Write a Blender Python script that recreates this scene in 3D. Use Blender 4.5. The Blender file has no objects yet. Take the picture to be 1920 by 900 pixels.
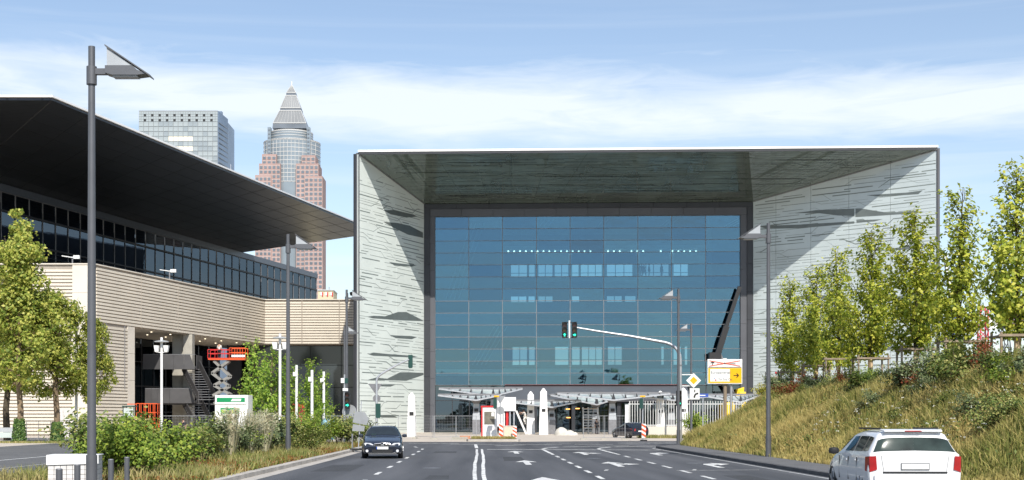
import bpy, math, random
import numpy as np
from mathutils import Vector, Matrix

R = math.radians
SC = bpy.context.scene
COL = SC.collection
random.seed(7)
RNG = np.random.default_rng(11)

# ------------------------------------------------------------------ camera
CAM_H, FPX, VX, VY = 1.76, 2500.0, 900.0, 785.0      # eye height, focal length in photo pixels, vanishing point of the road
cam = bpy.data.cameras.new('camera')
cam.sensor_width = 36.0
cam.lens = FPX / 1920 * 36.0
cam.shift_x = (960 - VX) / 1920
cam.shift_y = (VY - 450) / 1920
cam.clip_start, cam.clip_end = 0.5, 20000
camo = bpy.data.objects.new('camera', cam)
camo.location = (0, 0, CAM_H)
camo.rotation_euler = (R(90), 0, 0)
COL.objects.link(camo)
SC.camera = camo

# ------------------------------------------------------------------ sky and sun
SUN_DIR = Vector((0.205, -1.0, 1.0)).normalized()       # towards the sun: behind the camera, a little to the right
SUN_EL = math.asin(SUN_DIR.z)
SUN_AZ = math.atan2(SUN_DIR.x, SUN_DIR.y)
world = bpy.data.worlds.new('World')
SC.world = world
world.use_nodes = True
nt = world.node_tree
nt.nodes.clear()
def wn(t, **kw):
    n = nt.nodes.new(t)
    for k, v in kw.items():
        setattr(n, k, v)
    return n
def wl(a, b):
    nt.links.new(a, b)
def wmath(op, a, b=None, clamp=False):
    n = wn('ShaderNodeMath', operation=op)
    n.use_clamp = clamp
    for i, s in enumerate((a, b)):
        if s is None:
            continue
        if isinstance(s, (int, float)):
            n.inputs[i].default_value = s
        else:
            wl(s, n.inputs[i])
    return n.outputs[0]
out = wn('ShaderNodeOutputWorld')
bg = wn('ShaderNodeBackground')
bg.inputs['Strength'].default_value = 0.118
sky = wn('ShaderNodeTexSky', sky_type='NISHITA')
sky.sun_disc = False
sky.sun_elevation = SUN_EL
sky.sun_rotation = SUN_AZ
sky.altitude = 100
sky.air_density = 1.0
sky.dust_density = 0.35
sky.ozone_density = 1.6
# high thin cloud: noise over (azimuth, elevation), drawn out sideways, the same all round the sky
tc = wn('ShaderNodeTexCoord')
sep = wn('ShaderNodeSeparateXYZ')
wl(tc.outputs['Generated'], sep.inputs[0])
azi = wmath('ARCTAN2', sep.outputs[0], sep.outputs[1])
ele = wmath('ARCSINE', sep.outputs[2])
def cloud_noise(sx, sz, off, detail, rough, dist=0.0):
    c = wn('ShaderNodeCombineXYZ')
    wl(wmath('MULTIPLY', azi, sx), c.inputs[0])
    wl(wmath('MULTIPLY', ele, sz), c.inputs[1])
    c.inputs[2].default_value = off
    n = wn('ShaderNodeTexNoise')
    n.inputs['Scale'].default_value = 1.0
    n.inputs['Detail'].default_value = detail
    n.inputs['Roughness'].default_value = rough
    n.inputs['Distortion'].default_value = dist
    wl(c.outputs[0], n.inputs['Vector'])
    return n.outputs[0]
big = cloud_noise(4.0, 19.0, 3.1, 5, 0.55, 0.6)
fine = cloud_noise(11.0, 70.0, 8.4, 6, 0.6, 0.9)
# a long bank of cloud lying low in the sky: its middle line wanders with azimuth
mid = wmath('ADD', 0.226, wmath('MULTIPLY', azi, -0.02))
d = wmath('DIVIDE', wmath('SUBTRACT', ele, mid), 0.030)
bank = wmath('POWER', 2.718, wmath('MULTIPLY', wmath('MULTIPLY', d, d), -1.0))
v = wmath('ADD', wmath('MULTIPLY', big, 0.75), wmath('MULTIPLY', fine, 0.55))
v = wmath('ADD', v, wmath('MULTIPLY', bank, 0.62))
v = wmath('SUBTRACT', v, 0.85)
v = wmath('MULTIPLY', v, 2.2, clamp=True)
v = wmath('MULTIPLY', v, 0.85)
streak = cloud_noise(2.2, 55.0, 15.7, 4, 0.5, 0.5)      # low thin streaks all round the horizon
streak = wmath('MULTIPLY', wmath('MULTIPLY', wmath('SUBTRACT', streak, 0.48), 5.0, clamp=True), wmath('MULTIPLY', wmath('POWER', 2.718, wmath('MULTIPLY', wmath('ABSOLUTE', ele), -7.0)), 0.75))
v = wmath('MAXIMUM', v, streak)
veil = wmath('MULTIPLY', wmath('POWER', 2.718, wmath('MULTIPLY', wmath('ABSOLUTE', ele), -5.0)), 0.46)   # thin high haze, thicker towards the horizon
v = wmath('MAXIMUM', wmath('ADD', v, wmath('MULTIPLY', wmath('SUBTRACT', 1.0, v), veil)), 0.10)
mixc = wn('ShaderNodeMix', data_type='RGBA')
wl(v, mixc.inputs[0])
wl(sky.outputs[0], mixc.inputs[6])
mixc.inputs[7].default_value = (6.3, 6.75, 7.2, 1)
wl(mixc.outputs[2], bg.inputs['Color'])
wl(bg.outputs[0], out.inputs['Surface'])

sun = bpy.data.lights.new('sun', 'SUN')
sun.energy = 4.3
sun.angle = R(0.53)
sun.color = (1.0, 0.95, 0.87)
suno = bpy.data.objects.new('sun', sun)
suno.rotation_euler = (-SUN_DIR).to_track_quat('-Z', 'Y').to_euler()
COL.objects.link(suno)
vs = SC.view_settings
vs.view_transform = 'Standard'
vs.look = 'None'
vs.exposure = 0.40
vs.gamma = 1.0
SC.cycles.max_bounces = 8
SC.cycles.transparent_max_bounces = 16
SC.cycles.caustics_reflective = False
SC.cycles.caustics_refractive = False
SC.cycles.use_denoising = True

# ------------------------------------------------------------------ helpers
def at(px, py, Y):
    """the place at distance Y that the photograph shows at pixel (px, py)"""
    return Vector(((px - VX) / FPX * Y, Y, CAM_H + (VY - py) / FPX * Y))
def gx(px, Y):
    return (px - VX) / FPX * Y
def gz(py, Y):
    return CAM_H + (VY - py) / FPX * Y

class MB:
    """collects faces of ONE part"""
    def __init__(s):
        s.v, s.f = [], []
    def add(s, vs, fs):
        o = len(s.v)
        s.v += [tuple(p) for p in vs]
        s.f += [tuple(i + o for i in f) for f in fs]
        return s
    def box(s, x0, x1, y0, y1, z0, z1):
        return s.add([(x0, y0, z0), (x1, y0, z0), (x1, y1, z0), (x0, y1, z0), (x0, y0, z1), (x1, y0, z1), (x1, y1, z1), (x0, y1, z1)],
                     [(0, 3, 2, 1), (4, 5, 6, 7), (0, 1, 5, 4), (1, 2, 6, 5), (2, 3, 7, 6), (3, 0, 4, 7)])
    def cbox(s, c, sx, sy, sz):
        return s.box(c[0] - sx / 2, c[0] + sx / 2, c[1] - sy / 2, c[1] + sy / 2, c[2] - sz / 2, c[2] + sz / 2)
    def bar(s, a, b, w, h=None, up=(0, 0, 1)):
        """square bar from a to b, w wide, h high"""
        a, b = Vector(a), Vector(b)
        h = w if h is None else h
        d = (b - a).normalized()
        u = Vector(up)
        if abs(d.dot(u)) > .98:
            u = Vector((0, 1, 0))
        r = d.cross(u).normalized() * (w / 2)
        u = r.cross(d).normalized() * (h / 2)
        return s.add([a - r - u, a + r - u, a + r + u, a - r + u, b - r - u, b + r - u, b + r + u, b - r + u],
                     [(0, 3, 2, 1), (4, 5, 6, 7), (0, 1, 5, 4), (1, 2, 6, 5), (2, 3, 7, 6), (3, 0, 4, 7)])
    def tube(s, pts, rad, n=8, cap=True):
        pts = [Vector(p) for p in pts]
        rad = [rad] * len(pts) if isinstance(rad, (int, float)) else rad
        o = len(s.v)
        prev = None
        for i, p in enumerate(pts):
            d = (pts[min(i + 1, len(pts) - 1)] - pts[max(i - 1, 0)]).normalized()
            if prev is None:
                u = Vector((1, 0, 0)) if abs(d.x) < .9 else Vector((0, 1, 0))
            else:
                u = prev
            r = (u - d * u.dot(d)).normalized()
            prev = r
            t = d.cross(r)
            for k in range(n):
                a = 2 * math.pi * k / n
                s.v.append(tuple(p + (r * math.cos(a) + t * math.sin(a)) * rad[i]))
        for i in range(len(pts) - 1):
            for k in range(n):
                k2 = (k + 1) % n
                s.f.append((o + i * n + k, o + i * n + k2, o + (i + 1) * n + k2, o + (i + 1) * n + k))
        if cap:
            s.f.append(tuple(o + k for k in reversed(range(n))))
            s.f.append(tuple(o + (len(pts) - 1) * n + k for k in range(n)))
        return s
    def lathe(s, c, prof, n=16):
        """prof: (radius, z) from bottom to top about the vertical through c"""
        o = len(s.v)
        for r, z in prof:
            for k in range(n):
                a = 2 * math.pi * k / n
                s.v.append((c[0] + r * math.cos(a), c[1] + r * math.sin(a), c[2] + z))
        for i in range(len(prof) - 1):
            for k in range(n):
                k2 = (k + 1) % n
                s.f.append((o + i * n + k, o + i * n + k2, o + (i + 1) * n + k2, o + (i + 1) * n + k))
        s.f.append(tuple(o + k for k in reversed(range(n))))
        s.f.append(tuple(o + (len(prof) - 1) * n + k for k in range(n)))
        return s
    def prism(s, poly, d):
        """planar polygon (3D points) pushed by vector d"""
        d = Vector(d)
        n = len(poly)
        a = [Vector(p) for p in poly]
        vs = a + [p + d for p in a]
        fs = [tuple(range(n)), tuple(reversed(range(n, 2 * n)))]
        fs += [(i, i + n, (i + 1) % n + n, (i + 1) % n) for i in range(n)]
        return s.add(vs, fs)
    def disc(s, c, nrm, r, t, n=20):
        nrm = Vector(nrm).normalized()
        u = nrm.orthogonal().normalized()
        w = nrm.cross(u)
        return s.prism([Vector(c) + (u * math.cos(2 * math.pi * k / n) + w * math.sin(2 * math.pi * k / n)) * r for k in range(n)], nrm * t)
    def mesh(s, name):
        m = bpy.data.meshes.new(name)
        m.from_pydata(s.v, [], s.f)
        import bmesh
        b = bmesh.new()
        b.from_mesh(m)
        bmesh.ops.recalc_face_normals(b, faces=b.faces)
        b.to_mesh(m)
        b.free()
        m.update()
        return m
    def build(s, name, mat, parent=None, smooth=False, bevel=0):
        o = bpy.data.objects.new(name, s.mesh(name))
        o.data.materials.append(mat)
        COL.objects.link(o)
        if parent is not None:
            o.parent = parent
        if smooth:
            smooth_mesh(o.data)
        if bevel:
            b = o.modifiers.new('bevel', 'BEVEL')
            b.width = bevel
            b.segments = 2
            b.limit_method = 'ANGLE'
        return o

def smooth_mesh(m, ang=40):
    m.polygons.foreach_set('use_smooth', [True] * len(m.polygons))
    try:
        m.set_sharp_from_angle(angle=R(ang))
    except Exception:
        pass

def npmesh(name, V, Fq):
    """fast mesh from numpy arrays: V (n,3), Fq (m,k)"""
    m = bpy.data.meshes.new(name)
    k = Fq.shape[1]
    m.vertices.add(len(V))
    m.vertices.foreach_set('co', V.astype(np.float32).ravel())
    m.loops.add(Fq.size)
    m.loops.foreach_set('vertex_index', Fq.astype(np.int32).ravel())
    m.polygons.add(len(Fq))
    m.polygons.foreach_set('loop_start', np.arange(0, Fq.size, k, dtype=np.int32))
    m.update(calc_edges=True)
    return m

def link(name, mesh, mat=None, parent=None, loc=None, rot=None, scale=None):
    o = bpy.data.objects.new(name, mesh)
    if mat is not None and len(mesh.materials) == 0:
        mesh.materials.append(mat)
    COL.objects.link(o)
    if parent is not None:
        o.parent = parent
    if loc is not None:
        o.location = loc
    if rot is not None:
        o.rotation_euler = rot
    if scale is not None:
        o.scale = scale if not isinstance(scale, (int, float)) else (scale,) * 3
    return o

def tag(o, label=None, cat=None, group=None, kind=None):
    if label: o['label'] = label
    if cat: o['category'] = cat
    if group: o['group'] = group
    if kind: o['kind'] = kind
    return o

def empty(name, loc=(0, 0, 0), rz=0.0):
    o = bpy.data.objects.new(name, None)
    o.empty_display_size = .2
    o.location = loc
    o.rotation_euler = (0, 0, rz)
    COL.objects.link(o)
    return o

def copy_tree(o, parent=None):
    c = o.copy()
    COL.objects.link(c)
    c.parent = parent
    for ch in list(o.children):
        copy_tree(ch, c)
    return c

def text(name, s, size, mat, parent, loc, rot, align='LEFT', ext=0.003):
    cu = bpy.data.curves.new(name, 'FONT')
    cu.body = s
    cu.size = size
    cu.align_x = align
    cu.align_y = 'CENTER'
    cu.extrude = ext
    cu.materials.append(mat)
    tmp = bpy.data.objects.new(name, cu)
    COL.objects.link(tmp)
    bpy.context.view_layer.update()
    me = bpy.data.meshes.new_from_object(tmp.evaluated_get(bpy.context.evaluated_depsgraph_get()))
    bpy.data.objects.remove(tmp)
    bpy.data.curves.remove(cu)
    me.name = name
    me.materials.clear()
    me.materials.append(mat)
    o = bpy.data.objects.new(name, me)
    COL.objects.link(o)
    o.parent = parent
    o.location = loc
    o.rotation_euler = rot
    return o

# ------------------------------------------------------------------ materials
def pm(name, col, rough=.6, metal=0.0, var=.12, scale=3.0, bump=0.0, bscale=40.0, coat=0.0, spec=.5, detail=6, stretch=None, second=None, emis=0.0):
    """Principled material with noise in the colour (and, if asked, fine relief)"""
    m = bpy.data.materials.new(name)
    m.use_nodes = True
    t = m.node_tree
    b = t.nodes['Principled BSDF']
    b.inputs['Roughness'].default_value = rough
    b.inputs['Metallic'].default_value = metal
    b.inputs['Specular IOR Level'].default_value = spec
    if coat:
        b.inputs['Coat Weight'].default_value = coat
        b.inputs['Coat Roughness'].default_value = .03
    tcn = t.nodes.new('ShaderNodeTexCoord')
    mp = t.nodes.new('ShaderNodeMapping')
    if stretch:
        mp.inputs['Scale'].default_value = stretch
    t.links.new(tcn.outputs['Object'], mp.inputs[0])
    n = t.nodes.new('ShaderNodeTexNoise')
    n.inputs['Scale'].default_value = scale
    n.inputs['Detail'].default_value = detail
    t.links.new(mp.outputs[0], n.inputs['Vector'])
    r = t.nodes.new('ShaderNodeValToRGB')
    r.color_ramp.elements[0].position = .3
    r.color_ramp.elements[1].position = .7
    lo = [max(0, c * (1 - var)) for c in col]
    hi = [min(1, c * (1 + var)) for c in (second or col)]
    r.color_ramp.elements[0].color = (*lo, 1)
    r.color_ramp.elements[1].color = (*hi, 1)
    t.links.new(n.outputs[0], r.inputs[0])
    t.links.new(r.outputs[0], b.inputs['Base Color'])
    if emis:
        t.links.new(r.outputs[0], b.inputs['Emission Color'])
        b.inputs['Emission Strength'].default_value = emis
    if bump:
        n2 = t.nodes.new('ShaderNodeTexNoise')
        n2.inputs['Scale'].default_value = bscale
        n2.inputs['Detail'].default_value = 5
        t.links.new(mp.outputs[0], n2.inputs['Vector'])
        bp = t.nodes.new('ShaderNodeBump')
        bp.inputs['Strength'].default_value = bump
        bp.inputs['Distance'].default_value = .05
        t.links.new(n2.outputs[0], bp.inputs['Height'])
        t.links.new(bp.outputs[0], b.inputs['Normal'])
    return m

def leaf_mat(name, cols, trans=.35, rough=.5, patch=None):
    """each leaf (island) takes its own tone between the given colours; patch: (scale, colours) for drifts over the ground"""
    m = bpy.data.materials.new(name)
    m.use_nodes = True
    t = m.node_tree
    b = t.nodes['Principled BSDF']
    b.inputs['Roughness'].default_value = rough
    b.inputs['Specular IOR Level'].default_value = .35
    g = t.nodes.new('ShaderNodeNewGeometry')
    def ramp(cs):
        r = t.nodes.new('ShaderNodeValToRGB')
        while len(r.color_ramp.elements) < len(cs):
            r.color_ramp.elements.new(.5)
        for i, c in enumerate(cs):
            r.color_ramp.elements[i].position = i / max(1, len(cs) - 1)
            r.color_ramp.elements[i].color = (*c, 1)
        t.links.new(g.outputs['Random Per Island'], r.inputs[0])
        return r.outputs[0]
    c = ramp(cols)
    if patch:
        sc, cs = patch
        tcn = t.nodes.new('ShaderNodeTexCoord')
        n = t.nodes.new('ShaderNodeTexNoise')
        n.inputs['Scale'].default_value = sc
        n.inputs['Detail'].default_value = 3
        t.links.new(tcn.outputs['Object'], n.inputs['Vector'])
        mr = t.nodes.new('ShaderNodeMapRange')
        mr.inputs[1].default_value = .42
        mr.inputs[2].default_value = .58
        t.links.new(n.outputs[0], mr.inputs[0])
        mx = t.nodes.new('ShaderNodeMix')
        mx.data_type = 'RGBA'
        t.links.new(mr.outputs[0], mx.inputs[0])
        t.links.new(c, mx.inputs[6])
        t.links.new(ramp(cs), mx.inputs[7])
        c = mx.outputs[2]
    t.links.new(c, b.inputs['Base Color'])
    tr = t.nodes.new('ShaderNodeBsdfTranslucent')
    t.links.new(c, tr.inputs[0])
    mx = t.nodes.new('ShaderNodeMixShader')
    mx.inputs[0].default_value = trans
    t.links.new(b.outputs[0], mx.inputs[1])
    t.links.new(tr.outputs[0], mx.inputs[2])
    t.links.new(mx.outputs[0], t.nodes['Material Output'].inputs[0])
    return m

def glass_mat(name, refl, trans, mix=.4, wav=0.0):
    """coated glazing: part mirror, part see-through"""
    m = bpy.data.materials.new(name)
    m.use_nodes = True
    t = m.node_tree
    t.nodes.remove(t.nodes['Principled BSDF'])
    gl = t.nodes.new('ShaderNodeBsdfGlossy')
    gl.inputs['Color'].default_value = (*refl, 1)
    gl.inputs['Roughness'].default_value = .015
    tr = t.nodes.new('ShaderNodeBsdfTransparent')
    tr.inputs[0].default_value = (*trans, 1)
    fr = t.nodes.new('ShaderNodeLayerWeight')
    fr.inputs[0].default_value = .25
    mr = t.nodes.new('ShaderNodeMapRange')
    mr.inputs[3].default_value = mix
    mr.inputs[4].default_value = 1.0
    t.links.new(fr.outputs['Fresnel'], mr.inputs[0])
    mx = t.nodes.new('ShaderNodeMixShader')
    t.links.new(mr.outputs[0], mx.inputs[0])
    t.links.new(tr.outputs[0], mx.inputs[1])
    t.links.new(gl.outputs[0], mx.inputs[2])
    if wav:
        tcn = t.nodes.new('ShaderNodeTexCoord')
        n = t.nodes.new('ShaderNodeTexNoise')
        n.inputs['Scale'].default_value = .5
        n.inputs['Detail'].default_value = 2
        t.links.new(tcn.outputs['Object'], n.inputs['Vector'])
        bp = t.nodes.new('ShaderNodeBump')
        bp.inputs['Strength'].default_value = wav
        bp.inputs['Distance'].default_value = .05
        t.links.new(n.outputs[0], bp.inputs['Height'])
        t.links.new(bp.outputs[0], gl.inputs['Normal'])
    t.links.new(mx.outputs[0], t.nodes['Material Output'].inputs[0])
    return m

def emit_mat(name, col, s):
    m = bpy.data.materials.new(name)
    m.use_nodes = True
    t = m.node_tree
    e = t.nodes.new('ShaderNodeEmission')
    e.inputs[0].default_value = (*col, 1)
    e.inputs[1].default_value = s
    t.links.new(e.outputs[0], t.nodes['Material Output'].inputs[0])
    return m

M = dict(
    ground=pm('dusty_ground', (.30, .27, .22), .9, var=.2, scale=.15, bump=.3),
    asphalt=pm('asphalt', (.062, .065, .072), .8, var=.22, scale=.8, bump=.35, bscale=90, stretch=(1, .05, 1), second=(.088, .090, .097)),
    patch=pm('asphalt_patch', (.050, .052, .056), .85, var=.2, scale=2.0, bump=.4, bscale=60),
    side_asphalt=pm('worn_asphalt', (.115, .115, .115), .9, var=.15, scale=.4, bump=.3, bscale=60),
    walk=pm('pavement_asphalt', (.13, .13, .135), .9, var=.15, scale=1.2, bump=.4, bscale=80),
    paving=pm('pale_paving', (.50, .44, .37), .85, var=.12, scale=.5, bump=.2),
    kerb=pm('kerb_stone', (.42, .39, .35), .85, var=.2, scale=1.5, bump=.3),
    kerb_dark=pm('kerb_basalt', (.075, .075, .08), .8, var=.25, scale=2.0, bump=.3),
    paint=pm('road_paint', (.50, .50, .49), .75, var=.30, scale=3.0, second=(.66, .66, .64), detail=10),
    paint_worn=pm('worn_road_paint', (.42, .42, .41), .8, var=.3, scale=5.0),
    soil=pm('bed_soil', (.11, .085, .05), .95, var=.35, scale=2.5, bump=.6, bscale=12),
    slope=pm('slope_soil', (.12, .105, .05), .95, var=.35, scale=.8, bump=.6, bscale=8),
    white=pm('white_paint', (.80, .80, .79), .45, var=.03),
    white_wall=pm('white_render', (.82, .81, .79), .7, var=.05, scale=1.5),
    dark_metal=pm('anthracite_metal', (.060, .063, .072), .42, metal=.2, var=.12, scale=.8),
    frame=pm('slate_frame', (.085, .088, .10), .5, var=.12, scale=.3),
    frame_dark=pm('dark_frame', (.03, .032, .038), .5, var=.15, scale=.5),
    steel=pm('galvanised_steel', (.50, .51, .53), .42, metal=.6, var=.12, scale=5),
    steel_dark=pm('dull_steel', (.22, .22, .23), .5, metal=.4, var=.15, scale=4),
    lamp_post=pm('lamp_post_grey', (.115, .118, .128), .45, metal=.3, var=.1, scale=2),
    lamp_glass=pm('frosted_plate', (.40, .42, .44), .3, var=.08),
    louvre=pm('beige_louvre', (.66, .60, .505), .6, var=.07, scale=.25),
    louvre_back=pm('louvre_backing', (.33, .29, .245), .8, var=.1),
    beige=pm('beige_panel', (.64, .59, .51), .65, var=.05, scale=.5),
    concrete=pm('concrete', (.38, .36, .31), .85, var=.15, scale=1.0, bump=.2),
    black=pm('black_plastic', (.015, .015, .016), .5, var=.1),
    rubber=pm('tyre_rubber', (.02, .02, .02), .8, var=.15, scale=8),
    red=pm('red_paint', (.55, .02, .02), .5, var=.08),
    orange=pm('orange_red_paint', (.75, .10, .02), .5, var=.1),
    yellow=pm('yellow_paint', (.75, .50, .01), .45, var=.05),
    sign_yellow=pm('sign_yellow', (.85, .44, .0), .45, var=.04),
    blue=pm('blue_paint', (.03, .08, .35), .5, var=.1),
    sign_grey=pm('sign_back_grey', (.33, .34, .35), .45, metal=.3, var=.08),
    green_dark=pm('signal_green_paint', (.01, .055, .045), .45, var=.1),
    bark=pm('bark', (.20, .145, .09), .9, var=.35, scale=6, bump=.6, bscale=20),
    bark_dark=pm('dark_bark', (.07, .055, .035), .9, var=.3, scale=6, bump=.6, bscale=20),
    wood=pm('grey_wood', (.27, .21, .15), .85, var=.25, scale=5, stretch=(1, 1, .2)),
    wood_new=pm('new_wood', (.55, .40, .24), .8, var=.15, scale=4),
    skin=pm('skin', (.50, .30, .21), .6, var=.05),
    hair=pm('dark_hair', (.05, .03, .02), .7, var=.1),
)
# ================================================================== THE SETTING
def sheet(name, poly, z, mat, t=.05):
    o = MB().prism([(x, y, z) for x, y in poly], (0, 0, -t)).build(name, mat)
    return tag(o, kind='structure')

G = 9000
sheet('ground', [(-G, -G), (G, -G), (G, G), (-G, G)], 0, M['ground'], 1)
sheet('forecourt_paving', [(-60, 101), (70, 101), (70, 186), (-60, 186)], .012, M['paving'], .008)
sheet('yard_paving', [(-90, 40), (-29, 40), (-30.3, 100.9), (-60, 100.9), (-60, 137), (-90, 137)], .012, M['paving'], .008)
sheet('side_road', [(-29, -20), (-13.2, -20), (-13.2, 101), (-30.2, 101)], .008, M['side_asphalt'], .006)
road = sheet('road', [(-6.75, -60), (10.4, -60), (10.4, 79), (11.4, 81.5), (16, 83), (60, 92), (60, 105), (10, 104), (2, 100), (-13, 100.2), (-29, 99), (-29, 88), (-9, 89), (-7.0, 86)], .016, M['asphalt'], .012)

def smooth01(t):
    t = np.clip(t, 0, 1)
    return t * t * (3 - 2 * t)
def emb_z(X, Y):
    X, Y = np.asarray(X, float), np.asarray(Y, float)
    edge = 12.3 + .27 * np.maximum(0, Y - 82)
    rise = smooth01((X - edge) / 6.6) * smooth01((101.5 - Y) / 15.0)
    bump = .12 * np.sin(X * 1.3 + Y * .35) + .10 * np.sin(Y * .9 - X * .4) + .06 * np.sin(Y * 2.3 + X * 2.1)
    return np.where(X < edge - .01, -.12, .10) + 2.95 * rise + bump * np.clip(rise * 3, 0, 1)
xs, ys = np.concatenate([np.arange(12.3, 24, .5), np.arange(24, 61, 3)]), np.arange(22, 103.1, .75)
gxx, gyy = np.meshgrid(xs, ys)
V = np.stack([gxx.ravel(), gyy.ravel(), emb_z(gxx, gyy).ravel()], 1)
nx, ny = len(xs), len(ys)
ii = np.arange(ny - 1)[:, None] * nx + np.arange(nx - 1)[None, :]
Fq = np.stack([ii, ii + 1, ii + 1 + nx, ii + nx], -1).reshape(-1, 4)
emb = link('embankment_terrain', npmesh('embankment_terrain', V, Fq), M['slope'])
smooth_mesh(emb.data, 180)
tag(emb, kind='structure')

# pavement on the right with its dark kerb, planting bed on the left with a pale kerb
pav = sheet('pavement', [(10.62, 15), (12.6, 15), (12.6, 79), (13.9, 81.5), (13.9, 86), (12.4, 83.5), (11.3, 81), (10.62, 78.8)], .13, M['walk'], .12)
def kerb_run(parent, pts, w, z0, z1, mat, name, step=1.0):
    """kerb stones laid end to end along a line, each a part"""
    for a, b in zip(pts[:-1], pts[1:]):
        a, b = Vector((*a, 0)), Vector((*b, 0))
        L = (b - a).length
        n = max(1, round(L / step))
        for i in range(n):
            p, q = a + (b - a) * ((i + .006) / n), a + (b - a) * ((i + .994) / n)
            dz = random.uniform(-.006, .006)
            zc = (z0 + z1) / 2 + dz
            MB().bar((p.x, p.y, zc), (q.x, q.y, zc), w, z1 - z0).build(name, mat, parent)
kerb_run(pav, [(10.5, 36), (10.5, 78.8), (11.2, 81.1), (12.3, 83.6), (13.8, 86.1)], .22, .0, .136, M['kerb_dark'], 'kerb_stone', 1.6)
bed = sheet('planting_bed', [(-7.2, 34), (-6.98, 60), (-6.95, 86.5), (-9, 88.6), (-13, 88), (-13.1, 34)], .10, M['soil'], .09)
kerb_run(bed, [(-7.05, 34), (-6.82, 60), (-6.75, 86.6), (-8.9, 89.0), (-13.1, 88.3)], .34, .0, .15, M['kerb'], 'kerb_stone', 1.5)
gut = sheet('gutter_strip', [(-6.88, 34), (-6.42, 34), (-6.20, 60), (-6.15, 84), (-6.58, 86), (-6.65, 60)], .022, M['kerb'], .006)

# ---- painted markings, each a part of the road
ZM = .0215
def mark(poly, name='lane_line', mat='paint'):
    return MB().prism([(x, y, ZM) for x, y in poly], (0, 0, -.004)).build(name, M[mat], road)
def strip(pts, w, name='lane_line', mat='paint'):
    pts = [Vector((*p, 0)) for p in pts]
    L, Rr = [], []
    for i, p in enumerate(pts):
        d = (pts[min(i + 1, len(pts) - 1)] - pts[max(i - 1, 0)]).normalized()
        n = Vector((-d.y, d.x, 0)) * w / 2
        L.append((p + n)[:2]); Rr.append((p - n)[:2])
    return mark(L + Rr[::-1], name, mat)
def wob(x0, seed):
    return [(x0 + .022 * math.sin(y * .22 + seed) + .008 * math.sin(y * .7 + seed), y) for y in np.arange(-8, 76.1, 1.0)]
strip(wob(-.17, 0.0), .125, 'centre_line')
strip(wob(.13, 1.1), .125, 'centre_line')
strip([(-.2, 79), (-.3, 90)], .2, 'centre_line')
strip([(.4, 75.6), (3, 75.4), (6.7, 74.6), (10.2, 74.0)], .28, 'stop_line')
for x0 in (3.55, 6.75):
    y = 8.0
    while y < 66:
        strip([(x0, y), (x0, y + 2.1)], .14, 'lane_dash'); y += 4.35
    strip([(x0, 67), (x0, 76)], .17, 'lane_line')
    strip([(x0 + .1, 77.2), (x0 + .4, 79), (x0 + 1.2, 81.5)], .2, 'lane_dash')
    strip([(x0 + 1.6, 82.3), (x0 + 3.6, 84.4), (x0 + 6, 85.6)], .2, 'lane_dash')
y = 8.0
while y < 92:
    x0 = -3.25 - max(0, (y - 74)) ** 2 * .012
    strip([(x0, y), (x0 - max(0, y - 74) * .04, y + 1.9)], .14, 'lane_dash'); y += 5.6
strip([(10.1, 20), (10.1, 78), (10.7, 80.5)], .1, 'edge_line', 'paint_worn')
for (xa, ya, xb, yb) in ((-2, 91, 1.4, 90.5), (2.3, 90.2, 5.5, 89.6), (6.4, 90, 9, 90.3), (9.5, 92, 14, 93), (-5, 94, -1.5, 94), (1, 86, 3, 88.5), (4.5, 95, 8.5, 95.4), (10, 96.5, 14.5, 97.5)):
    strip([(xa, ya), (xb, yb)], .16, 'junction_dash')
def arrow(cx, y0, L, kind):
    w, h = .12, .42
    st = [(-w, 0), (w, 0), (w, L * .62), (h, L * .60), (0, L), (-h, L * .60), (-w, L * .62)]
    rt = [(-w, 0), (w, 0), (w, L * .45), (.42, L * .60), (.42, L * .48), (.95, L * .70), (.42, L * .95), (.42, L * .80), (.0, L * .74), (-w, L * .6)]
    both = [(-w, 0), (w, 0), (w, L * .38), (.45, L * .44), (.45, L * .36), (.95, L * .50), (.45, L * .66), (.45, L * .56), (w, L * .5), (w, L * .68), (h, L * .66), (0, L), (-h, L * .66), (-w, L * .68)]
    lf = [(-x, y) for x, y in rt]
    pl = dict(st=st, rt=rt, both=both, lf=lf)[kind]
    mark([(cx + x, y0 + y) for x, y in pl], 'direction_arrow')
for y0 in (34.5, 50.5, 66.5):
    arrow(1.85, y0, 5.2, 'st')
for y0 in (48.5, 64.5):
    arrow(5.15, y0, 5.2, 'both'); arrow(8.6, y0 - 1, 5.2, 'rt')
arrow(5.15, 31, 5.2, 'both')
strip([(6.6, 44.8), (9.5, 45.4)], .03, 'scratch_line', 'paint_worn')
strip([(4.2, 44.6), (4.35, 45.6)], .12, 'worn_mark', 'paint_worn')
strip([(7.2, 44.9), (7.4, 45.9)], .12, 'worn_mark', 'paint_worn')
for (x0, x1, y0, y1) in ((-5.6, -4.3, 44, 50.5), (1.0, 1.9, 55, 61), (4.3, 5.4, 70, 72.6), (7.4, 8.3, 36, 41), (-2.4, -1.2, 68, 71), (-1.6, -.9, 38.5, 41)):
    MB().prism([(x0, y0, .0185), (x1, y0 + .15, .0185), (x1 - .05, y1, .0185), (x0 + .04, y1 - .1, .0185)], (0, 0, -.002)).build('asphalt_patch', M['patch'], road)
for (x, y) in ((-1.7, 47), (5.0, 58.6), (2.1, 72), (8.4, 52.2), (-4.9, 63)):
    MB().disc((x, y, .0195), (0, 0, 1), .33, .002, 20).build('manhole_cover', M['steel_dark'], road)
sroad = [o for o in COL.objects if o.name == 'side_road'][0]
def smark(pts, w, mat='paint'):
    global road
    keep = road
    road = sroad
    strip(pts, w, 'edge_line', mat)
    road = keep
smark([(-20.2, 20), (-20, 50), (-20.0, 70), (-20.4, 90)], .16)
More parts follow.
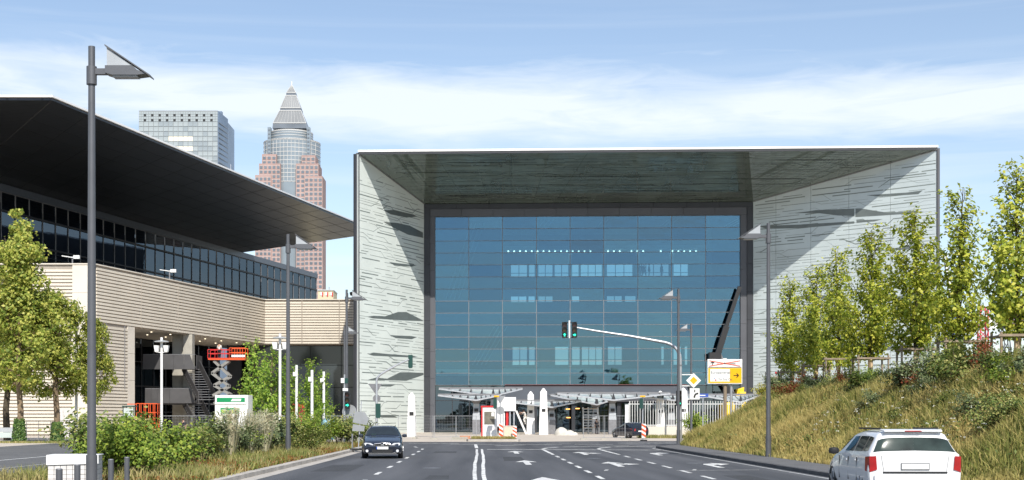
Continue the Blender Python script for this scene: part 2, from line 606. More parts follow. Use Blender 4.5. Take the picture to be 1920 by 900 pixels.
smark([(-16.6, 20), (-16.7, 55)], .12, 'paint_worn')

# ================================================================== PORTAL BUILDING
PO, PA, PD = Vector((0, 170, 0)), R(2.3), 15.0
CA, SA = math.cos(PA), math.sin(PA)
portal = empty('portal_building', PO, -PA)
tag(portal, 'entrance building with a huge flared pale portal around a blue glass wall', 'building')
def lx(px, y):
    """local x at local depth y seen at pixel column px"""
    k = (px - VX) / FPX
    return (k * (PO.y + y * CA) - PO.x - y * SA) / (CA + k * SA)
def lz(px, py, y):
    return CAM_H + (VY - py) / FPX * (PO.y - lx(px, y) * SA + y * CA)
def ray_local(px, py):
    """camera ray in portal coordinates: origin, direction"""
    d = Vector(((px - VX) / FPX, 1, (VY - py) / FPX))
    o = Vector((0, 0, CAM_H)) - PO
    rot = Matrix.Rotation(PA, 3, 'Z')
    return rot @ o, rot @ d
XLF, XRF = lx(673, -PD), lx(1757, -PD)
XLB, XRB = lx(795, 0), lx(1412, 0)
ZF, ZB = 32.6, 29.2
wall_mats = {}
def pale_wall(name, col):
    m = pm(name, col, .22, var=.05, scale=.25, spec=.5, coat=.25)
    return m
M['portal_white'] = pale_wall('pale_printed_glass', (.70, .755, .72))
M['portal_silver'] = pm('silver_printed_glass', (.52, .58, .585), .12, var=.07, scale=.25, spec=.6, coat=.6)  # greyer than the left wall: denser print plus gloss reflection put into the colour
M['portal_line'] = pm('printed_line_grey', (.20, .23, .22), .35, var=.2, scale=.6)
M['portal_patch'] = pm('printed_patch_grey', (.13, .15, .145), .3, var=.12, scale=.8, coat=.2)
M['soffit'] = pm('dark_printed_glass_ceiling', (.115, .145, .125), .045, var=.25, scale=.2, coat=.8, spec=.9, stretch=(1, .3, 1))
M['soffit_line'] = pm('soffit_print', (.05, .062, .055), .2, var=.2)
M['pane'] = glass_mat('blue_coated_glass', (.172, .285, .375), (.58, .82, .90), .46, .18)
M['pane_dark'] = glass_mat('dark_coated_glass', (.22, .30, .36), (.12, .17, .19), .42, .03)
M['glazing_black'] = glass_mat('dark_glazing', (.17, .20, .23), (.10, .12, .13), .30, .05)

def wall_frame(side):
    """front-bottom corner, unit vector along the wall, length, inward normal"""
    a = Vector((XLF if side < 0 else XRF, -PD, 0))
    b = Vector((XLB if side < 0 else XRB, 0, 0))
    u = (b - a).normalized()
    n = Vector((-u.y, u.x, 0))
    if n.x * side > 0:
        n = -n
    return a, u, (b - a).length, n
def strips(par, name, mat, a, u, L, n, w, top, seed, dz, zlo=.4, density=.85, proud=.004, thick=(.05, .13)):
    """fine broken lines with slanting jogs, printed on a surface: a + u*s + w*t"""
    rnd = random.Random(seed)
    mb = MB()
    t = zlo
    while True:
        s = rnd.uniform(-2, 1)
        if t > max(top(0), top(L)) - .2:
            break
        while s < L - .3:
            ln = rnd.uniform(1.2, 6.5)
            s0, s1 = max(.15, s), min(L - .1, s + ln)
            if s1 - s0 > .4 and rnd.random() < density:
                th = rnd.uniform(*thick) if rnd.random() < .8 else thick[1] * 1.5
                pts = [(s0, t), (s1, t + rnd.uniform(-.04, .04))]
                if rnd.random() < .30 and s1 + 1.7 < L:
                    h = rnd.choice((-1, 1)) * rnd.uniform(.35, .8)
                    dl = rnd.uniform(.9, 1.6)
                    pts += [(s1 + dl, t + h)]
                    if rnd.random() < .6 and s1 + dl + 1 < L:
                        pts += [(s1 + dl + rnd.uniform(.6, 1.0), t + h)]
                if all(tt + th < top(ss) - .15 and tt > .05 for ss, tt in pts):
                    P3 = []
                    for k, (ss, tt) in enumerate(pts):
                        hh = th if 0 < k < len(pts) - 1 or len(pts) == 2 else th * .5
                        base = a + u * ss + w * tt + n * proud
                        P3.append((base - w * hh / 2, base + w * hh / 2))
                    vs, fs = [], []
                    for lo, hi in P3:
                        vs += [lo, hi]
                    for k in range(len(P3) - 1):
                        fs.append((2 * k, 2 * k + 2, 2 * k + 3, 2 * k + 1))
                    mb.add(vs, fs)
            s += ln + rnd.uniform(.15, 1.4)
        t += dz * rnd.uniform(.6, 1.4)
    m = bpy.data.meshes.new(name)
    m.from_pydata(mb.v, [], mb.f)
    o = link(name, m, mat, par)
    tag(o, kind='stuff')
    return o
UP = Vector((0, 0, 1))
PATCH_L = [
    [(718, 394), (740, 394), (775, 402), (783, 406), (762, 408), (733, 402)],
    [(719, 416), (745, 418), (768, 423), (793, 436), (793, 446), (765, 440), (740, 428)],
    [(729, 491), (742, 493), (770, 496), (782, 497), (772, 500), (740, 498)],
    [(688, 594), (700, 592), (722, 593), (746, 585), (762, 585), (790, 599), (794, 602), (760, 601), (700, 597)],
    [(730, 628), (742, 629), (770, 630), (782, 632), (772, 636), (742, 634)],
    [(690, 664), (700, 661), (730, 664), (775, 667), (783, 669), (768, 670), (700, 667)],
    [(690, 712), (705, 708), (726, 710), (750, 698), (794, 699), (794, 703), (762, 714), (726, 713)],
    [(690, 721), (742, 721), (732, 725), (704, 724)],
    [(710, 778), (735, 778), (746, 783), (715, 783)]]
PATCH_R = [
    [(1625, 366), (1700, 361), (1730, 357), (1722, 364), (1650, 369)],
    [(1604, 391), (1615, 391), (1665, 399), (1718, 395), (1732, 397), (1700, 401), (1640, 405), (1604, 407)],
    [(1606, 413), (1655, 411), (1640, 415), (1606, 418)],
    [(1490, 400), (1530, 394), (1602, 391), (1602, 405), (1570, 404), (1530, 399)],
    [(1418, 424), (1500, 421), (1602, 415), (1602, 419), (1500, 428), (1440, 429)],
    [(1500, 520), (1560, 512), (1600, 510), (1560, 520)],
    [(1470, 560), (1520, 552), (1580, 556), (1530, 562)],
    [(1530, 650), (1600, 640), (1640, 642), (1700, 652), (1640, 660), (1560, 660)],
    [(1440, 676), (1560, 668), (1620, 670), (1540, 678)],
    [(1640, 470), (1700, 462), (1745, 460), (1700, 468)],
    [(1660, 560), (1720, 548), (1752, 548), (1752, 562), (1700, 566)]]
for side, nm in ((-1, 'portal_wall'), (1, 'portal_wall')):
    a, u, L, n = wall_frame(side)
    top = lambda s, L=L: ZF + (ZB - ZF) * s / L
    # cladding panels, each a part, with open joints between them
    cuts = [0, 4.2, 8.4, 12.6, L] if side < 0 else [0, (L * .235), L * .455, L * .665, L * .865, L]
    cuts = [0, L * .55, L] if side < 0 else cuts
    wallp = MB()
    bk = -n * .35
    wallp.prism([a + bk, a + u * L + bk, a + u * L + UP * (ZB + .1) + bk, a + UP * (ZF + .1) + bk], -n * .4).build('portal_wall_core', M['frame_dark'], portal)
    for i in range(len(cuts) - 1):
        s0, s1 = cuts[i] + .02, cuts[i + 1] - .02
        MB().prism([a + u * s0, a + u * s1, a + u * s1 + UP * top(s1), a + u * s0 + UP * top(s0)], -n * .3).build('portal_wall_panel', M['portal_white' if side < 0 else 'portal_silver'], portal)
    strips(portal, 'printed_lines', M['portal_line'], a, u, L, n, UP, top, 5 + side, .42 if side < 0 else .36, thick=(.03, .085))
    for poly in (PATCH_L if side < 0 else PATCH_R):
        pts = []
        for px, py in poly:
            o, d = ray_local(px, py)
            t = (a - o).dot(n) / d.dot(n)
            p = o + d * t
            s = min(max((p - a).dot(u), .1), L - .05)
            pts.append(a + u * s + UP * min(max(p.z, .05), top(s) - .1) + n * .009)
        MB().prism(pts, -n * .006).build('dark_patch', M['portal_patch'], portal)
    # slim edge trims
    MB().bar(a + UP * 0, a + UP * ZF, .12, .12).build('edge_trim', M['frame_dark'], portal)
    MB().bar(a + UP * ZF + n * .05, a + u * L + UP * ZB + n * .05, .14, .14).build('edge_trim', M['steel_dark'], portal)
# ceiling of the portal: panels in a row
nP = 15
for i in range(nP):
    f0, f1 = i / nP, (i + 1) / nP
    A = [Vector((XLF + (XRF - XLF) * f, -PD, ZF)) for f in (f0, f1)]
    B = [Vector((XLB + (XRB - XLB) * f, 0, ZB)) for f in (f0, f1)]
    g = Vector((.014, 0, 0))
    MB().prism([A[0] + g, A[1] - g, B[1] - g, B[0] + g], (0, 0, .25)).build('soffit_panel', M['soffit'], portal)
cw = Vector((0, PD, ZB - ZF))
nn = Vector((0, -(ZF - ZB), -PD)).normalized()
wv = cw.normalized()
Ls = XRF - XLF
mbs = strips(portal, 'printed_lines', M['soffit_line'], Vector((XLF, -PD, ZF)), Vector((1, 0, 0)), Ls, nn, wv, lambda s: 15.3, 31, .42, .3, .8, .006, (.05, .12))
# trim the printed ceiling lines to the flared outline
m_ = mbs.data
keep_v, keep_f = [], []
for p in m_.polygons:
    vs_ = [m_.vertices[i].co.copy() for i in p.vertices]
    ok = True
    for c in vs_:
        f = (c.y + PD) / PD
        if not (XLF + (XLB - XLF) * f + .15 < c.x < XRF + (XRB - XRF) * f - .15):
            ok = False
    if ok:
        keep_f.append(tuple(range(len(keep_v), len(keep_v) + len(vs_)))); keep_v += [tuple(c) for c in vs_]
m2 = bpy.data.meshes.new('printed_lines'); m2.from_pydata(keep_v, [], keep_f); m2.materials.append(M['soffit_line']); mbs.data = m2
for (pxa, pxb, py) in ((830, 988, 305), (765, 920, 323), (1000, 1240, 331), (833, 920, 367), (1150, 1380, 358), (1440, 1590, 300), (1340, 1510, 335), (1040, 1110, 371), (1290, 1370, 374), (900, 960, 347)):
    pts = []
    for px, dy in ((pxa, .2), (pxa + (pxb - pxa) * .12, -.9), (pxb - (pxb - pxa) * .12, -1.0), (pxb, -.1), (pxb - (pxb - pxa) * .2, 1.0), (pxa + (pxb - pxa) * .2, .9)):
        o, d = ray_local(px, py + dy * 1.1)
        t = (Vector((0, -PD, ZF)) - o).dot(nn) / d.dot(nn)
        pts.append(o + d * t + nn * .012)
    MB().prism(pts, -nn * .006).build('dark_patch', M['soffit_line'], portal)
# roof: deck with its thin white edge, walls of the block behind
MB().prism([(XLF - .1, -PD - .12, ZF + .26), (XRF + .1, -PD - .12, ZF + .26), (XRF + .1, 62, ZF + .26), (XLF - .1, 62, ZF + .26)], (0, 0, .24)).build('roof_edge', M['white'], portal)
MB().box(XLF - .02, XRF + .02, -PD - .06, -PD + .1, ZF - .02, ZF + .255).build('edge_trim', M['frame_dark'], portal)
MB().box(XLF - .35, XLF - .05, -PD + .1, 62, 0, ZF + .2).build('outer_wall', M['frame'], portal)
MB().box(XRF + .05, XRF + .35, -PD + .1, 62, 0, ZF + .2).build('outer_wall', M['frame'], portal)
MB().box(XLF, XLB - .5, .8, 1.2, 0, ZF).build('inner_wall', M['frame_dark'], portal)
MB().box(XRB + .5, XRF, .8, 1.2, 0, ZF).build('inner_wall', M['frame_dark'], portal)
MB().box(XLF, XRF, .85, 1.15, ZB + .3, ZF).build('inner_wall', M['frame_dark'], portal)
rp = lx(1628, 5)
MB().lathe((rp, 5, ZF + .6), [(.9, 0), (.9, .5), (1.1, .55), (1.1, .75), (.2, .9)]).build('roof_vent', M['white'], portal, True)
# dark frame round the glass: an outer band and an inner, prouder band, both in panels
GX0, GX1 = lx(816, .4), lx(1388, .4)
GZ1 = lz(1100, 405, .4)
OX0, OX1, OZ1 = XLB, XRB, ZB
mid0, mid1, midz = lx(806, 0), lx(1401, 0), lz(1100, 390, 0)
def ring_panels(x0, x1, z1, ix0, ix1, iz1, y0, y1, n, mat):
    xsr = np.linspace(x0, x1, n + 1)
    for i in range(n):
        MB().box(xsr[i] + .015, xsr[i + 1] - .015, y0, y1, iz1 + .01, z1).build('frame_panel', mat, portal)
    zsr = np.arange(0, iz1 + .01, iz1 / 8)
    for i in range(len(zsr) - 1):
        MB().box(x0, ix0, y0, y1, zsr[i] + .012, zsr[i + 1] - .012).build('frame_panel', mat, portal)
        MB().box(ix1, x1, y0, y1, zsr[i] + .012, zsr[i + 1] - .012).build('frame_panel', mat, portal)
ring_panels(OX0 + .02, OX1 - .02, OZ1 - .05, mid0, mid1, midz, -.05, .75, 10, M['frame_dark'])
ring_panels(mid0 + .01, mid1 - .01, midz, GX0, GX1, GZ1, .12, .95, 10, M['frame'])
MB().box(OX0 - .3, OX1 + .3, .96, 1.3, GZ1 + .02, OZ1 + .4).build('frame_backing', M['frame_dark'], portal)
# glass wall: every pane its own part, with a hair of tilt so that the reflections break as they do
colx = [lx(p, .5) for p in (816, 879, 942, 1006, 1069, 1132, 1196, 1259, 1323, 1388)]
z_low = lz(1100, 722, .5)
rows = np.linspace(z_low, GZ1, 15)
cw_, rh_ = colx[1] - colx[0], rows[1] - rows[0]
pane_mesh = MB().box(-cw_ / 2 + .04, cw_ / 2 - .04, -.02, .02, -rh_ / 2 + .035, rh_ / 2 - .035).mesh('pane')
pane_mesh.materials.append(M['pane'])
pane_kinds = [M['pane'], glass_mat('blue_coated_glass_b', (.185, .315, .41), (.60, .84, .92), .44, .22), glass_mat('blue_coated_glass_c', (.158, .265, .36), (.55, .78, .86), .48, .15)]
for i in range(9):
    for j in range(14):
        c = ((colx[i] + colx[i + 1]) / 2, .55, (rows[j] + rows[j + 1]) / 2)
        o = link('pane', pane_mesh, None, portal, c, (random.gauss(0, .0055), 0, random.gauss(0, .006)))
        o.scale.x = (colx[i + 1] - colx[i]) / cw_
        o.material_slots[0].link = 'OBJECT'
        o.material_slots[0].material = random.choice(pane_kinds)
for x in colx:
    MB().box(x - .035, x + .035, .46, .62, z_low, GZ1).build('mullion', M['steel_dark'], portal)
for z in rows:
    MB().box(GX0, GX1, .46, .64, z - .026, z + .026).build('transom', M['steel_dark'], portal)
# ground floor glazing at both ends, taller panes
zl = np.linspace(.25, z_low - .06, 4)
for (a0, a1) in ((816, 848), (848, 880), (880, 912), (912, 944), (1292, 1324), (1324, 1356), (1356, 1388)):
    for j in range(3):
        MB().box(lx(a0, .5) + .04, lx(a1, .5) - .04, .5, .55, zl[j] + .03, zl[j + 1] - .03).build('pane', M['pane_dark'], portal)
    MB().box(lx(a0, .5) - .05, lx(a0, .5) + .05, .42, .62, .2, z_low).build('mullion', M['frame_dark'], portal)
for z in zl[:-1]:
    for a0, a1 in ((816, 944), (1292, 1388)):
        MB().box(lx(a0, .5), lx(a1, .5), .44, .6, z - .04, z + .04).build('transom', M['frame_dark'], portal)
# rooms behind the glass: back wall with window openings to the daylight beyond, galleries
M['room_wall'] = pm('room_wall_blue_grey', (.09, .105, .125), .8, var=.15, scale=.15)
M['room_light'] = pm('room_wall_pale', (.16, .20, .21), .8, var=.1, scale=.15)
M['slab'] = pm('gallery_slab', (.50, .54, .56), .8, var=.1, scale=.2)
YB = 13.0
bands = [(495, 518, [(958, 988), (992, 1003), (1009, 1036), (1040, 1066), (1071, 1085), (1089, 1130), (1138, 1186), (1197, 1254), (1263, 1290)]),
         (555, 567, [(958, 987), (991, 1003), (1009, 1036), (1071, 1086), (1138, 1166), (1172, 1192)]),
         (650, 684, [(961, 988), (992, 1006), (1041, 1066), (1071, 1087), (1091, 1130), (1140, 1166), (1240, 1245), (1263, 1277), (1284, 1289)])]
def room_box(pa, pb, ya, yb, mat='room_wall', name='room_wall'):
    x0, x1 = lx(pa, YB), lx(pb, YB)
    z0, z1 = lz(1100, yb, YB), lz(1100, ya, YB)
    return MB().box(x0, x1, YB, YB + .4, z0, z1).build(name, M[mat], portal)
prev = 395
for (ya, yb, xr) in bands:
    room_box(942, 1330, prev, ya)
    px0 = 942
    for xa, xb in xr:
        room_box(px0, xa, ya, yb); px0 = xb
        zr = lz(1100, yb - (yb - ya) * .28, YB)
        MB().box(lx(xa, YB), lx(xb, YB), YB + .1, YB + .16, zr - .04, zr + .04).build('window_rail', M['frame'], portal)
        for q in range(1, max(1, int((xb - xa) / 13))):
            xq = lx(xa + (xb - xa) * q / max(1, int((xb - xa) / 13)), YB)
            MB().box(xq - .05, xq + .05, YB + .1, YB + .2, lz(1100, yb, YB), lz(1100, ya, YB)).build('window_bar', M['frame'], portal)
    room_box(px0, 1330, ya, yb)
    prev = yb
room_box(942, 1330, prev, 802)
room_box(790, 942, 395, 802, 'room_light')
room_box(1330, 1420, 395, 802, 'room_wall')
for py in (520, 575, 597, 690, 632):
    z = lz(1100, py, 9)
    MB().box(lx(942, 9), lx(1330, 9), 9.0, YB - .02, z - .35, z).build('gallery_slab', M['slab'], portal)
    MB().box(lx(942, 9), lx(1330, 9), 8.9, 8.97, z, z + .12).build('gallery_rail', M['frame'], portal)
M['teal_front'] = pm('pale_gallery_front', (.72, .78, .78), .7, var=.1, scale=.2)
for (pa, pb, ya, yb) in ((818, 1386, 566, 590), (818, 1386, 692, 704), (944, 1328, 522, 528), (944, 1328, 430, 440)):
    MB().box(lx(pa, 8.6), lx(pb, 8.6), 8.55, 8.7, lz(1100, yb, 8.6), lz(1100, ya, 8.6)).build('gallery_front', M['teal_front'], portal)
for px in (942, 1006, 1069, 1132, 1196, 1259, 1330):
    MB().box(lx(px, 9.5) - .25, lx(px, 9.5) + .25, 9.2, 9.7, 0, ZB).build('room_column', M['slab'], portal)
MB().box(GX0 - 1, GX1 + 1, 1.2, YB + 20, ZB - .3, ZB).build('room_ceiling', M['room_light'], portal)
M['sun_stripe'] = pm('sun_stripe_white', (.75, .78, .78), .5, var=.05)  # pale bars stand in for stripes of sunlight on the inner wall
for (xa, ya, xb, yb, k) in ((884, 418, 836, 560, 4), (927, 612, 886, 684, 4), (1022, 408, 1012, 424, 3), (1132, 408, 1122, 424, 2), (1255, 406, 1238, 424, 3), (1385, 404, 1358, 424, 3), (1352, 516, 1308, 548, 1)):
    for i in range(k):
        o1, d1 = ray_local(xa + i * 8, ya); o2, d2 = ray_local(xb + i * 8, yb)
        yy = 11.5
        p, q = o1 + d1 * ((yy - o1.y) / d1.y), o2 + d2 * ((yy - o2.y) / d2.y)
        p.z = min(p.z, ZB - .4)
        MB().bar(p, q, .14, .14).build('sun_stripe_bar', M['sun_stripe'], portal)
M['bulb'] = emit_mat('lit_downlight', (1, .93, .75), 6.0)
for i, px in enumerate(range(953, 1316, 11)):
    if i in (15, 16, 20, 24, 25, 27): continue
    c = Vector((lx(px, 8.8), 8.8, lz(px, 471, 8.8)))
    MB().lathe(c, [(.05, -.09), (.11, -.05), (.11, .05), (.05, .09)], 8).build('downlight', M['bulb'], portal)
MB().box(lx(942, 8.8), lx(1330, 8.8), 8.7, YB - .02, lz(1100, 469, 8.8) + .05, lz(1100, 469, 8.8) + .6).build('gallery_slab', M['slab'], portal)
# entrance: dark lobby set back, its grey pitched roof with a red edge in front
EX0, EX1 = lx(946, -1), lx(1290, -1)
MB().box(EX0, EX1, .9, 1.0, 0.0, z_low).build('lobby_glazing', M['pane_dark'], portal)
for i in range(15):
    x = EX0 + (EX1 - EX0) * i / 14
    MB().box(x - .06, x + .06, .7, .88, 0, z_low - .1).build('mullion', M['frame_dark'], portal)
MB().prism([(EX0, -4.5, 4.15), (EX1, -4.5, 4.15), (EX1, .4, z_low - .05), (EX0, .4, z_low - .05)], (0, .1, -.3)).build('porch_roof', M['frame'], portal)
MB().box(EX0, EX1, .05, .42, z_low + .0, z_low + .08).build('porch_roof_edge', pm('maroon_edge', (.17, .06, .06), .5), portal)
for px in (1004, 1075, 1160, 1236):
    MB().box(lx(px, -3.6) - .22, lx(px, -3.6) + .22, -3.9, -3.4, 0, 4.2).build('porch_column', M['frame_dark'], portal)
for px, py in ((1065, 767), (1083, 766), (1066, 783)):
    c = Vector((lx(px, -2), -2, lz(px, py, -2)))
    MB().cbox(c, .5, .1, .12).build('lit_sign_lamp', emit_mat('amber_lamp', (1, .45, .12), 2.5), portal)
# ================================================================== LEFT HALL
hall = empty('exhibition_hall', (-39.7, 137, 0))
tag(hall, 'beige louvred exhibition hall under a vast dark flying roof', 'building')
HO = Vector((-39.7, 137, 0))
def hb(mb, name, mat, **k):
    """build a part of the hall from world coordinates"""
    mb.v = [tuple(Vector(p) - HO) for p in mb.v]
    return mb.build(name, M[mat] if isinstance(mat, str) else mat, hall, **k)
A_, B_, C_ = Vector((-39.7, 137, 0)), Vector((-28.8, 178, 0)), Vector((-15.9, 178, 0))
uAB = (B_ - A_).normalized()
nAB = Vector((uAB.y, -uAB.x, 0))               # outward, to the road
LAB = (B_ - A_).length
ZT, ZO = 17.6, 11.7
def on_ab(px):
    """distance along A-B seen at pixel column px"""
    k = (px - VX) / FPX
    return (k * A_.y - A_.x) / (uAB.x - k * uAB.y)
sJ0, sJ1 = on_ab(238), on_ab(251)
PITCH = .355
def slat_run(p, q, n, z0, z1):
    k = int((z1 - z0) / PITCH)
    for i in range(k):
        z = z0 + PITCH * (i + .5)
        a, b = p + n * .06, q + n * .06
        hb(MB().bar((a.x, a.y, z), (b.x, b.y, z), .12, .235), 'slat', 'louvre')
def backing(p, q, n, z0, z1, name='louvre_backing', mat='louvre_back', t=.3):
    return hb(MB().prism([p + UP * z0, q + UP * z0, q + UP * z1, p + UP * z1], -n * t), name, mat)
FRONT_N = Vector((0, -1, 0))
P0 = Vector((-80, 137, 0))
Pc = Vector((-41.85, 137, 0))
backing(P0, Pc, FRONT_N, 0, ZT)
slat_run(P0, Pc, FRONT_N, .1, ZT - .2)
# smooth corner panels, in courses
zc = [0, 2.9, 5.9, 8.8, 11.7, 14.7, ZT]
for i in range(len(zc) - 1):
    g = Vector((0, 0, .01))
    hb(MB().prism([Pc + UP * (zc[i] + .012) + FRONT_N * .12, A_ + UP * (zc[i] + .012) + FRONT_N * .12 + Vector((.1, 0, 0)), A_ + UP * (zc[i + 1] - .012) + FRONT_N * .12 + Vector((.1, 0, 0)), Pc + UP * (zc[i + 1] - .012) + FRONT_N * .12], (0, .4, 0)), 'corner_panel', 'beige')
pA1 = A_ + uAB * .45
pJ0, pJ1 = A_ + uAB * sJ0, A_ + uAB * sJ1
backing(A_ + uAB * .1, pJ0, nAB, 0, ZO)
slat_run(pA1, pJ0, nAB, .1, ZO + .01)
for i in range(4):
    hb(MB().prism([pJ0 + UP * (zc[i] + .012) + nAB * .11, pJ1 + UP * (zc[i] + .012) + nAB * .11, pJ1 + UP * (zc[i + 1] - .012) + nAB * .11, pJ0 + UP * (zc[i + 1] - .012) + nAB * .11], -nAB * 1.2), 'jamb_panel', 'beige')
backing(A_ + uAB * .1, B_, nAB, ZO + .02, ZT)
slat_run(pA1, B_ - uAB * .1, nAB, ZO + .02, ZT - .1)
backing(B_, C_, FRONT_N, ZO + .02, ZT)
slat_run(B_ + Vector((.12, 0, 0)), C_, FRONT_N, ZO + .02, ZT - .1)
for s in (on_ab(186), on_ab(196), on_ab(231)):
    p = A_ + uAB * s + nAB * .19
    hb(MB().bar(p + UP * 5, p + UP * ZO, .06, .06), 'drain_pipe', 'steel_dark')
for px in (566, 636):
    hb(MB().bar((gx(px, 177.7), 177.78, ZO), (gx(px, 177.7), 177.78, ZT), .1, .04), 'joint_strip', 'louvre_back')
for s_ in (9.5, 18.0, 26.5, 35.0):
    p_ = A_ + uAB * s_ + nAB * .125
    hb(MB().bar(p_ + UP * ZO, p_ + UP * ZT, .05, .03), 'joint_strip', 'louvre_back')
# parapet coping
for p, q, n in ((P0, A_, FRONT_N), (A_, B_, nAB), (B_, C_, FRONT_N)):
    a, b = p + n * -.1, q + n * -.1
    hb(MB().bar((a.x, a.y, ZT + .05), (b.x, b.y, ZT + .05), .6, .12), 'coping', 'beige')
# recess under the louvred band: ceiling with downlights, dark glazing set back
inn = -nAB
D1 = 9.5
q0, q1 = pJ1 + inn * D1, B_ + inn * D1 + uAB * 6
hb(MB().prism([pJ1 + inn * .3 + UP * ZO, B_ + inn * .1 + UP * ZO, C_ + UP * ZO + Vector((0, .1, 0)), C_ + Vector((0, 12, ZO)), q1 + UP * ZO + uAB * 6, q0 + UP * ZO], (0, 0, .3)), 'recess_ceiling', 'beige')
M['lamp_warm'] = emit_mat('warm_downlight', (1, .85, .6), 3.0)
for i in range(7):
    for j in (2.0, 5.0):
        p = pJ1 + uAB * (3 + i * 4.5) + inn * j
        hb(MB().lathe(p + UP * (ZO - .04), [(.1, 0), (.1, .04)], 10), 'downlight', 'lamp_warm')
hb(MB().prism([pJ1 + inn * .3, pJ1 + inn * D1, pJ1 + inn * D1 + UP * ZO, pJ1 + inn * .3 + UP * ZO], -uAB * .3), 'recess_side_wall', 'frame_dark')
def glazed_wall(p, q, z0, z1, bay, zr, mat, fm, n, proud=.12, mw=.1, bigtop=0):
    """panes between mullions and transoms along p-q; each pane a part"""
    L = (q - p).length
    u = (q - p).normalized()
    k = max(1, round(L / bay))
    zz = [z0] + list(zr) + [z1]
    for i in range(k):
        a, b = p + u * (L * i / k + .05), p + u * (L * (i + 1) / k - .05)
        for j in range(len(zz) - 1):
            t = Vector((random.gauss(0, .004), random.gauss(0, .004), 0))
            hb(MB().prism([a + UP * (zz[j] + .04), b + UP * (zz[j] + .04) + t, b + UP * (zz[j + 1] - .04), a + UP * (zz[j + 1] - .04) - t], -n * .04), 'pane', mat)
    for i in range(k + 1):
        a = p + u * (L * i / k) + n * proud / 2
        hb(MB().bar(a + UP * z0, a + UP * z1, mw, mw), 'mullion', fm)
    for z in zz:
        a, b = p + n * proud / 2, q + n * proud / 2
        hb(MB().bar(a + UP * z, b + UP * z, mw * .9, mw * 1.1), 'transom', fm)
glazed_wall(q0, q1, .1, ZO, 3.0, (2.6, 5.8, 8.8), 'glazing_black', 'frame_dark', nAB)
hb(MB().prism([q0 - nAB * 6, q1 - nAB * 6, q1 - nAB * 6 + UP * ZO, q0 - nAB * 6 + UP * ZO], -nAB * .3), 'inner_wall', 'frame_dark')
M['slate_glass'] = pm('slate_glass_panel', (.035, .045, .052), .06, var=.1, scale=.3, spec=.55)
cx = [B_.x - 2.5, gx(453, 180.5), gx(515, 180.5), gx(582, 180.5), gx(640, 180.5), C_.x + .8]
zz = [0, 2.9, 6.0, 9.0, ZO]
for i in range(len(cx) - 1):
    for j in range(4):
        hb(MB().box(cx[i] + .04, cx[i + 1] - .04, 180.5, 180.7, zz[j] + .04, zz[j + 1] - .04), 'glass_panel', 'slate_glass')
hb(MB().box(cx[0] - 3, cx[-1], 180.75, 181, 0, ZO), 'inner_wall', 'frame_dark')
# concrete pillar of the stair
pp = at(343, 785, 158)
hb(MB().box(gx(325, 158), gx(345, 158), 157.5, 158.7, 0, ZO), 'pillar', 'concrete')
hb(MB().box(gx(346, 158), gx(363, 158), 157.2, 158.6, 0, ZO), 'pillar', 'concrete')
# dark steel stair: two landings with solid balustrades, two flights with open treads
M['stair'] = pm('dark_stair_steel', (.085, .083, .085), .5, metal=.2, var=.18, scale=.6)
YS = 153.0
def landing(z0, z1, px0, px1, step_px):
    x0, x1, xs_ = gx(px0, YS), gx(px1, YS), gx(step_px, YS)
    hb(MB().box(x0, x1, YS + .05, YS + 3.6, z0 - .1, z0 + .12), 'landing', 'stair')
    n = 4
    for i in range(n):
        a, b = x0 + (xs_ - x0) * i / n, x0 + (xs_ - x0) * (i + 1) / n
        hb(MB().box(a + .01, b - .01, YS - .05, YS, z0 - .22, z1), 'balustrade_panel', 'stair')
    hb(MB().prism([(xs_ + .01, YS - .05, z0 - .22), (x1, YS - .05, z0 - .22), (x1 - .6, YS - .05, z1), (xs_ + .01, YS - .05, z1)], (0, .05, 0)), 'balustrade_panel', 'stair')
    hb(MB().box(x1, x1 + .05, YS + .6, YS + 3.6, z0 - .22, z1), 'balustrade_panel', 'stair')
    hb(MB().box(x0, x1, YS - .02, YS + .02, z1 + .005, z1 + .06), 'handrail', 'steel_dark')
def flight(pt, zt, pb, zb, wpx, Yt, Yb):
    xt0, xt1 = gx(pt, Yt), gx(pt + wpx, Yt)
    xb0, xb1 = gx(pb, Yb), gx(pb + wpx, Yb)
    n = 13
    for i in range(n):
        f = (i + .5) / n
        x0, x1, y, z = xt0 + (xb0 - xt0) * f, xt1 + (xb1 - xt1) * f, Yt + (Yb - Yt) * f, zt + (zb - zt) * f
        hb(MB().box(x0 + .03, x1 - .03, y - .16, y + .16, z - .03, z + .03), 'tread', 'steel_dark')
    for xa, xb in ((xt0, xb0), (xt1, xb1)):
        hb(MB().prism([(xa, Yt, zt - .3), (xb, Yb, zb - .3), (xb, Yb, zb + .9), (xa, Yt, zt + .9)], (.06, 0, 0)), 'stringer', 'stair')
landing(7.65, 9.1, 268, 366, 345)
landing(3.75, 5.2, 272, 366, 318)
flight(341, 7.6, 372, 3.75, 33, 154.6, 149.4)
flight(341, 3.7, 372, 0.1, 33, 154.6, 149.4)
hb(MB().box(gx(268, YS), gx(405, YS), YS + .7, YS + .9, 3.35, 3.55), 'beam', 'stair')
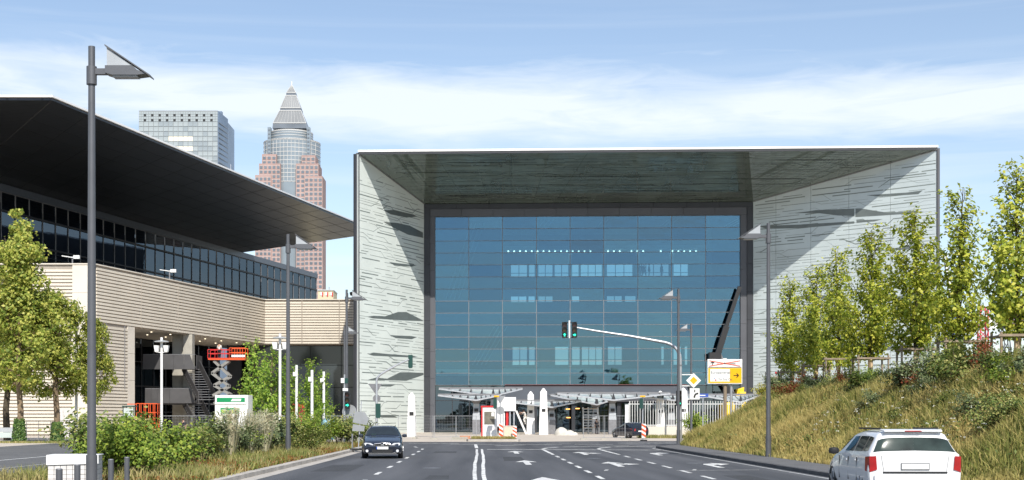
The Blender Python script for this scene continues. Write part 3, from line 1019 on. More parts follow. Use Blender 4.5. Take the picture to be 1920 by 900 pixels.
# glass storey on top, set back from the parapet
U0, U1 = Vector((-59.40, 150.72, 0)), Vector((-31.68, 258.00, 0))
uG = (U1 - U0).normalized()
nG = Vector((uG.y, -uG.x, 0))
M['upper_glass'] = glass_mat('upper_glass', (.36, .43, .50), (.16, .19, .21), .22, .06)
glazed_wall(U0, U1, 20.41, 28.87, 2.95, (23.17, 26.65), 'upper_glass', 'steel_dark', nG, .12, .09)
hb(MB().bar(U0 + UP * 29.35 + nG * .05, U1 + UP * 29.35 + nG * .05, .5, .9), 'top_beam', pm('slate_beam', (.11, .125, .15), .4, metal=.3, var=.08))
hb(MB().bar(U0 + UP * 26.65 + nG * .12, U1 + UP * 26.65 + nG * .12, .2, .22), 'transom', 'frame_dark')
hb(MB().bar(U0 + UP * 23.17 + nG * .12, U1 + UP * 23.17 + nG * .12, .2, .2), 'transom', 'frame_dark')
for z in (21.37, 21.97, 22.57):
    hb(MB().bar(U0 + UP * z + nG * .6, U1 + UP * z + nG * .6, .05, .05), 'rail', 'frame_dark')
hb(MB().prism([U0 - nG * 9 + UP * 15, U1 - nG * 9 + UP * 15, U1 - nG * 9 + UP * 30, U0 - nG * 9 + UP * 30], -nG * .3), 'inner_wall', 'frame')
hb(MB().prism([U0 + UP * 17.0, U1 + UP * 17.0, U1 - nG * 7 + UP * 17.0, U0 - nG * 7 + UP * 17.0], (0, 0, -.3)), 'terrace_slab', 'concrete')
hb(MB().prism([A_ + inn * .3 + UP * 16.6, B_ + inn * .3 + UP * 16.6, B_ + inn * 16 + UP * 16.6, A_ + inn * 16 + UP * 16.6], (0, 0, -.2)), 'terrace_slab', 'concrete')
# the flying roof: soffit rising from the glass line to a knife edge
N_, T_ = Vector((-41.52, 129.36, 32.65)), Vector((-17.16, 222.00, 32.65))
I0, I1 = Vector((-58.80, 153.12, 29.83)), Vector((-39.96, 225.12, 29.83))
NL, IL = Vector((-112, 128.64, 32.65)), Vector((-112, 153.12, 29.83))
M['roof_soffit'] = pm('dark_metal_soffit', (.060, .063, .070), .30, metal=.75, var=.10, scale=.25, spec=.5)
# fine seams of the soffit boards
t_ = M['roof_soffit'].node_tree
b_ = t_.nodes['Principled BSDF']
tc_ = t_.nodes.new('ShaderNodeTexCoord'); mp_ = t_.nodes.new('ShaderNodeMapping')
mp_.inputs['Rotation'].default_value = (0, 0, R(14.8))
br_ = t_.nodes.new('ShaderNodeTexBrick')
br_.inputs['Scale'].default_value = 1.0
br_.inputs['Brick Width'].default_value = 6.0
br_.inputs['Row Height'].default_value = .9
br_.inputs['Mortar Size'].default_value = .03
br_.inputs['Color1'].default_value = (1, 1, 1, 1); br_.inputs['Color2'].default_value = (.85, .85, .85, 1); br_.inputs['Mortar'].default_value = (.25, .25, .25, 1)
t_.links.new(tc_.outputs['Object'], mp_.inputs[0]); t_.links.new(mp_.outputs[0], br_.inputs['Vector'])
mm_ = t_.nodes.new('ShaderNodeMix'); mm_.data_type = 'RGBA'; mm_.blend_type = 'MULTIPLY'; mm_.inputs[0].default_value = .8
src = b_.inputs['Base Color'].links[0].from_socket
t_.links.new(src, mm_.inputs[6]); t_.links.new(br_.outputs[0], mm_.inputs[7]); t_.links.new(mm_.outputs[2], b_.inputs['Base Color'])
def soff(poly, name='roof_soffit'):
    return hb(MB().prism(poly, (0, 0, .22)), name, 'roof_soffit')
def lerp(a, b, f): return a + (b - a) * f
K = 6
for i in range(K):     # long boards fields from the outer edge inwards, split along the length
    f0, f1 = i / K, (i + 1) / K
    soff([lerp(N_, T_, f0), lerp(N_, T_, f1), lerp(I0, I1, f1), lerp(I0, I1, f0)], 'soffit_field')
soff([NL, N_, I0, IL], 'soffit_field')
M['seam'] = pm('soffit_seam', (.018, .018, .02), .6, var=.2)
dn = Vector((0, 0, -.012))
for k in range(1, 9):
    f = k / 9
    hb(MB().bar(lerp(N_, I0, f) + dn, lerp(T_, I1, f) + dn, .04, .012), 'soffit_seam', 'seam')
for k in range(1, 15):
    f = k / 15
    hb(MB().bar(lerp(N_, T_, f) + dn, lerp(I0, I1, f) + dn, .025, .012), 'soffit_seam', 'seam')
hb(MB().bar(N_ + dn, I0 + dn, .12, .014), 'soffit_seam', 'seam')
rt = [NL + UP * .3, N_ + UP * .3, T_ + UP * .3, I1 + UP * 2.6, IL + UP * 2.6]
hb(MB().prism([NL + Vector((0, -.25, .26)), N_ + Vector((.12, -.25, .26)), T_ + Vector((.15, .1, .26)), Vector((I1.x + .3, I1.y + .4, N_.z + .26)), Vector((-112, I1.y, N_.z + .26))], (0, 0, .2)), 'roof_edge', 'white')
hb(MB().prism([I0 + UP * -.3, I1 + UP * -.3, I1 + UP * 2.5, I0 + UP * 2.5], -nG * .4), 'inner_fascia', 'roof_soffit')
hb(MB().prism([IL + UP * -12, I0 + UP * -12, I0 + UP * 2.5, IL + UP * 2.5], (0, .4, 0)), 'inner_fascia', 'frame_dark')
for f, h in ((.56, 3.2), (.83, 2.5), (.91, 2.2)):
    p = lerp(N_, T_, f) + Vector((-6, 0, .5))
    hb(MB().tube([p, p + UP * h], .045, 6), 'lightning_rod', 'steel')
hb(MB().bar(lerp(N_, T_, .60) + Vector((-2.6, 0, .62)), lerp(N_, T_, .86) + Vector((-2.6, 0, .62)), .5, .3), 'roof_rail', 'steel_dark')

# terrace floodlight and exit lamp on the parapet
for px, py, lab in ((136, 487, 'white floodlight on the parapet corner, in front of the dark glass storey'), (318, 515, 'small white lamp on the parapet middle, right of the tall lamp post')):
    Y = 140.0 if px < 200 else 153.0
    z0 = ZT + .1
    k = (px - VX) / FPX
    e = empty('parapet_lamp', (k * Y, Y, z0))
    MB().box(-.06, .06, -.06, .06, 0, 1.1).build('post', M['steel_dark'], e)
    MB().bar((-1.1, 0, 1.15), (.2, 0, .95), .28, .08).build('lamp_head', M['white'], e)
    MB().box(.12, .75, -.12, .12, .85, 1.2).build('lamp_head', M['white'], e)
    tag(e, lab, 'lamp', 'lamps on the parapet')

# ================================================================== FAR TOWERS
# grey grid tower
TY = 700.0
S = TY / FPX
tw = empty('office_tower', (gx(260, TY), TY, 0))
tag(tw, 'silver grey office tower with a square window grid, behind the dark roof', 'tower')
W = 148 * S
H1 = gz(207, TY)
M['tower_grid'] = pm('tower_frame_grey', (.24, .26, .27), .5, var=.1, scale=.05)
M['tower_pane'] = pm('tower_pane_silver', (.36, .40, .41), .3, var=.25, scale=.07, metal=.1)
M['tower_pane_b'] = pm('tower_pane_dull', (.29, .33, .35), .3, var=.2, scale=.1, metal=.1)
M['tower_pane_refl'] = pm('tower_pane_reflection', (.85, .80, .66), .4, var=.05)  # bright reflected light painted as pale panes
M['tower_side'] = pm('tower_side_blue', (.16, .22, .31), .35, var=.2, scale=.08)
MB().box(0, W, .3, 46, 0, H1).build('tower_body', M['tower_grid'], tw)
cell = W / 16
zt = H1 - .6
pmeshes = {}
for mk in ('tower_pane', 'tower_pane_b', 'tower_pane_refl', 'black'):
    m = MB().box(-cell / 2 + .13, cell / 2 - .13, -.15, .15, -cell / 2 + .13, cell / 2 - .13).mesh('window')
    m.materials.append(M[mk]); pmeshes[mk] = m
for j in range(2, 16):
    for i in range(16):
        z = zt - (j + .5) * cell
        px_, py_ = 260 + (i + .5) * 9.25, VY - (z - CAM_H) / S
        if py_ > 188 + .40 * (px_ - 98) + 8:
            continue
        mk = 'tower_pane_refl' if (j in (5, 7) and 6 <= i <= 10) else random.choice(('tower_pane', 'tower_pane', 'tower_pane_b'))
        link('window', pmeshes[mk], None, tw, ((i + .5) * cell, .25, z))
hs = cell / 2
for j in range(4):
    for i in range(32):
        x, z = (i + .5) * hs, zt - (j + .5) * hs
        dark = (j in (1, 3)) and i % 3 == 2 and i < 31
        m = pmeshes['black'] if dark else pmeshes['tower_pane']
        link('window', m, None, tw, (x, .25, z), None, (.5, 1, .5))
sd = MB().prism([(W + .02, .4, 0), (W + .02, 46, 0), (W + .02, 46, H1 - .5), (W + .02, .4, H1 - .5)], (.3, 0, 0)).build('side_wall', M['tower_side'], tw)
# the flank leans back so that a sliver shows
MB().prism([(W, .3, 0), (W + 10 * S, 14, 0), (W + 10 * S, 14, H1 - 5 * S), (W, .3, H1)], (-2, 2, 0)).build('flank_wall', M['tower_side'], tw)
for j in range(12):
    z = H1 - 6 - j * cell
    MB().bar((W + .3, .5, z), (W + 10 * S, 14.1, z - .8), .15, .3).build('flank_band', M['tower_grid'], tw)
for px in (392, 404):
    MB().cbox((gx(px, TY) - tw.location.x, 12, H1 + .9), 2.6, 3, 2.2).build('roof_plant', M['tower_side'], tw)
# the red stone tower with a pyramid on top
MY = 1010.0
Sm = MY / FPX
mt = empty('pyramid_tower', (gx(540, MY), MY, 0))
tag(mt, 'tall red stone and glass tower with a pointed pyramid top', 'tower')
M['red_stone'] = pm('pink_granite', (.37, .255, .23), .7, var=.18, scale=.05)
M['tower_glass'] = pm('tower_glass_grey', (.24, .285, .32), .25, var=.15, scale=.06, metal=.1)
M['tower_glass_d'] = pm('tower_window_dark', (.15, .17, .195), .25, var=.2, scale=.1)
M['tower_line'] = pm('tower_line_pale', (.52, .52, .51), .5, var=.08)
M['pyramid'] = pm('pyramid_metal', (.15, .16, .17), .4, metal=.3, var=.1, scale=.1)
def mz(py): return CAM_H + (VY - py) * Sm
hw = 59 * Sm
def win_grid(name, x0, x1, z0, z1, y, nx, nz, wf=.62, hf=.58, mat='tower_glass_d', axis='x', skip=None):
    mb = MB()
    for i in range(nx):
        for j in range(nz):
            if skip and skip(i, j): continue
            c = x0 + (x1 - x0) * (i + .5) / nx
            z = z0 + (z1 - z0) * (j + .5) / nz
            w, h = (x1 - x0) / nx * wf / 2, (z1 - z0) / nz * hf / 2
            mb.box(c - w, c + w, y - .15, y + .3, z - h, z + h)
    o = mb.build(name, M[mat], mt)
    tag(o, kind='stuff')
# square corner blocks of stone, stepping up
for (xa, xb, top, yo) in ((480, 510, 330, -4), (572, 606, 332, -4), (487, 527, 308, -3), (556, 598, 308, -3), (492, 519, 290, -2), (566, 592, 292, -2)):
    x0, x1 = (xa - 540) * Sm, (xb - 540) * Sm
    MB().box(x0, x1, yo, yo + 22, 60, mz(top)).build('stone_block', M['red_stone'], mt)
    nxw = max(2, round((xb - xa) / 8.5))
    win_grid('windows', x0, x1, mz(560), mz(top + 3), yo, nxw, round((557 - top) / 8.6))
    win_grid('windows', x0 + .3, x1 - .3, mz(560) + 1.2, mz(top + 3) + 1.2, yo, nxw * 3, round((557 - top) / 8.6), .35, .18, 'tower_line')
win_grid('glass_slot', (527 - 540) * Sm, (556 - 540) * Sm, mz(560), mz(308), 3.5, 6, 56, .75, .6, 'tower_line')
MB().box((525 - 540) * Sm, (558 - 540) * Sm, 3.8, 24, 60, mz(300)).build('glass_core', M['tower_glass'], mt)
# round glass shaft with pale floor lines
def ring_shaft(r, z0, z1, mat, bands, yc=22, bmat='tower_line', n=40, name='round_shaft'):
    MB().lathe((0, yc, 0), [(r, z0), (r, z1)], n).build(name, M[mat], mt, True)
    for z, h in bands:
        MB().lathe((0, yc, 0), [(r + .15, z), (r + .15, z + h)], n).build('floor_line', M[bmat], mt, True)
r1 = 54 * Sm
ring_shaft(r1, 100, mz(258), 'tower_glass', [(mz(p), .5) for p in range(340, 258, -8)] + [(mz(261), 1.2)])
for px in range(-50, 51, 7):
    x = px * Sm
    y = 22 - math.sqrt(max(0, (r1 + .2) ** 2 - x * x))
    MB().bar((x, y, mz(340)), (x, y, mz(262)), .3, .3).build('shaft_rib', M['tower_line'], mt)
r2 = 41 * Sm
ring_shaft(r2, mz(300), mz(242), 'tower_glass', [(mz(p), .5) for p in (252, 247, 258, 292, 285)] + [(mz(243), 1.0)], 18.5)
for p in (266, 276):
    MB().lathe((0, 18.5, 0), [(r2 + .3, mz(p + 3)), (r2 + .3, mz(p - 5))], 40).build('stone_band', M['red_stone'], mt, True)
    for k in range(11):
        a = R(-90 + (k - 5) * 15)
        c = Vector(((r2 + .35) * math.cos(a), 18.5 + (r2 + .35) * math.sin(a), mz(p - 1)))
        mb = MB(); mb.bar(c - Vector((-math.sin(a), math.cos(a), 0)) * 1.2, c + Vector((-math.sin(a), math.cos(a), 0)) * 1.2, .6, 2.0)
        mb.build('window', M['tower_glass_d'], mt)
for px in (-37, 37):
    MB().box((px - 3) * Sm, (px + 3) * Sm, 4, 9, mz(320), mz(236)).build('service_fin', M['tower_glass'], mt)
    win_grid('windows', (px - 2.4) * Sm, (px + 2.4) * Sm, mz(318), mz(238), 3.9, 1, 11, .8, .4, 'tower_glass_d')
# pyramid in three stages with open gaps
Sp = (MY + 14) / FPX
def pyr(p0, p1, w0, w1, mat, name):
    z0, z1 = CAM_H + (VY - p0) * Sp, CAM_H + (VY - p1) * Sp
    a, b = w0 * Sm, w1 * Sm
    yc = 20
    vs = [(-a, yc - a, z0), (a, yc - a, z0), (a, yc + a, z0), (-a, yc + a, z0), (-b, yc - b, z1), (b, yc - b, z1), (b, yc + b, z1), (-b, yc + b, z1)]
    MB().add(vs, [(0, 3, 2, 1), (4, 5, 6, 7), (0, 1, 5, 4), (1, 2, 6, 5), (2, 3, 7, 6), (3, 0, 4, 7)]).build(name, M[mat], mt)
    if name == 'pyramid_stage':
        n = 9
        for k in range(n + 1):
            f = k / n * 2 - 1
            MB().bar((a * f, yc - a - .1, z0), (b * f, yc - b - .1, z1), .6 if k in (0, n) else .12, .2).build('pyramid_rib', M['tower_line'], mt)
        for z, w in ((z0, a), (z1, b)):
            MB().box(-w - .3, w + .3, yc - w - .35, yc - w + .4, z - .3, z + .3).build('pyramid_edge', M['tower_line'], mt)
pyr(244, 233, 32, 31, 'tower_glass_d', 'open_floor')
pyr(234, 208.5, 31, 20.2, 'pyramid', 'pyramid_stage')
pyr(208, 204, 19.5, 19, 'tower_glass_d', 'open_floor')
pyr(203, 178, 19, 10, 'pyramid', 'pyramid_stage')
pyr(177.5, 172.5, 9.4, 9, 'tower_glass_d', 'open_floor')
pyr(172, 156, 8.8, .8, 'pyramid', 'pyramid_stage')
MB().tube([(0, 20, CAM_H + (VY - 158) * Sp), (0, 20, CAM_H + (VY - 149) * Sp)], .35, 6).build('spire', M['white'], mt)
# low yellow house in the gap
LY = 300.0
lo = empty('low_building', (gx(596, LY), LY, 0))
MB().box(0, 29 * LY / FPX, 0, 8, 0, gz(545, LY)).build('wall', pm('cream_render', (.62, .54, .36), .8, var=.06), lo)
MB().box(-.1, 29.6 * LY / FPX, -.2, 8.2, gz(545, LY), gz(543, LY)).build('roof', M['tower_line'], lo)
for k in range(3):
    MB().box(.5 + k * 1.1, 1.1 + k * 1.1, -.1, .2, gz(554, LY), gz(548, LY)).build('window', M['white'], lo)
    MB().box(.95 + k * 1.1, 1.2 + k * 1.1, -.12, .1, gz(556, LY), gz(548, LY)).build('shutter', M['red'], lo)
MB().tube([(2.2, 3, gz(545, LY)), (2.2, 3, gz(535, LY))], .12, 6).build('antenna', M['steel'], lo)
tag(lo, 'cream low building in the gap left of the portal, under the red tower', 'building')
# roof exhaust beside the portal
ex = empty('roof_exhaust', (gx(664, 181), 181, 17.7))
MB().lathe((0, 0, 0), [(.25, 0), (.25, .7), (.55, .8), (.62, 1.2), (.3, 1.3)], 12).build('cowl', M['black'], ex, True)
MB().box(-1.1, -.8, -.1, .1, 0, 1.1).build('post', M['black'], ex)
MB().box(-.9, -.2, -.05, .05, .2, .3).build('bracket', M['black'], ex)
tag(ex, 'black exhaust cowl on the beige roof beside the portal', 'vent')
# ================================================================== STREET FURNITURE
def ordinal(i):
    return ['first', 'second', 'third', 'fourth', 'fifth', 'sixth', 'seventh', 'eighth', 'ninth', 'tenth', 'eleventh', 'twelfth'][i]

# ---- tall street lamps with a slanting reflector plate
def street_lamp(x, y, z, side, label, h=10.0):
    e = empty('street_lamp', (x, y, z))
    MB().tube([(0, 0, 0), (0, 0, .9)], .125, 14).build('base_sleeve', M['lamp_post'], e, True)
    MB().tube([(0, 0, .9), (0, 0, 5), (0, 0, h - .85)], [.10, .09, .075], 14).build('pole', M['lamp_post'], e, True)
    MB().tube([(0, 0, h - .85), (0, 0, h - .45)], .115, 14).build('collar', M['lamp_post'], e, True)
    MB().tube([(0, 0, h - .45), (0, 0, h)], .075, 14).build('pole_top', M['lamp_post'], e, True)
    s = side
    MB().box(min(.07 * s, .36 * s), max(.07 * s, .36 * s), -.06, .06, h - .63, h - .50).build('arm', M['lamp_post'], e)
    hd = MB().prism([(.34 * s, -.17, h - .62), (.5 * s, -.17, h - .67), (1.05 * s, -.17, h - .67), (1.28 * s, -.17, h - .64), (1.05 * s, -.17, h - .56), (.95 * s, -.17, h - .46), (.34 * s, -.17, h - .46)], (0, .34, 0)).build('lamp_head', M['lamp_post'], e)
    MB().box(min(.5 * s, 1.05 * s), max(.5 * s, 1.05 * s), -.13, .13, h - .70, h - .672).build('lens', M['lamp_glass'], hd)
    MB().prism([(.34 * s, -.20, h), (1.34 * s, -.20, h - .67), (1.34 * s, .20, h - .67), (.34 * s, .20, h)], (0, 0, -.03)).build('reflector_plate', M['lamp_post'], e)
    MB().prism([(.38 * s, -.16, h - .46), (.93 * s, -.16, h - .46), (.38 * s, -.16, h - .07)], (0, .012, 0)).build('frosted_side', M['lamp_glass'], e)
    MB().prism([(.38 * s, .15, h - .46), (.93 * s, .15, h - .46), (.38 * s, .15, h - .07)], (0, .012, 0)).build('frosted_side', M['lamp_glass'], e)
    return tag(e, label, 'street lamp', 'street lamps along the road')
street_lamp(-8.65, 29.7, .05, 1, 'tallest dark street lamp, standing before the bushes at far left')
street_lamp(-8.68, 60.3, .10, 1, 'dark street lamp rising from the bushes in front of the beige hall')
street_lamp(-8.62, 86.2, .10, 1, 'dark street lamp just left of the portal wall, taller of the pair there')
street_lamp(-12.1, 119, .02, 1, 'distant small street lamp left of the portal, shorter of the pair there')
street_lamp(12.35, 57.1, .13, -1, 'dark street lamp on the right pavement in front of the grassy bank')
street_lamp(12.8, 86.0, .13, -1, 'street lamp behind the signal mast, before the blue glass')
street_lamp(18.3, 115.5, .02, -1, 'smallest street lamp before the blue glass, beside the direction sign')

# ---- traffic signals
M['sig_green'] = emit_mat('lit_green_signal', (.05, .95, .60), 1.6)
M['sig_off_red'] = pm('unlit_red_lens', (.07, .015, .01), .2, var=.1)
M['sig_off_amber'] = pm('unlit_amber_lens', (.09, .05, .01), .2, var=.1)
def signal_head(par, x, y, z, kind='up', facing=-1, s=1.0, body='black', shown=True):
    """three-lens head, z is its middle; facing -1 looks at the camera"""
    w, h = .34 * s, 1.06 * s
    hd = MB().prism([(x - w / 2, y, z - h / 2 + .08), (x - w / 2 + .07, y, z - h / 2), (x + w / 2 - .07, y, z - h / 2), (x + w / 2, y, z - h / 2 + .08), (x + w / 2, y, z + h / 2 - .03), (x - w / 2, y, z + h / 2 - .03)], (0, .24, 0)).build('signal_head', M[body], par)
    if facing < 0:
        for k, mk in enumerate(('sig_off_red', 'sig_off_amber', 'sig_green')):
            zc = z + h / 2 - .19 * s - k * .335 * s
            if k < 2:
                MB().disc((x, y - .012, zc), (0, 1, 0), .12 * s, .01, 14).build('lens', M[mk], hd)
            else:
                MB().disc((x, y - .012, zc), (0, 1, 0), .125 * s, .01, 14).build('lens', M['black'], hd)
                a = .11 * s
                up = [(0, 1), (1, .1), (.38, .1), (.38, -.9), (-.38, -.9), (-.38, .1), (-1, .1)]
                P = [((px_, pz_) if kind == 'up' else (pz_, -px_)) for px_, pz_ in up]
                MB().prism([(x + px_ * a, y - .016, zc + pz_ * a) for px_, pz_ in P], (0, -.008, 0)).build('lit_arrow', M['sig_green'], hd)
            n = 8
            arc = [Vector((x + .145 * s * math.cos(t), y, zc + .145 * s * math.sin(t))) for t in np.linspace(-.15, math.pi + .15, n)]
            mb = MB()
            for i in range(n - 1):
                mb.prism([arc[i], arc[i + 1], arc[i + 1] + Vector((0, -.2 * s, 0)), arc[i] + Vector((0, -.2 * s, 0))], Vector((0, 0, .012)))
            mb.build('visor', M['green_dark'] if body != 'black' else M['black'], hd)
    else:
        for k in range(3):
            zc = z + h / 2 - .19 * s - k * .335 * s
            MB().box(x - .12 * s, x + .12 * s, y + .24, y + .40 * s, zc - .03, zc + .12 * s).build('visor', M['green_dark'], hd)
    return hd
def bez(p0, p1, p2, n=9):
    return [Vector(p0) * (1 - t) ** 2 + Vector(p1) * 2 * t * (1 - t) + Vector(p2) * t * t for t in np.linspace(0, 1, n)]
# the big one: mast on the corner with a long arm over the road
Yg = 87.0
gm = empty('signal_mast', (gx(1275, Yg), Yg, .12))
ox, oz = gm.location.x, .12
def gl(px, py): return Vector((gx(px, Yg) - ox, 0, gz(py, Yg) - oz))
path = [gl(1275, 832), gl(1275, 760), gl(1275, 700)] + bez(gl(1275, 672), gl(1273, 648), gl(1246, 642))[0:] + [gl(1180, 630), gl(1120, 621), gl(1080, 614)]
path[0].z = 0
rad = [.14, .13, .12] + [.115] * 3 + [.105] * 6 + [.085, .07, .055]
MB().tube(path, rad, 12).build('mast', M['steel'], gm, True)
MB().tube([gl(1275, 789), gl(1275, 787)], .16, 12).build('mast_band', M['steel_dark'], gm, True)
MB().tube([gl(1275, 686), gl(1275, 684)], .15, 12).build('mast_band', M['steel_dark'], gm, True)
MB().bar(gl(1067.5, 634) + Vector((0, -.05, 0)), gl(1067.5, 601) + Vector((0, -.05, 0)), .09, .07).build('hanger', M['white'], gm)
for px, kd in ((1058.5, 'up'), (1077, 'right')):
    c = gl(px, 618.5)
    signal_head(gm, c.x, -.10, c.z, kd)
for py in (604.5, 633):
    MB().bar(gl(1054, py), gl(1081, py), .05, .05).build('bracket', M['black'], gm)
c = gl(1273, 747)
signal_head(gm, c.x - .05, -.42, c.z, 'right')
MB().bar(gl(1273, 757) + Vector((0, -.4, 0)), gl(1273, 757), .05, .05).build('bracket', M['black'], gm)
for py in (702.5, 723.5, 748.5):
    MB().bar(gl(1276, py), gl(1300, py), .06, .06).build('bracket', M['white'], gm)
tag(gm, 'long curved signal mast reaching over the road with two green arrows', 'traffic light')
# priority sign and the plate under it, held by the brackets of the mast
M['sign_white'] = pm('sign_white', (.80, .80, .78), .4, var=.03)
M['sign_black'] = pm('sign_black', (.012, .012, .012), .4, var=.05)
ds = empty('priority_sign', gl(1300, 713.5) + gm.location + Vector((0, -.12, 0)))
a = 14 * Yg / FPX
MB().prism([(a, 0, 0), (0, 0, a), (-a, 0, 0), (0, 0, -a)], (0, .03, 0)).build('plate', M['sign_white'], ds)
a *= .52
MB().prism([(a, -.004, 0), (0, -.004, a), (-a, -.004, 0), (0, -.004, -a)], (0, .003, 0)).build('yellow_field', M['sign_yellow'], ds)
tag(ds, 'diamond priority road sign, yellow on white, beside the signal mast', 'road sign')
dp = empty('direction_plate', gl(1302, 738.5) + gm.location + Vector((0, -.12, 0)))
w = 9.2 * Yg / FPX; h = 10.4 * Yg / FPX
MB().box(-w, w, 0, .03, -h, h).build('plate', M['sign_white'], dp)
MB().box(-.035, .035, -.006, -.001, .10, .27).build('thin_stroke', M['sign_black'], dp)
arc = bez((-.02, -.004, -.26), (-.02, -.004, .02), (.22, -.004, .02), 8)
mb = MB()
for i in range(7):
    mb.bar(arc[i], arc[i + 1] + (arc[i + 1] - arc[i]) * .15, .008, .11, up=(0, 0, 1) if i > 3 else (1, 0, 0))
mb.build('thick_stroke', M['sign_black'], dp)
tag(dp, 'square white plate with a thick bent priority line, under the diamond sign', 'road sign')

# ---- yellow direction sign on two posts in the bank
Yd = 86.0
sx0, sx1 = gx(1326.5, Yd), gx(1392, Yd)
sz0, sz1 = gz(720, Yd), gz(673.5, Yd)
sg = empty('direction_sign', ((sx0 + sx1) / 2, Yd, float(emb_z((sx0 + sx1) / 2, Yd))))
so = sg.location
w, hgt = (sx1 - sx0) / 2, sz1 - sz0
zb = sz0 - so.z
MB().box(-w, w, 0, .08, zb, zb + hgt).build('panel', M['sign_white'], sg, bevel=.03)
zs = zb + hgt * .685
MB().box(-w + .06, w - .06, -.006, -.001, zs - .04, zs).build('divider', M['sign_black'], sg)
MB().box(-w + .05, w - .05, -.005, -.001, zb + .06, zs - .06).build('yellow_field', M['sign_yellow'], sg)
MB().box(-w + .17, w * .28, -.010, -.006, zb + .16, zs - .13).build('white_field', M['sign_white'], sg)
f90 = (R(90), 0, 0)
M['sign_text'] = pm('sign_lettering', (.06, .06, .075), .5, var=.05)
text('lettering', 'Europaviertel', .235, M['sign_text'], sg, (-w + .21, -.012, zs - .36), f90)
text('lettering', 'Tor Süd, Ost', .205, M['sign_text'], sg, (-w * .38, -.012, zb + .29), f90).scale.x = .82
text('lettering', 'Tor Nordwest', .19, M['sign_text'], sg, (-w * .34, -.008, zs + .23), f90).scale.x = .95
MB().disc((-w * .53, -.014, zb + .25), (0, 1, 0), .05, .004, 12).build('red_dot', M['red'], sg)
MB().disc((-w * .60, -.014, zb + .35), (0, 1, 0), .03, .004, 12).build('blue_dot', M['blue'], sg)
MB().disc((-w * .40, -.009, zs + .21), (0, 1, 0), .035, .004, 12).build('red_dot', M['red'], sg)
def arrow_sign(cx, cz, L, rot):
    mb = MB()
    d = Vector((math.cos(rot), 0, math.sin(rot))); n = Vector((-d.z, 0, d.x))
    c = Vector((cx, -.012, cz))
    mb.bar(c - d * L / 2, c + d * L / 2, .006, .05, up=n)
    for sgn in (-1, 1):
        mb.bar(c + d * L / 2, c + d * L * .08 + n * sgn * L * .42, .006, .055, up=n)
    mb.build('arrow', M['sign_black'], sg)
arrow_sign(w * .64, (zb + zs) / 2, .32, 0)
arrow_sign(-w * .72, zs + .22, .28, R(90))
M['cross_red'] = pm('cross_out_red', (.80, .16, .10), .5, var=.05)
for z0, z1 in ((zs + .06, zs + .41), (zs + .41, zs + .06)):
    MB().bar((-w + .12, -.017, z0), (w - .14, -.017, z1), .006, .05, up=(0, 0, 1)).build('cross_out_tape', M['cross_red'], sg)
for px, mk, r_ in ((1359.5, 'wood', .115), (1371, 'steel', .085)):
    x = gx(px, Yd + .25) - so.x
    MB().tube([(x, .25, -.6), (x, .25, zb + (-.05 if mk == 'wood' else hgt * .7))], r_, 10).build('post', M[mk], sg, True)
MB().box(-.12, .12, -.02, .06, zb + hgt + .005, zb + hgt + .06).build('lamp_cap', M['white'], sg)
tag(sg, 'yellow and white direction sign reading Europaviertel, its top line crossed out', 'road sign')
# small blue street name plate on its post
bs = empty('street_name_sign', (gx(1318, 112), 112, .02))
MB().tube([(0, 0, 0), (0, 0, gz(742, 112))], .05, 8).build('post', M['steel'], bs, True)
MB().box(-.9, .45, -.05, -.02, gz(745, 112), gz(738.5, 112)).build('plate', M['blue'], bs)
MB().box(-.75, .2, -.056, -.051, gz(742.6, 112), gz(741, 112)).build('lettering_band', M['sign_white'], bs)
tag(bs, 'small blue street name plate on a thin post right of the priority plate', 'road sign')

# ---- signal mast at the left kerb end, seen from behind, with signs
Yl = 104.0
lm = empty('signal_mast', (gx(706, Yl), Yl, .02))
lo_ = lm.location.copy()
def ll(px, py): return Vector((gx(px, Yl) - lo_.x, 0, gz(py, Yl) - .02))
pth = [Vector((0, 0, 0)), ll(706, 760), ll(706, 722)] + bez(ll(706, 714), ll(706, 706), ll(722, 697), 6) + [ll(745, 684), ll(767, 674)]
MB().tube(pth, [.11, .10, .09] + [.085] * 6 + [.07, .055], 10).build('mast', M['steel'], lm, True)
c = ll(769.5, 677.5)
signal_head(lm, c.x, 0, c.z, 'up', 1, 1.0, 'green_dark')
c = ll(709, 770)
signal_head(lm, c.x, -.1, c.z, 'up', 1, 1.1, 'green_dark')
T = [ll(690, 719.5), ll(716, 719.5), ll(704.5, 740)]
MB().prism([p + Vector((0, .1, 0)) for p in T], (0, .03, 0)).build('triangle_sign_back', M['steel_dark'], lm)
MB().disc(ll(706, 747) + Vector((0, .1, 0)), (0, 1, 0), 7.2 * Yl / FPX, .03).build('round_sign_back', M['steel_dark'], lm)
tag(lm, 'curved signal mast seen from behind, before the pale left portal wall', 'traffic light')
# green signal on its own post beside the lamp pair
Y3 = 84.5
s3 = empty('signal_post', (gx(646, Y3), Y3, .1))
MB().tube([(0, 0, 0), (0, 0, gz(733, Y3))], .075, 10).build('post', M['steel'], s3, True)
signal_head(s3, .20, -.30, gz(750, Y3) - .1, 'right')
MB().bar((0, 0, gz(744, Y3)), (.2, -.2, gz(744, Y3)), .05).build('bracket', M['black'], s3)
MB().disc((.30, .12, gz(772, Y3) - .1), (0, 1, 0), .46, .03).build('round_sign_back', M['sign_grey'], s3)
MB().box(-.1, .22, -.15, .1, gz(733, Y3) - .1, gz(728, Y3) - .1).build('control_box', M['white'], s3)
MB().box(-.22, .0, -.1, .12, gz(718, Y3) - .1, gz(709, Y3) - .1).build('sensor', M['white'], s3)
MB().box(.02, .22, -.1, .12, gz(719, Y3) - .1, gz(709, Y3) - .1).build('sensor', M['green_dark'], s3)
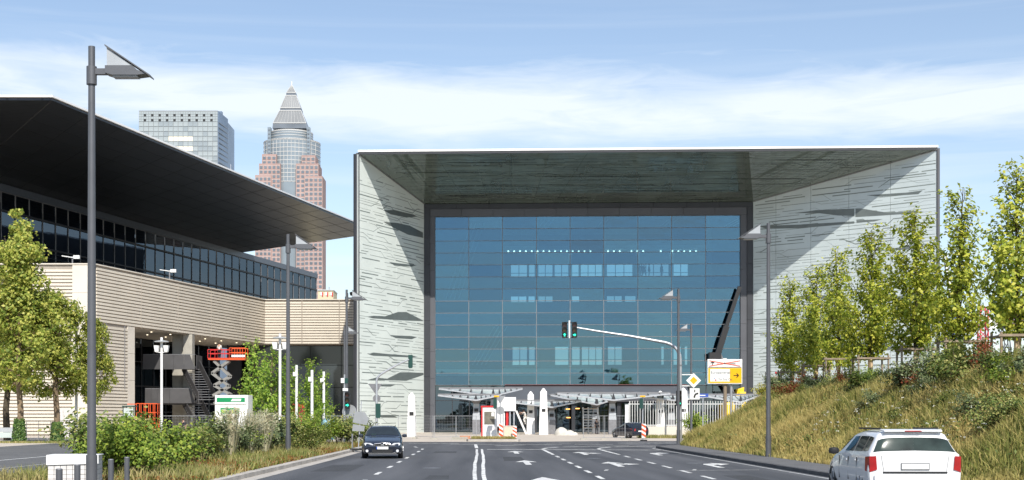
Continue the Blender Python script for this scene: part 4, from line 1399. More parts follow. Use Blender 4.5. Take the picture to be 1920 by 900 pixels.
MB().tube([(0, 0, gz(733, Y3)), (0, 0, gz(705, Y3))], .05, 8).build('post_top', M['steel'], s3, True)
tag(s3, 'signal on a steel post beside the lamp pair, with a round sign back', 'traffic light')
# loose sign on a foot plate by the kerb
Y4 = 69.5
s4 = empty('temporary_sign', (gx(672, Y4), Y4, .12))
MB().box(-.42, .45, -.3, .3, 0, .09).build('foot_plate', M['black'], s4)
MB().bar((-.0, 0, .09), (.16, 0, gz(757, Y4)), .05).build('post', M['steel'], s4)
MB().box(-.35, -.28, -.05, .05, .09, .85).build('stub', M['steel_dark'], s4)
MB().prism([(-.30, -.06, 1.45), (.42, -.06, 1.30), (.56, -.06, 1.62), (.34, -.06, 1.98), (-.18, -.06, 2.02)], (0, .03, 0)).build('sign_back', M['sign_grey'], s4)
MB().prism([(-.32, -.06, 1.0), (.30, -.06, .98), (.34, -.06, 1.25), (-.28, -.06, 1.36)], (0, .03, 0)).build('sign_back', M['sign_grey'], s4)
tag(s4, 'temporary sign seen from behind on a foot plate at the left kerb', 'road sign')

# ---- slim signals at the entrance islands
def slim_signal(px, Y, ptop, ppost, label, s=.8, cap=True):
    e = empty('signal_post', (gx(px, Y), Y, .02))
    z1 = gz(ptop, Y)
    MB().tube([(0, 0, 0), (0, 0, z1)], .06, 8).build('post', M['steel'], e, True)
    signal_head(e, -.12, -.2, z1 - .5, 'up', 1, s, 'green_dark')
    if cap:
        MB().box(-.2, .2, -.15, .15, z1, z1 + .12).build('cap', M['sign_yellow'], e)
    return tag(e, label, 'traffic light')
slim_signal(931, 104, 745, 0, 'green signal on a thin post in front of the white booth')
slim_signal(1205, 105, 745, 0, 'green signal on a thin post before the white picket fence')

# ---- bollards and the pallet of paving stones at lower left
for i, (px, py, Y) in enumerate(((111, 880, 20.3), (145, 872, 22.0), (208, 862, 24.8), (238, 858, 26.2))):
    zt = gz(py, Y)
    e = empty('bollard', (gx(px, Y), Y, 0))
    MB().tube([(0, 0, 0), (0, 0, zt)], .052, 14).build('post', M['lamp_post'], e, True)
    MB().lathe((0, 0, zt), [(.053, 0), (.045, .012), (.0, .016)], 14).build('cap', M['steel_dark'], e, True)
    tag(e, ['grey bollard nearest the left frame edge, before the stone pallet', 'grey bollard just left of the tall lamp post', 'grey bollard just right of the tall lamp post', 'grey bollard farthest right of the four'][i], 'bollard', 'bollards at lower left')
pal = empty('paving_stone_pallet', (gx(142, 34), 34, 0), R(8))
MB().box(-.62, .62, -.5, .5, .0, .13).build('pallet', M['wood'], pal)
M['stone_pale'] = pm('pale_paving_stone', (.62, .60, .58), .8, var=.12, scale=4)
for k in range(6):
    for i in range(8):
        MB().box(-.6 + i * .15 + .006, -.6 + (i + 1) * .15 - .006, -.49 + random.uniform(-.01, .01), .48, .135 + k * .115, .135 + (k + 1) * .115 - .008).build('paving_stone', M['stone_pale'], pal)
tp = []
MB().prism([(-.63, -.52, .83), (.63, -.52, .83), (.63, .5, .83), (-.63, .5, .83)], (0, 0, .02)).build('plastic_cover', M['white'], pal)
MB().prism([(-.635, -.522, .60), (.635, -.522, .63), (.635, -.522, .83), (-.635, -.522, .83)], (0, .004, 0)).build('plastic_cover', M['white'], pal)
tag(pal, 'pallet of pale paving stones under white plastic behind the tall lamp post', 'pallet')
sp = empty('stone_stack', (gx(127, 118), 118, .02))
for k in range(9):
    for i in range(3):
        MB().box(-.75 + i * .5 + .01, -.75 + (i + 1) * .5 - .01, -.5, .5, k * .27 + (.12 if k > 4 else 0), k * .27 + .255 + (.12 if k > 4 else 0)).build('paving_stone', M['stone_pale'], sp)
for z in (.0, 1.35):
    for x in (-.6, 0, .6):
        MB().box(x - .08, x + .08, -.5, .5, z - .0, z + .1).build('timber', M['wood'], sp) if z else None
tag(sp, 'tall stack of grey paving slabs against the beige louvres', 'stack')

# ---- white pylons of the forecourt
def pylon(px, ptop, pbot_w, Y, label, w=.55):
    zt = gz(ptop, Y)
    e = empty('pylon', (gx(px, Y), Y, .012))
    a, b = w, w * .74
    vs, fs = [], []
    prof = [(a, 0), (a * .97, 1.0), (b, zt - .65), (b, zt - .4), (b * .55, zt - .22), (b * .5, zt - .12), (b * .12, zt)]
    for r_, z in prof:
        vs += [(-r_, -r_, z), (r_, -r_, z), (r_, r_, z), (-r_, r_, z)]
    for i in range(len(prof) - 1):
        for k in range(4):
            fs.append((i * 4 + k, i * 4 + (k + 1) % 4, i * 4 + 4 + (k + 1) % 4, i * 4 + 4 + k))
    fs += [(3, 2, 1, 0), tuple(range(len(vs) - 4, len(vs)))]
    MB().add(vs, fs).build('shaft', M['white_wall'], e)
    zl_ = zt * .52
    r_ = a + (b - a) * .5
    MB().box(-.2, .2, -r_ - .05, -r_ + .12, zl_ - .14, zl_ + .18).build('lamp', M['black'], e)
    return tag(e, label, 'pylon', 'white pylons before the entrance')
pylon(772, 736, 10, 128, 'white pylon standing alone before the pale left portal wall', .42)
pylon(995, 734, 10, 150, 'shorter white pylon of the pair right of the ladder', .46)
pylon(1019, 728, 10, 146, 'taller white pylon of the pair right of the ladder', .48)
pylon(1238, 733, 10, 150, 'white pylon behind the picket fence, left one', .48)
pylon(1281, 727, 10, 141, 'white pylon behind the picket fence, right next to the signal mast', .50)

# ---- glass and steel canopies on grey columns
M['canopy_glass'] = pm('milky_canopy_glass', (.50, .56, .54), .15, var=.08, scale=1.0)
def canopy(px, Y, ptop, pcol_, wl, wr, label, depth=3.4, nr=5):
    """butterfly canopy: flat top edge, wings sloping down to the column"""
    zt = gz(ptop, Y)
    zc = gz(pcol_ + 5, Y)
    e = empty('entrance_canopy', (gx(px, Y), Y, .012))
    cw2 = .42
    vs = []
    MB().box(-cw2, cw2, -cw2, cw2, 0, 1.6).build('column_foot', M['steel_dark'], e)
    MB().add([(-cw2, -cw2, 1.62), (cw2, -cw2, 1.62), (cw2, cw2, 1.62), (-cw2, cw2, 1.62), (-.3, -.3, zc), (.3, -.3, zc), (.3, .3, zc), (-.3, .3, zc)],
             [(0, 3, 2, 1), (4, 5, 6, 7), (0, 1, 5, 4), (1, 2, 6, 5), (2, 3, 7, 6), (3, 0, 4, 7)]).build('column', M['lamp_glass'], e)
    MB().box(-.22, .22, -.55, -.38, zc * .74, zc * .74 + .35).build('lamp', M['black'], e)
    MB().lathe((0, 0, zc), [(.3, 0), (.55, .3), (.6, .45)], 12).build('capital', M['steel_dark'], e)
    lift = min(1.1, zt - zc - .55)
    for s, wd in ((-1, wl), (1, wr)):
        if not wd: continue
        p0, p1 = Vector((0, 0, zc + .35)), Vector((s * wd, 0, zt - .12))
        for ysg in (-1, 1):
            up_ = Vector((0, 0, lift if ysg > 0 else 0))
            MB().bar(p0 + Vector((0, ysg * depth / 2, 0)) + up_, p1 + Vector((0, ysg * depth / 2, 0)), .09, .16).build('wing_beam', M['steel'], e)
            MB().bar((0, ysg * depth / 2, zt), (s * wd, ysg * depth / 2, zt), .10, .13).build('edge_beam', M['steel_dark'], e)
        for k in range(nr + 1):
            f = k / nr
            q = p0 + (p1 - p0) * f
            MB().bar((q.x, -depth / 2, q.z), (q.x, depth / 2, q.z + lift * (1 - f)), .07, .12).build('rib', M['steel_dark'], e)
            MB().prism([(q.x - .03, -depth / 2, q.z), (q.x - .03, -depth / 2, zt), (q.x - .03 + s * min(.25, wd / nr * .4), -depth / 2, q.z + .05)], (0, .06, 0)).build('rib_plate', M['frame_dark'], e) if zt - q.z > .25 else None
            if k < nr:
                q2 = p0 + (p1 - p0) * ((k + 1) / nr)
                MB().prism([(q.x + s * .05, -depth / 2 + .06, q.z + .02), (q2.x - s * .05, -depth / 2 + .06, q2.z + .02), (q2.x - s * .05, depth / 2 - .06, q2.z + .02 + lift * (1 - f - 1 / nr)), (q.x + s * .05, depth / 2 - .06, q.z + .02 + lift * (1 - f))], (0, 0, .02)).build('glass_panel', M['canopy_glass'], e)
    return tag(e, label, 'canopy', 'glass canopies before the entrance')
canopy(893, 148, 740, 752, 4.2, 2.6, 'front glass canopy left of the white booth')
canopy(925, 158, 728, 744, 6.4, 3.4, 'rear glass canopy above the white booth, at far left of the entrance')
canopy(1034, 150, 751, 765, 5.6, 3.2, 'low glass canopy right of the tall pylon pair')
canopy(1117, 157, 740, 760, 5.4, 3.6, 'glass canopy above the scaffold, in the middle of the entrance')
canopy(1148, 148, 737, 752, 6.2, 6.2, 'glass canopy above the parked black car')
canopy(1258, 150, 740, 752, 5.2, 5.4, 'glass canopy behind the picket fence')
canopy(1384, 144, 740, 756, 4.4, 2.0, 'glass canopy below the direction sign, partly behind the bank')

# ---- white booth with red frame, boards and beacons on the island
isl = empty('traffic_island', (gx(925, 103.5), 103.5, .02))
MB().prism([(-1.95, -1.0, 0), (1.9, -1.0, 0), (2.1, -.4, 0), (2.0, 1.2, 0), (-1.7, 1.2, 0), (-2.1, .2, 0)], (0, 0, .16)).build('kerb_edge', M['kerb'], isl)
MB().prism([(-1.75, -.8, .162), (1.7, -.8, .162), (1.85, -.3, .162), (1.8, 1.0, .162), (-1.5, 1.0, .162), (-1.85, .2, .162)], (0, 0, .03)).build('soil', M['soil'], isl)
tag(isl, 'low kerbed island with dry grass in front of the booth', 'traffic island')
bt = empty('guard_booth', (gx(917, 106.5), 106.5, .012))
bw = 14.3 * 106.5 / FPX
bh = gz(761, 106.5)
MB().box(-bw, bw, 0, 1.5, .12, bh - .12).build('wall', M['white'], bt)
for x0, x1 in ((-bw - .02, -bw + .10),):
    MB().box(x0, x1, -.03, .08, .05, bh).build('corner_post', M['red'], bt)
MB().box(-bw - .05, bw + .05, -.05, 1.55, bh - .12, bh).build('roof_edge', M['red'], bt)
MB().box(-bw - .03, bw + .03, -.03, 1.5, .0, .12).build('floor_frame', M['wood'], bt)
wnd = MB().box(-bw + .22, bw - .16, -.012, .0, bh * .46, bh * .83).build('window', pm('booth_window', (.17, .16, .13), .1, var=.3, scale=2), bt)
MB().box(bw - .42, bw - .20, -.02, -.013, bh * .70, bh * .81).build('notice', M['sign_white'], wnd)
tag(bt, 'white guard booth with red edges on the entrance island', 'booth')
wb = empty('notice_board', (gx(950, 108.5), 108.5, .012))
z0, z1, z2 = gz(800, 108.5), gz(771, 108.5), gz(745, 108.5)
MB().box(-.75, .75, 0, .1, z1, z2).build('upper_board', M['white'], wb)
MB().box(-.9, -.15, .15, .25, z0, z1 + .1).build('lower_board', M['white'], wb)
for x in (-.28, .28, .6):
    MB().box(x - .05, x + .05, .12, .2, .0, z1).build('post', M['steel'], wb)
MB().box(-.06, .14, .18, .24, z0, z1).build('red_strip', M['red'], wb)
tag(wb, 'blank white board on posts right of the booth', 'board')
cb = empty('control_cabinet', (gx(956, 106), 106, .012))
MB().box(-.48, .48, 0, .6, 0, gz(800, 106)).build('cabinet_body', pm('cream_cabinet', (.66, .55, .42), .6, var=.05), cb)
MB().box(-.5, .5, -.03, .63, gz(800, 106), gz(799, 106) + .02).build('lid', M['beige'], cb)
MB().box(-.12, .08, -.015, 0, .25, .32).build('vent', M['frame'], cb)
tag(cb, 'cream switch cabinet under the blank white board', 'cabinet')
for px, Y, zt_, lab in ((939.5, 104.2, 795, 'red and white striped beacon in front of the booth'), (965, 105.4, 800, 'red and white striped beacon at the right end of the booth island'), (1207, 104, 795, 'red and white striped beacon before the picket fence')):
    e = empty('warning_beacon', (gx(px, Y), Y, .02))
    zt = gz(zt_, Y)
    bw_ = .16
    MB().box(-bw_, bw_, 0, .03, .25, zt).build('plate', M['white'], e)
    n = 3
    for k in range(n):
        za = .25 + (zt - .25) * (k + .05) / n
        zb_ = za + (zt - .25) / n * .5
        MB().prism([(-bw_, -.006, min(zt, za + .2)), (bw_, -.006, za), (bw_, -.006, zb_), (-bw_, -.006, min(zt, zb_ + .2))], (0, .004, 0)).build('red_stripe', M['orange'], e)
    MB().box(-.25, .25, -.2, .25, 0, .1).build('foot', M['black'], e)
    MB().box(-.03, .03, .03, .06, .1, .4).build('stem', M['steel'], e)
    tag(e, lab, 'beacon', 'striped beacons at the entrance')
rs = empty('round_sign', (gx(938, 104.6), 104.6, .18))
MB().tube([(0, 0, 0), (0, 0, gz(745, 104.6))], .04, 8).build('post', M['steel'], rs, True)
MB().disc((0, .05, gz(774, 104.6)), (0, 1, 0), .32, .03).build('round_sign_back', M['sign_grey'], rs)
MB().prism([(-.42, .05, gz(746, 104.6)), (.42, .05, gz(746, 104.6)), (0, .05, gz(762, 104.6))], (0, .03, 0)).build('triangle_sign_back', M['sign_grey'], rs)
tag(rs, 'grey backs of a round and a triangular sign on a post before the booth', 'road sign')

# ---- white picket fence on a low wall
Yf = 122.0
M['picket'] = pm('dull_white_paint', (.56, .56, .54), .6, var=.1, scale=3)
fe = empty('picket_fence', (gx(1178, Yf), Yf, .012))
fx1 = gx(1404, Yf) - fe.location.x
zt = gz(752, Yf)
MB().box(1.2, fx1, -.05, .35, 0, 1.05).build('low_wall', M['beige'], fe)
MB().box(-.28, .02, -.15, .25, 0, gz(759, Yf)).build('gate_post', M['white'], fe)
for z in (1.15, zt - .28):
    MB().box(.0, fx1, .1, .16, z - .03, z + .03).build('rail', M['white'], fe)
x = .14
pick = MB().box(-.028, .028, 0, .05, 0, 1).mesh('picket'); pick.materials.append(M['picket'])
while x < fx1:
    z0 = .15 if x < 1.1 else 1.06
    link('picket', pick, None, fe, (x, .05, z0), None, (1.7 if int(x * 4.2) % 12 == 0 else 1, 1, zt - z0 + random.uniform(-.02, .02)))
    x += .238
tag(fe, 'white picket fence on a low beige wall right of the entrance', 'fence')

# ---- mesh site fences
M['mesh_wire'] = pm('galvanised_wire', (.42, .43, .44), .5, metal=.5, var=.1)
def site_fence(p, q, label, h=2.0):
    p, q = Vector(p), Vector(q)
    e = empty('site_fence', p)
    d = q - p
    L = d.length
    u = d.normalized()
    for s in (0, .5, 1):
        c = u * (L * s)
        MB().tube([c + UP * .05, c + UP * h], .025, 6).build('post', M['mesh_wire'], e)
        MB().cbox(c + UP * .06, .5, .25, .12).build('foot', M['concrete'], e)
    for z in (.2, h - .02):
        MB().bar(UP * z, u * L + UP * z, .035, .035).build('rail', M['mesh_wire'], e)
    mb = MB()
    k = int(L / .25)
    for i in range(1, k):
        c = u * (L * i / k)
        mb.bar(c + UP * .2, c + UP * h, .006, .006)
    for i in range(1, 7):
        z = .2 + (h - .2) * i / 7
        mb.bar(UP * z, u * L + UP * z, .006, .006)
    tag(mb.build('wire_mesh', M['mesh_wire'], e), kind='stuff')
    return tag(e, label, 'fence', 'mesh site fences')
site_fence((gx(815, 112), 112, .012), (gx(893, 118), 118, .012), 'mesh fence before the glass left of the booth')
site_fence((gx(747, 120), 120, .012), (gx(812, 113), 113, .012), 'mesh fence beside the lone white pylon')
site_fence((gx(1094, 111), 111, .012), (gx(1172, 109), 109, .012), 'mesh fence in front of the parked black car')
site_fence((gx(300, 112), 112, .012), (gx(420, 112), 112, .012), 'long mesh fence before the dark stair')
site_fence((gx(425, 112), 112, .012), (gx(640, 112), 112, .012), 'long mesh fence behind the young trees and white posts')
site_fence((gx(50, 103), 103, .012), (gx(95, 104), 104, .012), 'mesh fence between the two ivy-clad trunks', 1.6)
site_fence((gx(112, 104), 104, .012), (gx(150, 105), 105, .012), 'mesh fence right of the ivy-clad trunks', 1.6)
gp = empty('glass_screen', (gx(0, 97), 97, .012))
MB().box(-1.2, 23 * 97 / FPX, 0, .05, gz(821, 97), gz(811, 97)).build('lower_pane', M['canopy_glass'], gp)
MB().box(-1.2, 23 * 97 / FPX, 0, .05, gz(810.5, 97), gz(802, 97)).build('upper_pane', M['lamp_glass'], gp)
MB().box(22 * 97 / FPX, 24 * 97 / FPX, -.03, .08, 0, gz(801, 97)).build('post', M['lamp_glass'], gp)
tag(gp, 'grey glass screen at the far left edge below the trees', 'screen')

# ---- white mast lights and posts in the yard
def mast_light(px, Y, ptop, label, n=2):
    e = empty('mast_light', (gx(px, Y), Y, .012))
    zt = gz(ptop, Y)
    MB().tube([(0, 0, 0), (0, 0, zt)], .11, 10).build('mast', M['white'], e, True)
    if n:
        MB().lathe((0, 0, zt - .42), [(.15, 0), (.62, .02), (.62, .1), (.15, .18)], 16).build('disc_shade', M['lamp_glass'], e)
        MB().bar((-.5, 0, zt - 1.3), (.5, 0, zt - 1.3), .06).build('cross_arm', M['white'], e)
        for s in (-1, 1):
            MB().add([(s * .25, -.2, zt - 1.25), (s * .55, -.2, zt - 1.25), (s * .55, .2, zt - 1.25), (s * .25, .2, zt - 1.25), (s * .2, -.26, zt - .7), (s * .62, -.26, zt - .7), (s * .62, .26, zt - .7), (s * .2, .26, zt - .7)],
                     [(0, 3, 2, 1), (4, 5, 6, 7), (0, 1, 5, 4), (1, 2, 6, 5), (2, 3, 7, 6), (3, 0, 4, 7)]).build('flood_lamp', M['white'], e)
    else:
        MB().cbox((-.12, -.1, zt - .75), .3, .25, .35).build('spot_lamp', M['white'], e)
    return tag(e, label, 'lamp post', 'white mast lights in the yard')
mast_light(303, 116, 633, 'white mast with twin floodlights before the dark stair')
mast_light(525, 110, 626, 'white mast with twin floodlights among the young trees')
mast_light(556, 112, 685, 'plain white post just right of the street lamp among the young trees', 0)
mast_light(585, 108, 694, 'plain white post in the middle of the young trees', 0)
mast_light(607, 114, 697, 'plain white post farthest right beside the young trees', 0)
mast_light(143, 101, 590, 'white post beside the left trees before the beige corner', 0)

# ---- building-site things in the yard
def frame_cage(e, w, d, h, n, mat, name='rail', z0=0, x0=0, y0=0):
    for z in (z0, z0 + h * .55, z0 + h):
        for y in (y0, y0 + d):
            MB().bar((x0, y, z), (x0 + w, y, z), .06).build(name, mat, e)
    for i in range(n + 1):
        for y in (y0, y0 + d):
            x = x0 + w * i / n
            MB().bar((x, y, z0), (x, y, z0 + h), .05).build('upright', mat, e)
# scissor lift in the recess
Yk = 147.0
sl = empty('scissor_lift', (gx(415, Yk), Yk, .012))
X = lambda px: gx(px, Yk) - sl.location.x
Z = lambda py: gz(py, Yk)
MB().box(X(392), X(462), -.6, .9, Z(675), Z(672)).build('platform', M['orange'], sl)
frame_cage(sl, X(462) - X(432), 1.5, Z(653) - Z(672), 3, M['orange'], 'guard_rail', Z(672), X(432), -.6)
frame_cage(sl, X(432) - X(392), 1.5, Z(656) - Z(672), 3, M['red'], 'guard_rail', Z(672), X(392) - .02, -.6)
M['lift_arm'] = pm('lift_arm_grey', (.22, .215, .20), .5, var=.1)
MB().box(X(436), X(461), -.63, -.61, Z(670), Z(666)).build('maker_plate', M['sign_white'], sl)
zig = [(398, 700), (432, 677), (399, 676), (432, 706), (402, 723), (433, 740), (400, 740), (432, 708)]
for (xa, ya), (xb, yb) in (((430, 677), (398, 700)), ((402, 677), (432, 706)), ((432, 706), (402, 723)), ((402, 723), (433, 740)), ((398, 700), (430, 724)), ((433, 740), (402, 757)), ((430, 724), (400, 742))):
    for y in (-.35, .55):
        MB().bar((X(xa), y, Z(ya)), (X(xb), y, Z(yb)), .12, .28).build('scissor_arm', M['lift_arm'], sl)
MB().box(X(394), X(440), -.6, .9, .35, .95).build('chassis', M['frame'], sl)
for x in (396, 436):
    for y in (-.62, .8):
        MB().disc((X(x), y, .35), (0, 1, 0), .35, .2, 14).build('wheel', M['rubber'], sl)
tag(sl, 'orange scissor lift raised under the louvred overhang', 'scissor lift')
# second, lowered lift
s2 = empty('scissor_lift', (gx(280, 122), 122, .012))
MB().box(-1.05, 1.05, -.5, .6, 1.2, 1.3).build('platform', M['orange'], s2)
frame_cage(s2, 2.1, 1.1, gz(757, 122) - 1.3, 5, M['orange'], 'guard_rail', 1.3, -1.05, -.5)
MB().box(-1, 1, -.4, .5, .3, 1.2).build('chassis', M['orange'], s2)
for x in (-.75, .75):
    MB().disc((x, -.5, .3), (0, 1, 0), .3, .15, 14).build('wheel', M['rubber'], s2)
MB().bar((-1.9, -.4, gz(758, 122)), (-1.05, -.4, gz(758, 122)), .08).build('drawbar', M['orange'], s2)
tag(s2, 'lowered orange lift cage left of the dark stair, behind the pallets', 'scissor lift')
# pallets, stacked on edge
for px, Y, lab in ((257, 117, 'wooden pallets leaning before the orange cage, left one'), (274, 117.4, 'wooden pallets leaning before the orange cage, right one')):
    e = empty('pallet', (gx(px, Y), Y, .012))
    for k in range(7):
        MB().box(-.34, .34, 0, .05, .2 + k * .24, .2 + k * .24 + .12).build('slat', M['wood_new'], e)
    for x in (-.3, .3):
        MB().box(x - .05, x + .05, .05, .15, 0, 1.95).build('bearer', M['wood_new'], e)
    tag(e, lab, 'pallet', 'wooden pallets in the yard')
# compact blue machine with a cab
cm = empty('compact_tractor', (gx(240, 119), 119, .012))
MB().box(-.65, .55, 0, 1.3, .5, 1.1).build('body', M['blue'], cm, bevel=.06)
MB().box(-.5, .5, .3, 1.3, 1.1, 1.2).build('cab_floor', M['blue'], cm)
for x in (-.5, .46):
    for y in (.1, 1.25):
        MB().box(x, x + .06, y, y + .06, 1.1, gz(763, 119)).build('cab_post', M['green_dark'], cm)
MB().box(-.55, .57, .05, 1.35, gz(763, 119), gz(763, 119) + .1).build('cab_roof', M['green_dark'], cm)
MB().box(-.42, .44, .12, .14, 1.25, gz(763, 119) - .1).build('windscreen', M['canopy_glass'], cm)
for x in (-.75, .55):
    for y in (.15, 1.1):
        MB().add(*(lambda b: (b.v, b.f))(MB().disc((x, y, .38), (1, 0, 0), .38, .22, 14))).build('wheel', M['rubber'], cm)
tag(cm, 'small blue machine with a cab left of the pallets', 'tractor')
# advertising container, white with green panels
Ya = 108.0
ad = empty('site_container', (gx(434, Ya), Ya, .012))
aw = 31 * Ya / FPX
az = gz(741, Ya)
MB().box(-aw, aw, 0, 2.2, .1, az).build('container_body', M['white'], ad, bevel=.03)
M['ad_green'] = pm('advert_green', (.0, .24, .08), .5, var=.12, scale=1.5)
M['ad_yellow'] = pm('advert_yellow', (.80, .70, .08), .5, var=.05)
gpn = MB().box(-aw + .15, aw - .25, -.03, .0, gz(754, Ya), gz(746, Ya)).build('green_panel', M['ad_green'], ad)
MB().box(-aw, aw - .1, -.06, .0, gz(758, Ya), gz(756.5, Ya)).build('ledge', M['beige'], ad)
gp2 = MB().box(-aw + .45, aw - .7, -.03, .0, gz(776, Ya), gz(765, Ya)).build('green_panel', M['ad_green'], ad)
text('lettering', '20% RABATT', .32, M['ad_yellow'], ad, (-aw + .5, -.035, gz(772, Ya)), f90).scale.x = .8
MB().prism([(-.05, -.034, gz(752.5, Ya)), (.75, -.034, gz(752.5, Ya)), (.80, -.034, gz(748, Ya)), (.08, -.034, gz(748, Ya))], (0, .003, 0)).build('white_logo_band', M['sign_white'], ad)
tag(ad, 'white site container with two green advertising panels', 'container')
# red road barriers and blue tanks behind the young trees
rb = empty('red_barrier', (gx(545, 122), 122, .012))
for x0 in (-1.25, .05):
    frame_cage(rb, 1.2, .04, gz(757, 122) - .3, 8, M['red'], 'rail', .25, x0, 0)
    MB().box(x0, x0 + 1.2, -.02, .06, gz(764, 122), gz(760, 122)).build('board', M['red'], rb)
tag(rb, 'red plastic barriers behind the young trees', 'barrier')
for px, lab in ((583, 'pale blue tank behind the hedge, left of the pair'), (614, 'pale blue tank behind the hedge, right of the pair')):
    e = empty('tank', (gx(px, 112), 112, .012))
    MB().lathe((0, 0, 0), [(.6, 0), (.64, .2), (.64, 1.35), (.55, 1.62), (.2, 1.75)], 18).build('tank_body', pm('pale_blue_plastic', (.25, .45, .60), .5, var=.05), e, True)
    MB().lathe((0, 0, 1.75), [(.2, 0), (.2, .1)], 12).build('lid', M['black'], e)
    tag(e, lab, 'tank', 'pale blue tanks')
# scaffold tower at the entrance
Yw = 151.0
sc_ = empty('scaffold_tower', (gx(1108, Yw), Yw, .012))
sw, sh = 14 * Yw / FPX, gz(764, Yw)
for x in (-sw, -sw * .3, sw):
    for y in (0, 1.2):
        MB().tube([(x, y, 0), (x, y, sh)], .04, 6).build('standard', M['steel'], sc_)
for k in range(9):
    z = .35 + k * (sh - .4) / 8.5
    MB().bar((-sw, 0, z), (sw, 0, z), .07).build('ledger', M['steel'], sc_)
    if k in (1, 4, 8):
        MB().box(-sw, sw, 0, 1.2, z + .04, z + .1).build('deck', M['wood_new'], sc_)
MB().bar((-sw, 0, .4), (sw, 0, sh * .6), .04).build('brace', M['steel'], sc_)
tag(sc_, 'steel scaffold tower under the middle canopy', 'scaffold')
# rubble sack heap and loose things on the forecourt
hp = empty('sack_heap', (gx(1060, 140), 140, .012))
for i, (x, r_, h) in enumerate(((-.4, .75, .85), (.45, .6, .55), (1.0, .35, .35))):
    MB().lathe((x, 0, 0), [(r_, 0), (r_ * .95, h * .35), (r_ * .7, h * .75), (r_ * .2, h)], 12).build('sack', pm('pale_sack', (.55, .52, .46), .9, var=.2, scale=3, bump=.5, bscale=6), hp, True)
tag(hp, 'heap of pale sacks before the dark entrance', 'heap')
for px, py, Y, w, h, mk, lab in ((872, 806, 112, .9, .32, 'orange', 'orange brick stack on the forecourt left of the booth'), (862, 813, 108, 1.3, .28, 'steel', 'grey slab pile on the forecourt left of the booth')):
    e = empty('brick_pile', (gx(px, Y), Y, .012))
    n = 5
    for i in range(n):
        for k in range(2):
            MB().box(-w / 2 + w * i / n + .01, -w / 2 + w * (i + 1) / n - .01, 0, .5, h * k / 2, h * (k + 1) / 2 - .01).build('brick', pm('clay', (.5, .22, .12), .85) if (mk == 'orange' and i == 0 and k == 0) else (bpy.data.materials['clay'] if mk == 'orange' else M['concrete']), e)
    tag(e, lab, 'pile')
# ladder at the boards
ld = empty('ladder', (gx(978, 148), 148, .012))
a0, a1 = Vector((gx(986, 148) - ld.location.x, 0, 0)), Vector((gx(967, 148) - ld.location.x, .4, gz(770, 148)))
for o_ in (-.0, .42):
    MB().bar(a0 + Vector((o_ * .3, o_, 0)), a1 + Vector((o_ * .3, o_, 0)), .09, .09).build('rail', M['white'], ld)
for k in range(8):
    p = a0.lerp(a1, (k + .6) / 8.5)
    MB().bar(p, p + Vector((.126, .42, 0)), .05).build('rung', M['white'], ld)
tag(ld, 'white ladder leaning right of the blank board', 'ladder')

# ---- yellow site crane in front of the glass, its black boom modelled after a dark reflection
Yc = 167.6
cr = empty('mobile_crane', (gx(1368, Yc), Yc, .012))
X = lambda px: gx(px, Yc) - cr.location.x
Z = lambda py: gz(py, Yc)
MB().prism([(X(1352), -1, .9), (X(1396), -1, .9), (X(1396), -1, Z(735)), (X(1384), -1, Z(735)), (X(1376), -1, Z(752)), (X(1352), -1, Z(757))], (0, 2.2, 0)).build('crane_body', M['yellow'], cr, bevel=.08)
MB().prism([(X(1376), -.6, Z(752)), (X(1392), -.6, Z(752)), (X(1394), -.6, Z(726)), (X(1382), -.6, Z(730))], (0, 1.4, 0)).build('turret', M['yellow'], cr, bevel=.06)
for px in (1356, 1374, 1392):
    MB().disc((X(px), -1.15, .55), (0, 1, 0), .55, .3, 16).build('wheel', M['rubber'], cr)
MB().bar((X(1342), 0, Z(672)), (X(1387), 0, Z(538)), .42, .48).build('boom', M['black'], cr)  # black bars stand in for the boom's dark mirror image in the glass
MB().bar((X(1338), 0, Z(690)), (X(1362), 0, Z(612)), .62, .72).build('boom_base', M['black'], cr)
MB().bar((X(1376), 0, Z(748)), (X(1338), 0, Z(690)), .7, .7).build('boom_root', M['black'], cr)
MB().cbox((X(1340), 0, Z(668)), 1.5, 1.2, .9).build('winch', M['black'], cr)
MB().bar((X(1377), .2, Z(740)), (X(1348), .2, Z(652)), .18, .18).build('ram', M['steel_dark'], cr)
tag(cr, 'yellow mobile crane behind the direction sign with a black boom standing for a reflection', 'crane')

# ---- far things on the right: red tower crane, lattice jib, blue boom
Yt = 420.0
tcn_ = empty('tower_crane', (gx(1843, Yt), Yt, 0))
zt = gz(598, Yt)
w_ = 1.0
def lattice(par, p, q, w, mat, n, name='lattice'):
    p, q = Vector(p), Vector(q)
    d = (q - p).normalized()
    a = d.orthogonal().normalized() if abs(d.z) < .9 else Vector((1, 0, 0))
    b = d.cross(a).normalized()
    cs = [(a + b) * w / 2, (a - b) * w / 2, (-a - b) * w / 2, (-a + b) * w / 2]
    for c in cs:
        MB().bar(p + c, q + c, w * .16).build('chord', mat, par)
    for i in range(n):
        f0, f1 = p.lerp(q, i / n), p.lerp(q, (i + 1) / n)
        mb = MB()
        for k in range(4):
            mb.bar(f0 + cs[k], f1 + cs[(k + 1) % 4], w * .09)
        mb.build('brace', mat, par)
M['crane_red'] = pm('crane_red', (.55, .06, .07), .5, var=.1)
lattice(tcn_, (0, 0, 0), (0, 0, zt + 4), 2.4, M['crane_red'], 14)
lattice(tcn_, (-9, 0, gz(606, Yt)), (22, 0, gz(602, Yt)), 1.5, M['crane_red'], 14)
MB().cbox((2.4, -1.2, gz(609, Yt)), 2.6, 1.8, 3.2).build('cab', M['white'], tcn_)
MB().cbox((-8, 0, gz(607, Yt) - .8), 3, 1.6, 2.6).build('counterweight', M['concrete'], tcn_)
tag(tcn_, 'distant red tower crane between the right trees', 'crane')
